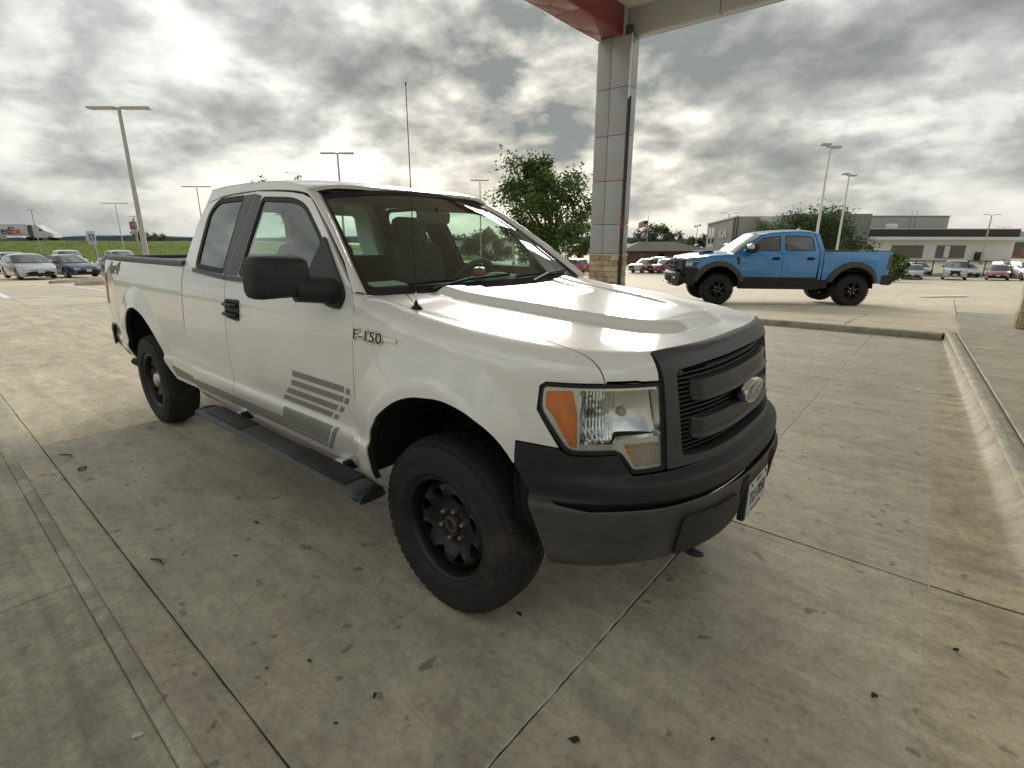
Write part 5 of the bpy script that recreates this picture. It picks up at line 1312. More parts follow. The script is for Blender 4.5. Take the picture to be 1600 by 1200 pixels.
def make_car(name, kind, pm, loc, rz, label, group=None, detail=1, cat='car', tallness=1.0, rim=None, grille='bar', scale=1.0, plate=True, roof_rack=False):
    """local frame: nose at x=0 pointing to -x ... body runs to +x; z up; y left/right"""
    C = CARS[kind]; hw = C['W'] / 2; Lc = C['L']
    root = empty(name, loc, rz, label, cat, group); root.scale = (scale,) * 3
    def wid(x, z):       # half width of the lower body
        e = max(0, (abs(x - Lc / 2) - Lc * .30) / (Lc * .20)); zz = 1 - .10 * abs((z - .62) / .5) ** 2.2
        return hw * (1 - .17 * min(1.1, e) ** 2.4) * max(.80, zz)
    def gw(x, z):        # half width of the greenhouse
        zb = plin(C['body'], x); zr = max(p[1] for p in C['roof']); k = min(1, max(0, (z - zb) / (zr - zb + 1e-6)))
        return wid(x, zb) * (1 - k) + (C['rw'] - .06 * k) * k * (1 - .04 * abs((x - Lc / 2) / Lc * 2))
    zg0 = C['ground']; r = C['r']; axs = (C['ax'], C['ax'] + C['wb'])
    # side skins with wheel arches
    low = []
    for xa in reversed(axs):
        ra = r + .055
        a0 = math.asin(min(.99, (r - zg0) / ra)) 
        pts = [(xa + ra * math.cos(a), r + ra * math.sin(a)) for a in [-a0 + (math.pi + 2 * a0) * i / 14 for i in range(15)]]
        low += pts
    out = C['nose'][::1] + C['body'][1:] + C['tail'][1:] + [(C['tail'][-1][0] - .06, zg0)] + low + [(C['nose'][0][0] + .05, zg0)]
    fS = lambda x, z, o: (x, -(wid(x, z) + o), z)
    for s in (1, -1):
        f = fS if s > 0 else (lambda x, z, o: (x, wid(x, z) + o, z))
        panel('body_side', out, f, pm, root, step=.30, step2=.12, thick=.05)
    # centre strip over nose, bonnet, boot and tail
    prof = C['nose'] + C['body'][1:] + C['tail'][1:]
    prof = [p for p in prof]
    dn = []
    for (a, b), (c, d) in zip(prof, prof[1:]):
        m_ = max(1, int(math.hypot(c - a, d - b) / .18)); dn += [(a + (c - a) * i / m_, b + (d - b) * i / m_) for i in range(m_)]
    dn.append(prof[-1]); ny = 12; vs = []
    for x, z in dn:
        w = wid(x, z); nose = 1 - sstep(0, 1.2, x); tail = sstep(Lc - 1.0, Lc, x)
        for j in range(ny + 1):
            t = -1 + 2 * j / ny; q = 1 - abs(t) ** 2.6
            vs.append((x - .16 * nose * q + .10 * tail * q, t * w, z + .045 * q * (1 if .1 < x < Lc - .1 else .15)))
    fs = [(i*(ny+1)+j, i*(ny+1)+j+1, (i+1)*(ny+1)+j+1, (i+1)*(ny+1)+j) for i in range(len(dn)-1) for j in range(ny)]
    bodyo = obj('body', vs, [f[::-1] for f in fs], pm, root, True)
    # greenhouse
    ro = C['roof']; rd = []
    for (a, b), (c, d) in zip(ro, ro[1:]):
        m_ = max(1, int(math.hypot(c - a, d - b) / .16)); rd += [(a + (c - a) * i / m_, b + (d - b) * i / m_) for i in range(m_)]
    rd.append(ro[-1])
    def top(seg, nm, m_, off=0.0, yk=1.0):
        vs = []
        for x, z in seg:
            w = gw(x, z) * yk
            for j in range(ny + 1):
                t = -1 + 2 * j / ny; q = 1 - abs(t) ** 3.0
                fx = 1 - sstep(C['roofs'][0] - .2, C['roofs'][0] + .5, x); bx = sstep(C['roofs'][1] - .4, C['roofs'][1] + .2, x)
                vs.append((x - .14 * fx * q + .06 * bx * q, t * w, z + .05 * q + off))
        fs = [(i*(ny+1)+j, i*(ny+1)+j+1, (i+1)*(ny+1)+j+1, (i+1)*(ny+1)+j) for i in range(len(seg)-1) for j in range(ny)]
        return obj(nm, vs, [f[::-1] for f in fs], m_, root, True)
    A_ = [p for p in rd if p[0] <= C['roofs'][0] + .02]; B_ = [p for p in rd if C['roofs'][0] - .02 <= p[0] <= C['roofs'][1] + .05]; D_ = [p for p in rd if p[0] >= C['roofs'][1] - .10]
    top(A_, 'windshield', M['glass_d']); top(B_, 'roof', pm); top(D_, 'rear_glass', M['glass_d'])
    gout = ro + [(x, plin(C['body'], x) - .02) for x in (ro[-1][0], (ro[0][0] + ro[-1][0]) / 2, ro[0][0])]
    for s in (1, -1):
        f = (lambda x, z, o: (x, -(gw(x, z) + o), z)) if s > 0 else (lambda x, z, o: (x, gw(x, z) + o, z))
        panel('cab_side', gout, f, pm, root, step=.25, step2=.15, thick=.03)
        wn = C['win']; xm = (wn[2][0] + wn[3][0]) / 2 - .05; zt = lambda x: plin(wn, x)
        zbl = lambda x: plin(C['body'], x) + .05
        w1 = [p for p in wn if p[0] < xm - .05] + [(xm - .04, zt(xm)), (xm - .04, zbl(xm))] + [(wn[0][0] + .05, zbl(wn[0][0]))]
        w2 = [(xm + .04, zt(xm))] + [p for p in wn if p[0] > xm + .05] + [(wn[-1][0] - .03, zbl(wn[-1][0])), (xm + .04, zbl(xm))]
        panel('side_window', w1, f, M['glass_d'], root, step=.3, step2=.2, thick=.01, off=.008)
        panel('side_window', w2, f, M['glass_d'], root, step=.3, step2=.2, thick=.01, off=.008)
    # drape lamps, grille and plates on the nose
    bvh = BVHTree.FromPolygons([tuple(v) for v in vs_of(bodyo)], [list(p.vertices) for p in bodyo.data.polygons])
    def drape(nm, poly, m_, fromfront=True, off=.012, parent=root, step=.12):
        def f(y, z, o):
            h = bvh.ray_cast(Vector((-3 if fromfront else Lc + 3, y, z)), Vector((1, 0, 0) if fromfront else (-1, 0, 0)))
            x = h[0].x if h[0] is not None else (.45 if fromfront else Lc - .3)
            return (x - (off + o) if fromfront else x + off + o, y, z)
        return panel(nm, poly, f, m_, parent, step=step, thick=.02)
    zn = C['nose'][-1][1]; zb_ = C['nose'][0][1]
    for s in (1, -1):
        if kind == 'sedan': hlp = [(.42, zn - .10), (.80, zn - .02), (.84, zn - .09), (.62, zn - .17), (.42, zn - .15)]
        elif kind == 'suv': hlp = [(.48, zn - .06), (.84, zn - .02), (.84, zn - .20), (.62, zn - .22), (.48, zn - .17)]
        else: hlp = [(.58, zn - .05), (.90, zn - .02), (.90, zn - .30), (.60, zn - .30)]
        drape('headlight', [(y * s, z) for y, z in hlp], M['lampg'])
        tlp = [(.50, plin(C['body'], Lc - .2) - .06), (.86, plin(C['body'], Lc - .2) - .06), (.84, plin(C['body'], Lc - .2) - .26), (.55, plin(C['body'], Lc - .2) - .20)] if kind == 'sedan' else [(.66, 1.10), (.88, 1.10), (.88, .80), (.70, .80)]
        drape('taillight', [(y * s, z) for y, z in tlp], M['red'], False)
    if kind == 'sedan': drape('grille', rnd([(-.46, zn - .22), (.46, zn - .22), (.68, zb_ + .12), (.60, zb_ + .015), (-.60, zb_ + .015), (-.68, zb_ + .12)], .03), M['void'], off=.022); drape('bumper_trim', [(-.40, zn - .15), (.40, zn - .15), (.40, zn - .185), (-.40, zn - .185)], M['void'])
    elif grille == 'spindle': drape('grille', [(-.42, zn - .06), (.42, zn - .06), (.30, zn - .28), (.52, zb_ + .10), (-.52, zb_ + .10), (-.30, zn - .28)], M['void'], off=.018)
    else: drape('grille', rnd([(-.46, zn - .06), (.46, zn - .06), (.44, zn - .30), (-.44, zn - .30)], .04), M['void'], off=.016); drape('air_intake', rnd([(-.6, zb_ + .18), (.6, zb_ + .18), (.5, zb_ + .05), (-.5, zb_ + .05)], .03), M['void'], off=.016)
    if grille == 'chrome' or kind == 'pickup':
        for q in (.12, .20): drape('grille_bar', [(-.44, zn - q), (.44, zn - q), (.44, zn - q - .03), (-.44, zn - q - .03)], M['chrome_s'], off=.028)
    if plate: drape('licence_plate', [(-.155, zb_ + .12), (.155, zb_ + .12), (.155, zb_ + .27), (-.155, zb_ + .27)], M['plate'], off=.035)
    drape('licence_plate', [(-.155, .72), (.155, .72), (.155, .87), (-.155, .87)], M['plate'], False, off=.02)
    # mirrors, wheels, sills, floor
    mx, mz = C['win'][0][0] + .12, plin(C['body'], C['win'][0][0]) + .09
    for s in (1, -1):
        o = box('door_mirror', (mx, s * (wid(mx, mz - .1) + .10), mz), (.14, .22, .15), pm if kind == 'sedan' else M['plastic'], root, .04)
        o = box('door_handle', (plin([(0, 0)], 0) + C['win'][2][0] + .15, s * (wid(2.6, mz - .12) + .008), mz - .16), (.20, .025, .03), pm, root, .008)
    for x in axs:
        for s in (1, -1): car_wheel('wheel', r, .225, root, (x, s * (hw - .14), r), s, rim or M['alu'], 5)
    box('underbody', (Lc / 2, 0, zg0 + .12), (Lc - .5, C['W'] - .36, .22), M['under'], root)
    if roof_rack:
        for s in (1, -1): tube('roof_rail', [(C['roofs'][0] + .35, s * .62, plin(ro, C['roofs'][0] + .35) + .07), (C['roofs'][1] - .25, s * .62, plin(ro, C['roofs'][1] - .25) + .07)], .02, M['alu'], root, 6)
    if kind == 'pickup':
        box('bed_shade_sheet', (4.75, 0, 1.335), (1.75, 1.62, .03), M['void'], root)  # dark sheet in place of the shaded inside of the bed
    return root
def vs_of(o): return [v.co.copy() for v in o.data.vertices]
M['lampg'] = mat('lamp_glass', (.50, .52, .53), .12, metal=.5, coat=1.0, var=.25, vscale=14)
def face(px, py, tox, toy): return math.atan2(py - toy, px - tox)      # yaw that turns the nose (-x) towards a point
def put_car(name, kind, pm, x, y, yaw, *a, **k):
    """x, y: where the middle of the nose stands; yaw: direction the nose points"""
    rz = yaw + math.pi
    return make_car(name, kind, pm, (x, y, zg(x, y)), rz, *a, **k)
silver = paint('silver', (.50, .54, .57), rough=.3, metal=.35); navy = paint('navy', (.012, .028, .085), rough=.3)
whitec = paint('plain_white', (.72, .72, .71), rough=.3); blackc = paint('black', (.018, .018, .02), rough=.3); maroon = paint('maroon', (.20, .012, .03), rough=.3)
beige = paint('beige', (.46, .42, .34), rough=.3, metal=.3); greyc = paint('grey', (.16, .17, .18), rough=.3, metal=.4); redc = paint('dark_red', (.25, .018, .035), rough=.3); palegrey = paint('pale_grey', (.36, .38, .38), rough=.3, metal=.4)
g1_ = 'cars parked in the left part of the lot'; g2_ = 'cars parked along the far fence'; g3_ = 'cars parked beyond the pillar'
# left part of the lot
put_car('sedan', 'sedan', silver, -39.9, 3.5, .08, 'silver sedan facing the driveway, nearest car of the left lot', g1_)
put_car('sedan', 'sedan', navy, -42.6, 6.25, .22, 'dark blue sedan with its front turned to the disabled parking sign', g1_)
put_car('pickup_truck', 'pickup', blackc, -47.5, -.05, .25, 'black pickup parked left behind the silver sedan', g1_, cat='pickup truck')
put_car('pickup_truck', 'pickup', whitec, -55.5, 8.2, .05, 'white pickup seen between the silver and the dark blue sedan', g1_, cat='pickup truck')
put_car('pickup_truck', 'pickup', whitec, -51.5, 11.2, .1, 'white pickup with tall grille right behind the dark blue sedan', g1_, cat='pickup truck', grille='chrome')
put_car('sedan', 'sedan', palegrey, -49.5, 10.6, .1, 'pale grey sedan half hidden by the tailgate of the white work pickup', g1_)
put_car('wagon', 'suv', blackc, -60, 5.2, .1, 'black wagon in the back row between two sedans', g1_)
# beyond the windshield
for i, (x, y, c, lab) in enumerate(((-50, 27, whitec, 'white wagon seen through the pickup windshield, left of the steering wheel'), (-46, 33, whitec, 'white wagon seen through the windshield above the steering wheel'), (-42, 36.5, palegrey, 'pale grey wagon seen through the driver side of the windshield'))):
    put_car('wagon', 'suv', c, x, y, -.7, lab, 'cars seen through the windshield')
# beyond the pillar
put_car('wagon', 'suv', redc, -37.3, 53.4, math.atan2(.25, -1), 'dark red wagon seen from behind under the big tree', g3_, rim=M['steel_b'])
put_car('wagon', 'suv', blackc, -35.4, 57.5, math.atan2(.3, -1), 'black wagon partly hidden by the stone plinth of the tall pillar', g3_)
put_car('wagon', 'suv', beige, -29.5, 58.6, -1.95, 'beige wagon with roof rails just right of the tall pillar', g3_, roof_rack=True)
put_car('wagon', 'suv', maroon, -27.3, 59.4, -1.95, 'maroon wagon between the beige wagon and the blue pickup', g3_)
put_car('sedan', 'sedan', whitec, -27.4, 66.5, -1.95, 'white sedan in the row behind the maroon wagon', g3_)
put_car('wagon', 'suv', palegrey, -31.5, 66.0, -1.95, 'pale grey wagon behind the beige wagon', g3_)
# row along the fence on the right
put_car('sedan', 'sedan', palegrey, -1.3, 66.4, -1.50, 'pale grey sedan in front of the fence, next to the stop sign', g2_)
put_car('wagon', 'suv', silver, 2.05, 67.0, -1.55, 'tall silver wagon with a spindle grille in the fence row', g2_, grille='spindle', scale=1.08)
put_car('sedan', 'sedan', redc, 5.35, 68.6, -1.60, 'dark red sedan with a white front plate in the fence row', g2_)
put_car('wagon', 'suv', whitec, 8.1, 67.6, -1.30, 'white wagon at the right end of the fence row', g2_)
for i, (x, y, c, lab, kd) in enumerate(((-.6, 76.5, whitec, 'white sedan behind the fence left of the tall silver wagon', 'sedan'), (3.7, 76.5, silver, 'silver sedan behind the fence right of the tall silver wagon', 'sedan'), (7.6, 77.5, palegrey, 'pale grey wagon behind the fence at the right edge', 'suv'), (9.9, 76.5, silver, 'silver sedan behind the white wagon at the right edge', 'sedan'))):
    put_car('wagon' if kd == 'suv' else kd, kd, c, x, y, -1.2, lab, 'cars behind the fence')

# ============================== the blue pickup ==============================
B = empty('pickup_truck', (-3.665, 13.25, zg(-3.665, 13.25)), 0, 'lifted bright blue crew-cab pickup with black cladding and wide black fenders', 'pickup truck')
ang = math.atan2(13.25 - 15.29, -3.665 + .597)      # heading of its nose
B.rotation_euler = (0, 0, ang + math.pi)             # local +x runs from nose to tail, local -y is the side in view
BL = M['blue']; R2 = .445; WB2 = 3.70
# local frame: front left wheel centre at x=0, outer wheel face about y=0; body half width measured from centre line y0
YC = 1.02
def bw_(x, z):
    e = max(0, (-.55 - x) / .45); t = max(0, (x - 4.3) / .6)
    k = plin([(.50, .955), (.70, .985), (1.0, .985), (1.25, .965), (1.40, .925), (1.95, .70)], z)
    return k * (1 - .16 * min(1.2, e) ** 2 - .03 * min(1, t) ** 2)
def fX(x, z, o): return (x, YC - (bw_(x, z) + o), z)
def fX2(x, z, o): return (x, YC + (bw_(x, z) + o), z)
def arc(cx, r, zlow, n=14, sq=1.0):
    a0 = math.asin((R2 - zlow) / r)
    return [(cx + r * math.cos(a), R2 + r * math.sin(a) * sq) for a in [-a0 + (math.pi + 2 * a0) * i / n for i in range(n + 1)]]
RA = .665
for s, f in ((1, fX), (-1, fX2)):
    nm = lambda q: q
    fr = [(-1.0, .80), (-1.02, 1.02), (-.98, 1.20), (-.90, 1.265), (-.2, 1.335), (.52, 1.385), (.56, 1.385), (.575, .62), (RA * .93, .62)]
    a_ = [p for p in arc(0, RA, .60) if p[1] > .62]
    panel('front_fender', [(-1.0, .80), (-1.02, 1.02), (-.98, 1.20), (-.90, 1.265), (-.2, 1.335), (.52, 1.385), (.575, 1.385), (.575, .74)] + [p for p in a_ if p[1] > .74], f, BL, B, step=.1, thick=.03)
    # doors with windows; black cladding below
    d1 = [(.583, .80), (.583, 1.385), (.60, 1.43), (1.17, 1.835), (1.72, 1.905), (1.735, 1.905), (1.735, .80)]
    d2 = [(1.745, .80), (1.745, 1.905), (2.35, 1.905), (2.60, 1.87), (2.74, 1.45), (2.74, 1.385), (2.70, .80)]
    w1 = rnd([(.68, 1.445), (1.20, 1.79), (1.68, 1.848), (1.68, 1.455)], .04); w2 = rnd([(1.80, 1.455), (1.80, 1.848), (2.36, 1.842), (2.56, 1.80), (2.63, 1.455)], .06)
    for d, w, n_ in ((d1, w1, 'front_door'), (d2, w2, 'rear_door')):
        dr = panel(n_, d, f, BL, B, holes=[w], step=.12, thick=.03)
        panel('window', w, f, M['glass_d'], dr, step=.15, thick=.01, off=-.006)
        panel('window_seal', w, f, M['rubber'], dr, holes=[inset(w, .018)], step=.15, thick=.01, off=.003)
        hx = 1.56 if d is d1 else 2.50
        hd = box('door_handle', (hx, YC - s * (bw_(hx, 1.27) + .022), 1.27), (.22, .03, .032), M['plastic'], dr, .010)
        box('handle_shade', (hx, YC - s * (bw_(hx, 1.27) + .004), 1.27), (.17, .012, .07), M['void'], dr, .004)  # dark tile standing in for the shaded hollow
    panel('cladding', [(.575, .48), (.575, .797), (2.70, .797), (2.82, .72), (2.84, .48)], f, M['plastic'], B, step=.2, thick=.03, off=.006)
    # roof rail strip and rear pillar
    panel('cab_frame', [(.57, 1.392), (.59, 1.44), (1.16, 1.846), (1.72, 1.915), (2.35, 1.915), (2.62, 1.878), (2.76, 1.45), (2.76, 1.385), (2.745, .74), (2.82, .74), (2.845, 1.385), (2.86, 1.50), (2.74, 1.90), (2.42, 1.955), (1.72, 1.955), (1.12, 1.868), (.46, 1.40)], f, BL, B, step=.15, thick=.02)
    # bed side with arch
    a2 = [p for p in arc(WB2, RA, .60) if p[1] > .62]
    panel('bed_side', [(2.855, .74), (2.865, 1.44), (4.90, 1.455), (4.965, 1.46), (4.90, 1.20), (4.86, .98), (4.84, .66), (WB2 + RA * .94, .66)] + [p for p in a2 if p[1] > .66] + [(WB2 - RA * .98, .74)], f, BL, B, step=.12, thick=.03)
    panel('rail_cap', [(2.865, 1.437), (4.965, 1.457), (4.965, 1.472), (2.865, 1.452)], f, M['plastic'], B, step=.3, thick=.08, off=.006)
    panel('bed_cladding', [(2.84, .50), (2.84, .735), (WB2 - RA * .99, .735), (WB2 - RA * 1.02, .50)], f, M['plastic'], B, step=.2, thick=.03, off=.006)
    # wide black fender flares
    for cx_ in (0, WB2):
        o_ = [p for p in arc(cx_, RA + .105, .60, 20, .99) if p[1] > .60]; i_ = [p for p in arc(cx_, RA - .035, .60, 20) if p[1] > .60]
        vs = []; n_ = min(len(o_), len(i_))
        for (xo, zo), (xi, zi) in zip(o_[:n_], i_[:n_]):
            y0 = f(xo, zo, .004)[1]; yy = lambda q, w_: f(xi, zi, w_)[1]
            vs += [(xo, y0, zo), (xo * .97 + xi * .03, f(xo, zo, .055)[1], zo * .97 + zi * .03), (xi * .8 + xo * .2, f(xi, zi, .085)[1], zi * .8 + zo * .2), (xi, f(xi, zi, .080)[1], zi), (xi, f(xi, zi, -.05)[1], zi), ]
        fs = [(i*5+j, i*5+j+1, (i+1)*5+j+1, (i+1)*5+j) for i in range(n_-1) for j in range(4)]
        bm = bmesh.new(); bv = [bm.verts.new(v) for v in vs]
        for q in fs: bm.faces.new([bv[k] for k in q])
        from_bm('fender_flare', bm, M['plastic_g'], B, angle=30)
        bm = bmesh.new(); pts = [p for p in arc(cx_, RA - .01, .50, 18)]
        A1 = [bm.verts.new((x, YC - s * .93, z)) for x, z in pts]; A2 = [bm.verts.new((x, YC - s * .50, z)) for x, z in pts]
        for q in range(len(pts) - 1): bm.faces.new((A1[q], A1[q+1], A2[q+1], A2[q]))
        bm.faces.new(A2); from_bm('wheel_liner', bm, M['void'], B)
    # lamps
    panel('headlight', rnd([(-.985, 1.10), (-.97, 1.20), (-.52, 1.225), (-.56, 1.15), (-.66, 1.075), (-.985, 1.05)], .02), f, M['glass_d'], B, step=.08, thick=.02, off=.010)
    panel('headlight_strip', rnd([(-.97, 1.175), (-.56, 1.20), (-.57, 1.185), (-.97, 1.155)], .004), f, M['lampg'], B, step=.08, thick=.004, off=.014)
    panel('headlight_lens', rnd([(-.93, 1.08), (-.93, 1.145), (-.74, 1.155), (-.76, 1.085)], .01), f, M['lampg'], B, step=.08, thick=.004, off=.014)
    panel('taillight', rnd([(4.84, 1.38), (4.945, 1.38), (4.875, 1.02), (4.79, 1.02), (4.75, 1.06)], .03), f, M['red_d'], B, step=.1, thick=.02, off=.010)
    panel('fender_vent', rnd([(.47, 1.30), (.55, 1.31), (.56, 1.12), (.52, 1.12)], .02), f, M['plastic'], B, step=.1, thick=.01, off=.008)
    # mirror
    mr = box('door_mirror', (.84, YC - s * 1.14, 1.53), (.22, .30, .24), M['plastic'], B, .06); box('mirror_cap', (.76, YC - s * 1.15, 1.56), (.13, .315, .12), M['chrome_s'], mr, .03)
    tube('mirror_arm', [(.80, YC - s * .90, 1.45), (.80, YC - s * 1.05, 1.46)], .045, M['plastic'], mr, 8)
    box('step', (1.70, YC - s * .93, .50), (2.2, .14, .07), M['plastic'], B, .02)
    for cx_ in (0, WB2):
        car_wheel('wheel', R2, .32, B, (cx_, YC - s * .90, R2), -s, M['steel_b'], 6, .54)
    for w_ in [o for o in kids(B) if o.name.startswith('wheel') and not o.name.startswith('wheel_liner')][-2:]:
        bm = bmesh.new()
        for k in range(40):
            a0 = 2 * math.pi * k / 40
            for y0, y1, sh in ((-.16, -.06, 0), (-.05, .05, .5), (.06, .16, 0)):
                a = a0 + sh * .157; q = [bm.verts.new((rr * math.cos(a + da), yy, rr * math.sin(a + da))) for rr, da, yy in ((R2 + .006, -.05, y0), (R2 + .006, .05, y0), (R2 + .006, .05, y1), (R2 + .006, -.05, y1), (R2 - .012, -.05, y0), (R2 - .012, .05, y0), (R2 - .012, .05, y1), (R2 - .012, -.05, y1))]
                bm.faces.new(q[:4])
                for i in range(4): bm.faces.new((q[i], q[4 + i], q[4 + (i + 1) % 4], q[(i + 1) % 4]))
        tag(from_bm('tread_blocks', bm, M['tyre'], w_), kind='stuff')
        for k in range(6):
            a = 2 * math.pi * k / 6 + .2
            lathe('lug_nut', [(0, -s * .158), (.014, -s * .156), (.016, -s * .12)], M['chrome_s'], w_, 6, 'Y', (.085 * math.cos(a), 0, .085 * math.sin(a)))
# hood, roof, windshield, bed
def bsurf(name, xs, zf, m, wk=1.0, bow=lambda x, q: 0, ny=14, flip=True):
    vs = []
    for x, z in xs:
        w = bw_(x, z) * wk
        for j in range(ny + 1):
            t = -1 + 2 * j / ny; q = 1 - abs(t) ** 2.6; vs.append((x + bow(x, q), YC + t * w, z + zf(x, q, t)))
    fs = [(i*(ny+1)+j, i*(ny+1)+j+1, (i+1)*(ny+1)+j+1, (i+1)*(ny+1)+j) for i in range(len(xs)-1) for j in range(ny)]
    return obj(name, vs, [f[::-1] for f in fs] if flip else fs, m, B, True)
hd_ = bsurf('hood', spl([(-.98, 1.20), (-.90, 1.265), (-.5, 1.306), (-.2, 1.335), (.2, 1.36), (.50, 1.39)], 4), lambda x, q, t: .05 * q + .03 * (1 - sstep(.45, .6, abs(t))) * sstep(-.9, -.5, x), BL, 1, lambda x, q: -.10 * q * (1 - sstep(-.9, -.4, x)))
for s in (1, -1): box('hood_scoop', (-.25, YC + s * .30, 1.43), (.42, .20, .035), M['plastic'], hd_, .012, rot=Matrix.Rotation(-.06, 3, 'Y'))
bsurf('windshield', spl([(.44, 1.395), (.76, 1.62), (1.13, 1.866)], 5), lambda x, q, t: .03 * q, M['glass_d'], .97, lambda x, q: -.16 * q)
bsurf('roof', spl([(1.13, 1.858), (1.45, 1.925), (1.9, 1.957), (2.42, 1.955), (2.74, 1.90)], 4), lambda x, q, t: .055 * q, BL, 1, lambda x, q: -.16 * q * (1 - sstep(1.1, 1.6, x)))
lathe('roof_fin', [(0, .07), (.03, .05), (.05, 0)], M['blue'], B, 10, 'Z', (2.45, YC, 2.0))
bsurf('cab_back', [(2.74, 1.90), (2.86, 1.48), (2.85, 1.0)], lambda x, q, t: .01 * q, BL, .98)
bsurf('rear_window', [(2.762, 1.86), (2.866, 1.52)], lambda x, q, t: .012 * q, M['glass_d'], .80)
obj('bed_liner', [(2.87, YC - .86, 1.44), (4.9, YC - .86, 1.44), (4.9, YC + .86, 1.44), (2.87, YC + .86, 1.44), (2.87, YC - .86, .95), (4.9, YC - .86, .95), (4.9, YC + .86, .95), (2.87, YC + .86, .95)], [(4, 5, 6, 7), (0, 1, 5, 4), (2, 3, 7, 6), (3, 0, 4, 7)], M['void'], B)
tg2 = box('tailgate', (4.91, YC, 1.20), (.08, 1.70, .50), BL, B, .02); box('tailgate_badge', (4.955, YC, 1.22), (.012, .9, .13), M['plastic'], tg2, .004)
rbm = box('rear_bumper', (4.98, YC, .74), (.26, 1.86, .26), M['plastic'], B, .05); box('tow_hitch', (5.05, YC, .62), (.20, .12, .10), M['steel_b'], rbm, .01)
for s in (1, -1): panel('bumper_corner', rnd([(4.60, .62), (4.58, .86), (5.08, .90), (5.12, .74), (4.95, .60)], .04), fX if s > 0 else fX2, M['plastic'], B, step=.15, thick=.06, off=.012)
# nose: grille, bumper
def nosex(y): return -1.03 - .15 * (1 - abs(y / .95) ** 2.4)
def fNz(y, z, o): return (nosex(y) - o + (z - .9) * .10 * (1 if z > .9 else -.3), YC + y, z)
panel('nose_panel', rnd([(-.93, .98), (.93, .98), (.90, 1.235), (-.90, 1.235)], .03), fNz, M['plastic'], B, step=.12, thick=.10)
gr2 = panel('grille', rnd([(-.56, .95), (.56, .95), (.60, 1.20), (-.60, 1.20)], .03), fNz, M['void'], B, step=.12, thick=.03, off=.012)
for q in (1.19, 1.07, .96): panel('grille_bar', [(-.60, q - .016), (.60, q - .016), (.60, q + .016), (-.60, q + .016)], fNz, M['plastic_m'], gr2, step=.12, thick=.03, off=.03)
for q in (-.40, 0, .40): panel('grille_rib', [(q - .014, .96), (q + .014, .96), (q + .014, 1.18), (q - .014, 1.18)], fNz, M['plastic_m'], gr2, step=.12, thick=.03, off=.032)
def fNb(y, z, o):
    k = plin([(.50, .10), (.60, .02), (.66, 0), (.86, 0), (.93, .05)], z); x = -1.10 - .20 * (1 - abs(y / 1.0) ** 2.2); return (x + k - o, YC + y, z)
fbm = panel('front_bumper', rnd([(-.97, .66), (-.80, .50), (.80, .50), (.97, .66), (.97, .90), (.60, .925), (-.60, .925), (-.97, .90)], .03), fNb, M['plastic'], B, step=.1, step2=.05, thick=.35)
panel('bumper_strip', [(-.80, .865), (.80, .865), (.78, .912), (-.78, .912)], fNb, M['plastic_m'], fbm, step=.1, thick=.02, off=.012)
panel('bumper_intake', rnd([(-.45, .62), (.45, .62), (.48, .80), (-.48, .80)], .03), fNb, M['void'], fbm, step=.1, thick=.01, off=.006)
panel('skid_plate', rnd([(-.50, .50), (.50, .50), (.55, .60), (-.55, .60)], .02), fNb, M['alu'], fbm, step=.1, thick=.02, off=.014)
for s in (1, -1):
    panel('fog_lamp', rnd([(.66 * s, .73), (.80 * s, .73), (.80 * s, .79), (.66 * s, .79)], .015), fNb, M['lampg'], fbm, step=.1, thick=.01, off=.010)
    tube('tow_hook', [(-1.15, YC + s * .50, .60), (-1.30, YC + s * .50, .58), (-1.31, YC + s * .46, .58), (-1.16, YC + s * .46, .60)], .016, M['steel_b'], fbm, 6)
    panel('bumper_side', rnd([(-1.06, .62), (-1.08, .90), (-1.0, 1.04), (-.60, 1.04), (-.56, .86), (-.60, .62)], .03), fX if s > 0 else fX2, M['plastic'], B, step=.1, thick=.06, off=.010)
box('chassis', (1.9, YC, .58), (5.0, 1.0, .20), M['under'], B); box('floor_pan', (1.65, YC, .60), (2.2, 1.75, .14), M['under'], B); box('engine', (-.2, YC, .90), (1.2, 1.0, .5), M['under'], B)
lathe('front_axle', [(.06, .2), (.06, 1.84)], M['under'], B, 10, 'Y', (0, 0, R2)); lathe('rear_axle', [(.07, .2), (.07, 1.84)], M['under'], B, 10, 'Y', (WB2, 0, R2))

# stretch: a little taller above the wheels, shorter behind the rear axle
bpy.context.view_layer.update()
for o in list(bpy.data.objects):
    r_ = o; ch = []
    while r_ is not None: ch.append(r_); r_ = r_.parent
    if o.type == 'MESH' and B in ch and not any(q.type == 'EMPTY' and q.name.startswith('wheel') for q in ch):
        for v in o.data.vertices:
            x, y, z = v.co
            v.co = (x if x < 4.2 else 4.2 + (x - 4.2) * .66, y, z + .12 * sstep(.65, 1.95, z) )
# ============================== background ==============================
HV, RV = Vector((-.6414, .7672)), Vector((.7672, .6414))
def wl(w, lat, z=None):
    x, y = CP.x + HV.x * w + RV.x * lat, CP.y + HV.y * w + RV.y * lat
    return Vector((x, y, zg(x, y) if z is None else z))
M['grass'] = mat('grass', (.125, .165, .035), .95, spec=.05, var=.40, vscale=.35, bump=.3, bscale=3)
M['road'] = mat('asphalt', (.07, .07, .07), .9, var=.15)
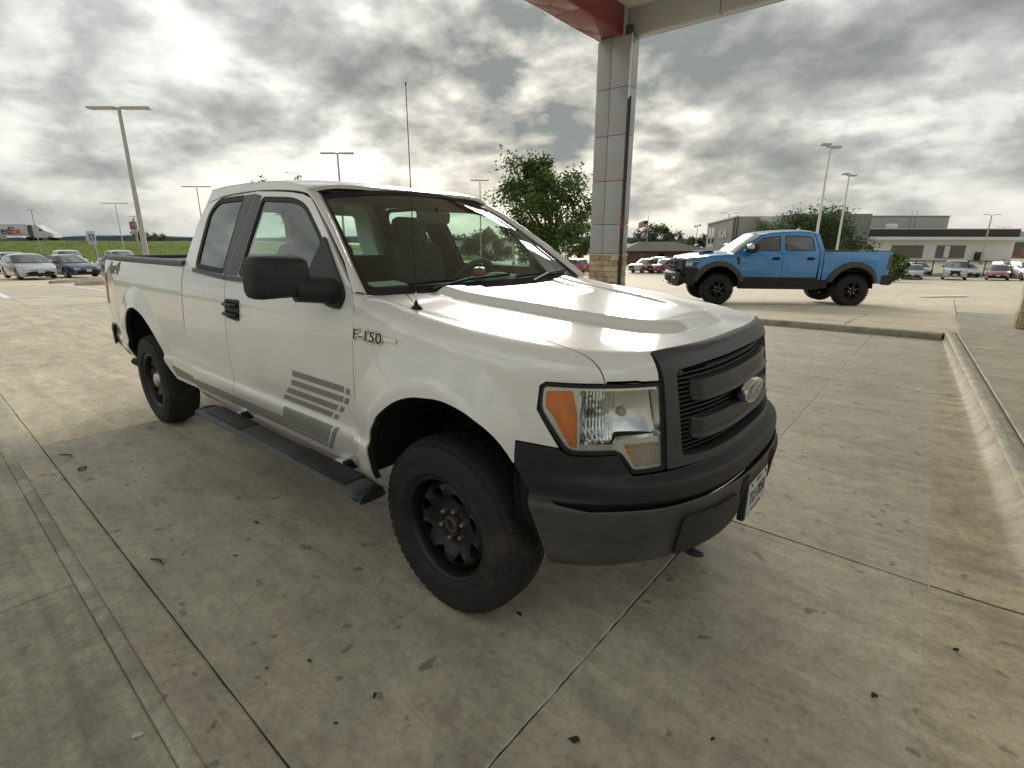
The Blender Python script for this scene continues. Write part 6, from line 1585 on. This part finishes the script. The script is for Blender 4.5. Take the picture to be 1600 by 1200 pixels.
# grassy embankment that carries the highway
vs = []; nl = 60; pr = [(70, -1.0), (76, -.96), (92, -.55), (112, .05), (128, .75), (134, .93), (137, 1.0), (152, 1.0), (158, .9), (200, -.3), (230, -1.02)]
for i in range(nl + 1):
    lat = -420 + i * 7.0; k = 1 - sstep(-70, -5, lat)
    for w, h in pr:
        q = wl(w, lat); b0 = q.z
        top = 1.42
        z = b0 + max(-.3, (h + 1.0) / 2 * (top - b0)) * (k if h > -.9 else 1) + random.uniform(-.06, .06)
        vs.append((q.x, q.y, z if h > -.9 else b0 - .25))
m_ = len(pr)
bank = obj('embankment', vs, [(i*m_+j, i*m_+j+1, (i+1)*m_+j+1, (i+1)*m_+j)[::-1] for i in range(nl) for j in range(m_-1)], M['grass'], smooth=True); tag(bank, 'green grass embankment of the highway behind the left lot', kind='structure')
vs = [];
for i in range(nl + 1):
    lat = -420 + i * 5.6
    for w in (138, 151):
        q = wl(w, lat); vs.append((q.x, q.y, 1.50))
tag(obj('highway', vs, [(2*i, 2*i+1, 2*i+3, 2*i+2)[::-1] for i in range(nl)], M['road']), 'asphalt highway on top of the embankment', kind='structure')
# tufts on the slope
bm = bmesh.new(); rr = random.Random(3)
for _ in range(9000):
    lat = rr.uniform(-150, -20); w = rr.uniform(74, 132); q = wl(w, lat)
    z = q.z + (plin(pr, w) + 1) / 2 * (1.42 - q.z) * (1 - sstep(-70, -5, lat)) - .02; a = rr.uniform(0, 6.28); s = rr.uniform(.08, .22)
    d = Vector((math.cos(a), math.sin(a), 0)) * s * .7
    v = [bm.verts.new((q.x - d.x, q.y - d.y, z)), bm.verts.new((q.x + d.x, q.y + d.y, z)), bm.verts.new((q.x + d.x * .3, q.y + d.y * .3, z + s))]
    bm.faces.new(v)
M['tuft'] = leafmat('tuft', (.115, .15, .038), (.16, .185, .05))
tag(from_bm('grass', bm, M['tuft'], recalc=False), 'grass tufts on the highway embankment', kind='stuff')
# ---- trees ----
def tree(name, w, lat, base_z, top_z, width, label, m, seed, leaf=.22, n=5000, trunk_h=.35, group=None, lean=0.0, depth=None, clusters=46, ragged=1.0, side_cut=None):
    rr = random.Random(seed); o = wl(w, lat); h = top_z - base_z; root = empty(name, (o.x, o.y, base_z), 0, label, 'tree', group)
    cz = h * (trunk_h + 1) / 2; rz_ = h * (1 - trunk_h) / 2; rx = width / 2
    cl = []
    for _ in range(clusters):
        while True:
            p = Vector((rr.uniform(-1, 1), rr.uniform(-1, 1), rr.uniform(-1, 1)))
            l = p.length
            if .25 < l < 1 and (rr.random() < l ** 1.2): break
        k = 1.0 + ragged * rr.uniform(-.18, .14)
        q = Vector((p.x * rx * k, p.y * rx * .85 * k, cz + p.z * rz_ * k))
        q.x += lean * (q.z / h) * RV.x * -1; q.y += lean * (q.z / h) * RV.y * -1
        cl.append((q, rr.uniform(.16, .30) * rx))
    bm = bmesh.new(); per = n // clusters
    for q, r in cl:
        for _ in range(per):
            d = Vector((rr.gauss(0, .5), rr.gauss(0, .5), rr.gauss(0, .42))) * r
            c = q + d; s = leaf * rr.uniform(.6, 1.3)
            u = Vector((rr.uniform(-1, 1), rr.uniform(-1, 1), rr.uniform(-.6, .6))).normalized(); v = u.cross(Vector((rr.uniform(-1, 1), rr.uniform(-1, 1), rr.uniform(-1, 1)))).normalized()
            A = [bm.verts.new(c + u * s), bm.verts.new(c + v * s * .5), bm.verts.new(c - u * s), bm.verts.new(c - v * s * .5)]
            bm.faces.new(A)
    from_bm('crown', bm, m, root, recalc=False)
    bm = bmesh.new(); tr_ = width * .035 + .06
    top = Vector((0, 0, h * (trunk_h + .30))); bm_tube(bm, [(0, 0, -.3), (.05, 0, h * trunk_h * .5), tuple(Vector((-lean * .2 * RV.x, -lean * .2 * RV.y, h * trunk_h))), tuple(top)], [tr_ * 1.3, tr_, tr_ * .85, tr_ * .45], 9)
    for q, r in cl[:22]:
        s0 = Vector((0, 0, h * trunk_h * rr.uniform(.8, 1.5))); mid = s0.lerp(q, .5) + Vector((0, 0, h * .03)); bm_tube(bm, [s0, mid, q], [tr_ * .4, tr_ * .22, tr_ * .07], 5)
    from_bm('trunk', bm, M['bark'], root, angle=60)
    return root
tree('oak_tree', 46, 3.3, -1.75, 7.75, 8.2, 'big leafy oak rising behind the pickup roof, left of the tall pillar', M['leaf'], 11, .165, 15000, .26, lean=1.2, clusters=70, ragged=1.3)
tree('oak_tree', 70, 40.2, -2.31, 4.9, 12.4, 'broad dark green tree behind the cab of the blue pickup', M['leaf_d'], 23, .17, 13000, .22, clusters=44, ragged=2.2)
tree('oak_tree', 105, 28.4, -2.2, 4.9, 8.6, 'round tree with bare gaps beside the flagpole', M['leaf_f'], 31, .26, 3200, .32, clusters=34)
tree('oak_tree', 40, -16.9, -1.2, 6.25, 5.0, 'tree whose top twigs show above the roof of the white pickup', M['leaf_d'], 41, .14, 1300, .55, clusters=24, ragged=2.2)
gb = 'bushy trees behind the dark red wagon'
for i, (w, lat, top, wd) in enumerate(((88, 3.5, 4.2, 9), (90, 11.5, 4.8, 8), (86, -4.5, 3.0, 8))):
    tree('bushy_tree', w, lat, -2.1, top, wd, ['bushy green tree behind the trunk of the big oak', 'tall bushy tree next to the stone plinth of the tall pillar', 'low bushy tree seen through the pickup windshield', 'bushy tree hidden behind the tall pillar'][i], M['leaf'] if i != 2 else M['leaf_d'], 50 + i, .26, 3000, .12, gb, clusters=30)
tree('bush', 45, 32.6, -1.79, 1.15, 3.4, 'leafy bush behind the tailgate of the blue pickup', M['leaf'], 61, .15, 1500, .08, clusters=18)
tree('bush', 62, 41.5, -2.2, 1.05, 4.4, 'low bush in front of the dealership with the black band', M['leaf_d'], 62, .18, 1200, .08, clusters=18)
gf_ = 'far trees along the horizon'
for i, (px_, w, top, wd) in enumerate(((258, 230, 5.2, 9), (283, 235, 4.0, 10), (262, 300, 4.0, 14), (1062, 150, 2.6, 9), (1085, 150, 3.4, 9), (1102, 160, 2.6, 8), (1040, 165, 3.0, 9), (700, 150, 3.4, 14), (735, 160, 3.0, 12))):
    lat = (px_ - 800) / 795.3 * w * 1.03
    nm_ = ['tallest far tree right of the red roadside sign', 'far tree just left of the pickup cab', 'wide far tree behind the tallest one at the highway', 'far tree between the round tree and the grey building', 'far tree under the floodlight mast', 'far tree touching the grey building', 'far tree behind the round tree by the flagpole', 'far tree left of the gabled building', 'far tree in front of the gabled building'][i]
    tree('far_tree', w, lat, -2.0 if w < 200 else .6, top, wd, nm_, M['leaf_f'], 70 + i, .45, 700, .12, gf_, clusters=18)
# low treeline on the horizon, distance haze put into its blue colour
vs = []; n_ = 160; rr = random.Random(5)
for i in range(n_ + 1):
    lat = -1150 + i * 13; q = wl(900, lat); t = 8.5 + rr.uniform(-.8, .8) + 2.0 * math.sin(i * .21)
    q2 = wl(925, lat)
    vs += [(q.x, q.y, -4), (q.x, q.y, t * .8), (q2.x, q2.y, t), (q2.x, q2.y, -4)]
tag(obj('treeline', vs, [(4*i+j, 4*i+j+1, 4*i+4+j+1, 4*i+4+j)[::-1] for i in range(n_) for j in range(3)], mat('hazy_wood', (.055, .085, .105), .95, var=.2, vscale=.02), smooth=False), 'far treeline on the horizon, tinted blue-grey for haze', kind='stuff')
# ---- light poles ----
def heading_mat(x, y): return math.atan2(RV.y, RV.x)
def pole(x, y, top, kind, label, arm, rot=0.0, pm=None, r=.075):
    z0 = zg(x, y); p = empty('light_pole', (x, y, z0), heading_mat(x, y) + rot, label, 'light pole', 'parking lot light poles'); h = top - z0; pm = pm or M['pole']
    lathe('pole', [(r * 1.5, 0), (r * 1.45, .02), (r * 1.05, .10), (r, .2), (r * .62, h)], pm, p, 10, 'Z', capends=True)
    lathe('base', [(.28, -.2), (.28, .5), (.24, .55), (0, .55)], M['kerb'], p, 14, 'Z')
    if kind == 'T':
        for s in (1, -1):
            box('lamp_head', (s * (arm / 2 + .10), 0, h + .03), (arm, .30, .085), M['pole'], p, .02); box('lamp_panel', (s * (arm / 2 + .12), 0, h - .018), (arm * .8, .22, .02), M['metal_l'], p)
        box('arm', (0, 0, h + .02), (.34, .08, .07), M['pole'], p, .01)
    elif kind == 'twin':
        for s in (1, -1): box('lamp_head', (s * .42, s * .15, h + .05 + .10 * (s < 0)), (.62, .42, .14), M['pole'], p, .03)
        box('arm', (0, 0, h + .04), (.5, .07, .07), M['pole'], p, .01)
    elif kind == 'curved':
        for s in (1, -1):
            tube('arm', spl([(0, 0, h - .1), (s * arm * .35, 0, h + .18), (s * arm, 0, h + .22)], 4), .045, pm, p, 6); box('lamp_head', (s * (arm + .2), 0, h + .22), (.75, .30, .09), M['pole'], p, .03)
    else:
        for s in (1, -1): box('lamp_head', (s * .45, 0, h + .1 * s), (.55, .35, .40), M['metal_l'], p, .05)
        box('arm', (0, 0, h), (1.0, .08, .08), M['pole'], p)
    return p
pole(-26.8, 5.45, 6.94, 'T', 'nearest light pole on the left with a flat T-shaped lamp head', 1.22, r=.12)
pole(-89.1, 19.8, 6.5, 'T', 'thin T-headed light pole left of the nearest left pole', 1.7)
pole(-128.8, 32.2, 6.3, 'T', 'light pole close beside the red roadside sign', .9, r=.1)
pole(-124.9, 16.0, 6.7, 'T', 'light pole in front of the white road train', .45, rot=1.0, r=.1)
pole(-63.8, 21.4, 7.26, 'T', 'T-headed light pole at the rear edge of the white pickup cab', 1.5)
pole(-32.2, 19.2, 7.33, 'T', 'T-headed light pole rising above the middle of the pickup roof', 1.05, r=.10)
pole(-36.4, 37.9, 7.45, 'T', 'slim T-headed light pole between the roof of the pickup and the big oak', .85)
pole(-5.8, 38.6, 7.44, 'twin', 'taller twin-lamp pole above the blue pickup cab', .6, pm=M['pole_w'], r=.10)
pole(-7.0, 55.9, 7.37, 'twin', 'smaller twin-lamp pole above the bed of the blue pickup', .6, pm=M['pole_w'], r=.11)
pole(-30.0, 95.3, 6.22, 'curved', 'double-arm light pole in front of the grey building', 1.0, r=.12)
pole(5.7, 125.2, 6.1, 'curved', 'double-arm light pole in front of the dealership with the black band', 1.0, r=.14)
pole(10.8, 188.1, 5.2, 'curved', 'farthest double-arm light pole by the green roof', 1.2, r=.14)
pole(-39.8, 106.7, 4.7, 'flood', 'thin mast with two floodlights left of the grey building', .5, r=.1)
pole(-38.0, 56.0, 5.3, 'T', 'pale light pole standing in the shade of the big oak', .7, pm=M['pole_w'], r=.12)
pole(-52.0, 62.0, 6.0, 'T', 'light pole seen through the windshield beside the gabled building', 1.0)
# ---- signs ----
def post_sign(name, label, cat): return name
hc = empty('parking_sign', (-43.58, 7.06, zg(-43.58, 7.06)), heading_mat(0, 0), label='white disabled parking sign with a blue square on a thin leaning post', cat='sign')
tube('post', [(.22, 0, 0), (0, 0, 3.05)], .045, M['pole'], hc, 6)
sb = box('sign_board', (0, -.06, 2.62), (.60, .02, .92), M['plate'], hc, .004)
box('sign_field', (.02, -.073, 2.66), (.34, .006, .40), mat('sign_blue', (.02, .10, .32), .5), sb)
wsym = mat('sign_white', (.75, .75, .75), .5)
lathe('wheel_symbol', [(.075, -.079), (.10, -.079), (.10, -.077), (.075, -.077)], wsym, sb, 16, 'Y', (.03, 0, 2.60), close=True)
box('figure_symbol', (.0, -.079, 2.73), (.05, .004, .16), wsym, sb); box('figure_symbol', (.07, -.079, 2.68), (.14, .004, .035), wsym, sb)
box('side_tag', (-.38, -.03, 2.55), (.10, .02, .30), M['pole'], hc, .004)
gw_ = 'concrete wheel stops by the hatched aisle'
for i, (x, y, rz, lb) in enumerate(((-33.9, 4.05, .62, 'long concrete wheel stop left of the disabled parking sign'), (-29.8, 4.1, .10, 'concrete wheel stop closest to the pickup tailgate'))):
    bm = bmesh.new(); vs_ = bm_box(bm, (0, 0, .09), (.32, 3.0 if i == 0 else 1.8, .20), bevel=.03)
    for v in bm.verts:
        if v.co.z > .1: v.co.x *= .6
    o = from_bm('wheel_stop', bm, M['kerb'], angle=40); o.location = (x, y, zg(x, y)); o.rotation_euler = (0, 0, rz); tag(o, lb, 'wheel stop', gw_)
st = empty('stop_sign', (-3.2, 68.2, zg(-3.2, 68.2)), heading_mat(0, 0), 'red octagonal stop sign behind the tail of the blue pickup', 'sign')
tube('post', [(0, 0, 0), (0, 0, 1.9)], .04, M['pole'], st, 6)
oc = [(.42 * math.cos(math.pi / 8 + i * math.pi / 4), .42 * math.sin(math.pi / 8 + i * math.pi / 4)) for i in range(8)]
bm = bmesh.new(); a_ = [bm.verts.new((x, -.05, 1.42 + z)) for x, z in oc]; b_ = [bm.verts.new((x, -.03, 1.42 + z)) for x, z in oc]; bm.faces.new(a_); bm.faces.new(b_[::-1])
for i in range(8): bm.faces.new((a_[i], b_[i], b_[(i+1) % 8], a_[(i+1) % 8]))
sbd = from_bm('sign_board', bm, mat('sign_red', (.50, .03, .03), .5), st)
text_obj('lettering', 'STOP', .34, frame4((0, -.056, 1.42), (1, 0, 0), (0, 0, 1)), wsym, sbd, .003)
rs = empty('roadside_sign', (-247.6, 63.2, .3), heading_mat(0, 0), 'far red and white roadside sign on a tall post', 'sign')
tube('post', [(0, 0, -2), (0, 0, 9.5)], .35, M['pole'], rs, 6); box('sign_board', (0, -.5, 6.9), (2.7, .5, 3.0), mat('far_sign_red', (.40, .10, .07), .6), rs, .1); box('sign_panel', (0, -.5, 4.5), (2.5, .4, 1.5), M['plate'], rs, .1); box('sign_panel', (0, -.8, 6.9), (1.5, .3, 1.2), mat('far_sign_grey', (.30, .30, .33), .6), rs, .1)
# ---- the white road train on the highway ----
fx = wl(146, -126.8, 1.50); F_ = empty('semi_truck', fx, heading_mat(0, 0), 'white semi truck with purple and orange lettering on its long trailer, on the highway', 'truck')
whf = mat('trailer_white', (.66, .66, .66), .5, var=.04)
tr0 = box('trailer', (-13.5, 0, 2.65), (16.2, 2.6, 2.95), whf, F_, .05)
box('trailer_rail', (-13.5, -1.32, 4.10), (16.2, .05, .12), M['pole'], tr0); box('side_skirt', (-15.0, -1.28, .75), (7.0, .06, .85), mat('skirt', (.45, .43, .36), .6), tr0)
for t_, off_, m2 in (('Fed', -14.0, mat('print_purple', (.055, .02, .13), .5)), ('Ex', -10.0, mat('print_orange', (.55, .06, .02), .5))):
    text_obj('lettering', t_, 2.75, frame4((off_, -1.325, 2.45), (1, 0, 0), (0, 0, 1)), m2, tr0, .01, bold=.06, align='LEFT')
bm = bmesh.new(); cabp = [(-4.6, .7), (-4.6, 4.05), (-2.7, 4.05), (-.9, 2.6), (1.1, 1.9), (1.55, .75)]
for s in (-1.2, 1.2): bm.faces.new([bm.verts.new((x, s, z)) for x, z in cabp])
vv = bm.verts[:]; bm.verts.ensure_lookup_table()
for i in range(6): bm.faces.new((bm.verts[i], bm.verts[(i+1) % 6], bm.verts[6 + (i+1) % 6], bm.verts[6 + i]))
cb_ = from_bm('cab', bm, whf, F_)
box('sleeper_gap', (-4.55, -.02, 2.45), (1.1, 2.44, 3.2), M['greyd'] if 'greyd' in M else M['pole'], F_); obj('side_window', [(-2.3, -1.22, 2.5), (-1.1, -1.22, 2.45), (-1.6, -1.22, 3.0), (-2.3, -1.22, 3.1)], [(0, 1, 2, 3)], M['glass_d'], cb_)
for x in (-20.5, -19.2, -5.8, -4.4, .2):
    lathe('wheel', [(.0, -1.25), (.50, -1.25), (.52, -1.1), (.52, 1.1), (.50, 1.25), (0, 1.25)], M['tyre'], F_, 18, 'Y', (x, 0, .52))
# ---- flags ----
fp = empty('flagpole', (-43.2, 90.81, zg(-43.2, 90.81)), heading_mat(0, 0), 'white flagpole between the round tree and the tall pillar', 'flagpole'); tube('pole', [(0, 0, 0), (0, 0, 8.4)], [.09, .05], M['pole_w'], fp, 8); lathe('finial', [(0, .12), (.1, .0), (0, -.12)], M['alu'], fp, 8, 'Z', (0, 0, 8.5))
def flag(name, z, w_, h_, colr, label):
    vs, fs = grid_pts(lambda u, v: (-.06 - w_ * u, .25 * math.sin(u * 6) * u, z + h_ * (v - .5) - .45 * u * u), 10, 13)
    ms_ = [mat('flag_red', (.42, .04, .05), .8), mat('flag_white', (.66, .64, .62), .8), mat('flag_blue', (.03, .05, .16), .8)]
    o = obj(name, vs, fs, ms_); o.location = fp.location; o.rotation_euler = fp.rotation_euler
    for i, p in enumerate(o.data.polygons): p.material_index = colr(i % 10, i // 10)
    return tag(o, label, 'flag', None)
flag('flag', 7.1, 1.75, 1.15, lambda c, r: 2 if (c < 4 and r > 5) else r % 2, 'upper flag with red and white stripes and a dark blue corner')
flag('flag', 5.85, 1.15, .60, lambda c, r: 2 if c < 3 else (1 if r > 6 else 0), 'smaller lower flag in red, white and blue on the flagpole')
# ---- buildings ----
def bld(name, w, lat, label): 
    q = wl(w, lat); return empty(name, q, heading_mat(0, 0), label, 'building')
wallw = mat('wall_white', (.68, .68, .67), .7, var=.05, vscale=.5); wallg = mat('wall_grey', (.36, .355, .335), .8, var=.06, vscale=.5); walld = mat('wall_dark', (.20, .21, .21), .7, var=.1, vscale=.5); bandk = mat('band_black', (.018, .018, .020), .5); letter = mat('sign_letters', (.72, .72, .72), .5)
tan_ = mat('wall_tan', (.36, .25, .17), .85, var=.1, vscale=.5); roofgreen = mat('roof_green', (.20, .30, .27), .7, var=.06, vscale=.3); roofbr = mat('roof_brown', (.12, .105, .095), .85, var=.15, vscale=.5); yel = mat('gable_yellow', (.50, .30, .09), .8); wallb = mat('wall_brick', (.17, .10, .075), .85, var=.2, vscale=1.5)
GZ = -2.31
# dealership with black band
K_ = empty('dealership', wl(110, 71.0, GZ), heading_mat(0, 0) - .02, 'white dealership building with a long black band, grey upper storey and dark windows', 'building')
box('wall', (14.5, 6, 2.3), (37.0, 12, 4.6), wallw, K_, .02)
box('fascia', (14.2, -.55, 4.60), (38.4, 1.3, .65), wallw, K_, .02)
bd_ = box('black_band', (14.2, -.20, 5.68), (37.6, .9, 1.5), bandk, K_, .02); text_obj('lettering', 'SERVICE', 1.25, frame4((-2.2, -.68, 5.65), (1, 0, 0), (0, 0, 1)), letter, bd_, .03, align='CENTER')
box('coping', (14.2, 5.5, 6.50), (38.0, 12.3, .16), M['metal_l'], K_, .02)
box('upper_storey', (7.6, 14.0, 6.3), (36, 10, 6.2), wallg, K_, .05); box('upper_coping', (7.6, 14.0, 9.45), (36.3, 10.3, .14), walld, K_)
box('rooftop_unit', (4.6, 15, 10.0), (4.2, 3, 1.1), M['pole'], K_, .05); box('roof_vent', (9.9, 4.0, 7.05), (1.8, 1.4, 1.1), wallw, K_, .2)
for q in (17.2, 18.3):
    tube('roof_ladder', [(q, 8.9, 6.8), (q, 8.9, 10.4), (q, 9.3, 10.5)], .05, M['pole'], K_, 5)
for x0, x1, nn in ((-3.2, 1.2, 2), (8.0, 14.6, 4), (17.2, 23.2, 4), (-9.0, -5.0, 2)):
    fr_ = box('window', ((x0 + x1) / 2, -.01, 1.95), (x1 - x0, .12, 2.6), walld, K_)
    for q in range(nn):
        a = x0 + .12 + (x1 - x0 - .24) * q / nn; b = x0 + .12 + (x1 - x0 - .24) * (q + 1) / nn; box('pane', ((a + b) / 2, -.06, 1.95), (b - a - .10, .08, 2.36), M['glass_d'], fr_)
    if x0 == 17.2: box('blind', (19.4, -.105, 1.95), (1.1, .02, 2.3), wallw, fr_)
box('utility_box', (26.0, -.3, 1.1), (1.4, .6, 1.6), bandk, K_, .05)
# grey building with white letters
A0 = Vector((-34.59, 98.02)); A1_ = Vector((-25.61, 85.97)); aw = A1_ - A0
GB = empty('showroom', (A0.x, A0.y, GZ), math.atan2(aw.y, aw.x), 'tall grey showroom with white letters, a dark window and black corner strips', 'building'); Lg = aw.length
vs = [(0, 0, 0), (Lg, 0, 0), (Lg, 12, 0), (0, 12, 0), (0, 0, 7.05), (Lg, 0, 7.75), (Lg, 12, 7.75), (0, 12, 7.05)]
obj('wall', vs, [(0, 1, 5, 4), (1, 2, 6, 5), (2, 3, 7, 6), (3, 0, 4, 7), (4, 5, 6, 7)], wallg, GB)
box('coping', (Lg / 2, -.05, 7.43), (Lg + .1, .3, .22), M['metal_l'], GB, rot=Matrix.Rotation(-math.atan2(.7, Lg), 3, 'Y'))
fr_ = box('window', (3.0, -.03, 4.6), (3.6, .10, 3.4), wallw, GB)
for q in (2.05, 3.95): box('pane', (q, -.08, 4.6), (1.25, .06, 3.1), M['glass_d'], fr_)
text_obj('lettering', 'KIA', 2.0, frame4((9.2, -.12, 5.1), (1, 0, 0), (0, 0, 1)), letter, GB, .08, width=1.2)
for q in (Lg - 1.3, Lg - .1): box('corner_strip', (q, -.06, 3.9), (.75, .14, 7.4), bandk, GB)
box('low_wing', (2.4, -1.2, 1.1), (6.4, 2.4, 2.2), wallw, GB, .03); box('wing_window', (3.6, -2.42, 1.2), (2.2, .08, 1.3), M['glass_d'], GB)
box('side_wing', (Lg + 6.5, 8.0, 3.75), (12.5, 10, 7.5), walld, GB, .03)
# green roofed building
C_ = empty('green_roofed_store', wl(132, 129.5, GZ), heading_mat(0, 0), 'tan store with a pale green sloping roof and orange doors at the right edge', 'building')
box('wall', (6, 5, 2.0), (22, 9, 4.0), tan_, C_, .02)
obj('roof', [(-6, -1.5, 3.9), (18, -1.5, 3.9), (18, 5, 6.6), (-6, 5, 6.6), (-6, 11, 3.9), (18, 11, 3.9)], [(0, 1, 2, 3), (3, 2, 5, 4), (0, 3, 4), (1, 5, 2)], roofgreen, C_)
for q in (-2.4, 1.2, 3.2, 5.2): box('door' if q > 0 else 'window', (q, .47, 1.9), (1.5, .12, 2.6), mat('door_orange', (.34, .085, .035), .6) if q > 0 else M['glass_d'], C_)
# low house with a brown hip roof
D_ = empty('house', wl(92, 27.0, GZ), heading_mat(0, 0) + .1, 'low brick house with a wide brown hip roof below the flagpole', 'building')
box('wall', (0, 4, 1.2), (15, 8, 2.4), wallb, D_, .02)
obj('roof', [(-8.3, -.9, 2.3), (8.3, -.9, 2.3), (8.3, 8.9, 2.3), (-8.3, 8.9, 2.3), (-3.5, 4, 3.85), (3.0, 4, 3.85)], [(0, 1, 5, 4), (1, 2, 5), (2, 3, 4, 5), (3, 0, 4), (3, 2, 1, 0)], roofbr, D_)
for q in (-4.5, -1, 2.5, 5.5): box('window', (q, -.03, 1.3), (1.1, .1, 1.1), M['glass_d'], D_)
# gabled building seen through the windshield
E_ = empty('gabled_building', wl(107, -6.0, GZ), heading_mat(0, 0), 'pale building with a yellow gable seen through the pickup windshield', 'building')
box('wall', (0, 5, 2.1), (13, 10, 4.2), wallw, E_, .02)
box('eave_band', (0, -.05, 4.15), (13.2, .2, .35), roofbr, E_)
obj('roof', [(-1.8, -.4, 3.9), (4.2, -.4, 3.9), (1.2, -.4, 6.8), (-1.8, 9, 3.9), (4.2, 9, 3.9), (1.2, 9, 6.8)], [(0, 2, 5, 3), (1, 4, 5, 2)], roofbr, E_)
obj('gable', [(-1.7, -.3, 3.9), (4.1, -.3, 3.9), (1.2, -.3, 6.7)], [(0, 1, 2)], yel, E_)
for q in (-4.5, -2.0, 3.0, 5.2): box('window', (q, -.03, 2.0), (1.4, .1, 1.6), M['glass_d'], E_)
# ---- fence behind the car row ----
fn = empty('fence', wl(61, 43.0), heading_mat(0, 0) - .02, 'dark metal picket fence behind the row of parked cars on the right', 'fence'); ir = M['plastic']
for i in range(15): box('post', (i * 2.0, 0, .92), (.08, .08, 1.9), ir, fn)
for z in (1.75, .35): box('rail', (14, 0, z), (28, .05, .06), ir, fn)
bm = bmesh.new()
for i in range(195): bm_box(bm, (.07 + i * .144, 0, 1.0), (.022, .022, 1.75))
tag(from_bm('pickets', bm, ir, fn), kind='stuff')
# low wall/parapet under it
box('kerb_wall', (14, .3, .08), (28, .25, .30), M['kerb'], fn)
# ---- bits lying on the concrete ----
def litter(name, x, y, label, cat, build, rz=0.0, group=None):
    z = .001 + (0 if -1.74 < y < 8.6 else .031)
    o = build(); o.name = name; o.location = (x, y, zg(x, y) + z); o.rotation_euler = (0, 0, rz); tag(o, label, cat, group); return o
leafm = mat('dead_leaf', (.035, .026, .018), .8, var=.4, vscale=60); twigm = mat('twig', (.075, .055, .04), .9, var=.3, vscale=40)
def leaf_(s):
    def f():
        rr = random.Random(int(s * 1e5)); n = 12; vs = [(0, 0, .006)]
        for i in range(n):
            a = 2 * math.pi * i / n; r = s * rr.uniform(.65, 1.1); vs.append((r * math.cos(a) * 1.0, r * math.sin(a) * .6, .004 + rr.uniform(0, .012)))
        return obj('leaf', vs, [(0, 1 + i, 1 + (i + 1) % n) for i in range(n)], leafm, smooth=True)
    return f
def twig_(l):
    def f():
        bm = bmesh.new(); bm_tube(bm, [(-l / 2, 0, .006), (0, l * .06, .010), (l / 2, -.01, .006)], [.004, .005, .003], 5); bm_tube(bm, [(l * .1, l * .03, .008), (l * .25, l * .16, .012)], [.003, .002], 4); return from_bm('twig', bm, twigm)
    return f
def ring_():
    bm = bmesh.new(); bm_tube(bm, [(.024 * math.cos(a), .024 * math.sin(a), .009 + .003 * math.sin(a)) for a in [2 * math.pi * i / 16 for i in range(17)]], .0045, 6, False); return from_bm('ring', bm, twigm)
lg_ = 'dead leaves on the driveway'
for x, y, s, lb, rz in ((-1.33, -1.18, .017, 'small dark leaf on the concrete beside the side step, towards the rear', .3), (-1.09, -1.39, .013, 'tiny dark leaf between the side step and the twig', 1.2), (-.17, -1.50, .013, 'small leaf near the kerb left of the front tyre', .2), (.15, -1.43, .0135, 'small black leaf close to the camera, left of the pale joint', 2.0), (-.26, -1.62, .010, 'tiny leaf scrap next to the sloping kerb', .8),
        (.78, -1.12, .020, 'largest dark leaf, lying right of the pale joint at the front', .5), (.28, -.79, .017, 'dark leaf just below the front tyre', .1), (1.50, -.30, .015, 'dark leaf in front of the truck on the right-hand slab', 1.0), (1.72, .16, .014, 'small leaf close to the right kerb', .4), (1.12, -.83, .010, 'tiny leaf right of the largest dark leaf', .9), (.14, -1.58, .009, 'tiny scrap of leaf nearest to the kerb at the front', .9)):
    litter('leaf', x, y, lb, 'leaf', leaf_(s), rz, lg_)
litter('twig', -1.34, -1.66, 'broken brown twig lying next to the kerb', 'twig', twig_(.10), .35, 'twigs on the driveway')
litter('twig', -3.36, -1.66, 'thin straight twig at the far end of the kerb', 'twig', twig_(.13), .5, 'twigs on the driveway')
litter('ring', -2.98, -1.64, 'small rusty ring lying beside the kerb', 'ring', ring_)
def scrap_():
    return obj('paper_scrap', [(-.016, -.006, .004), (.014, -.008, .007), (.018, .007, .004), (-.012, .008, .008)], [(0, 1, 2, 3)], M['plate'])
litter('paper_scrap', -3.26, -.56, 'white paper scrap on the concrete beside the rear tyre', 'paper scrap', scrap_, .2, 'white paper scraps on the ground')
litter('paper_scrap', -.28, -2.02, 'white paper scrap on the walk at the bottom edge', 'paper scrap', scrap_, 1.1, 'white paper scraps on the ground')
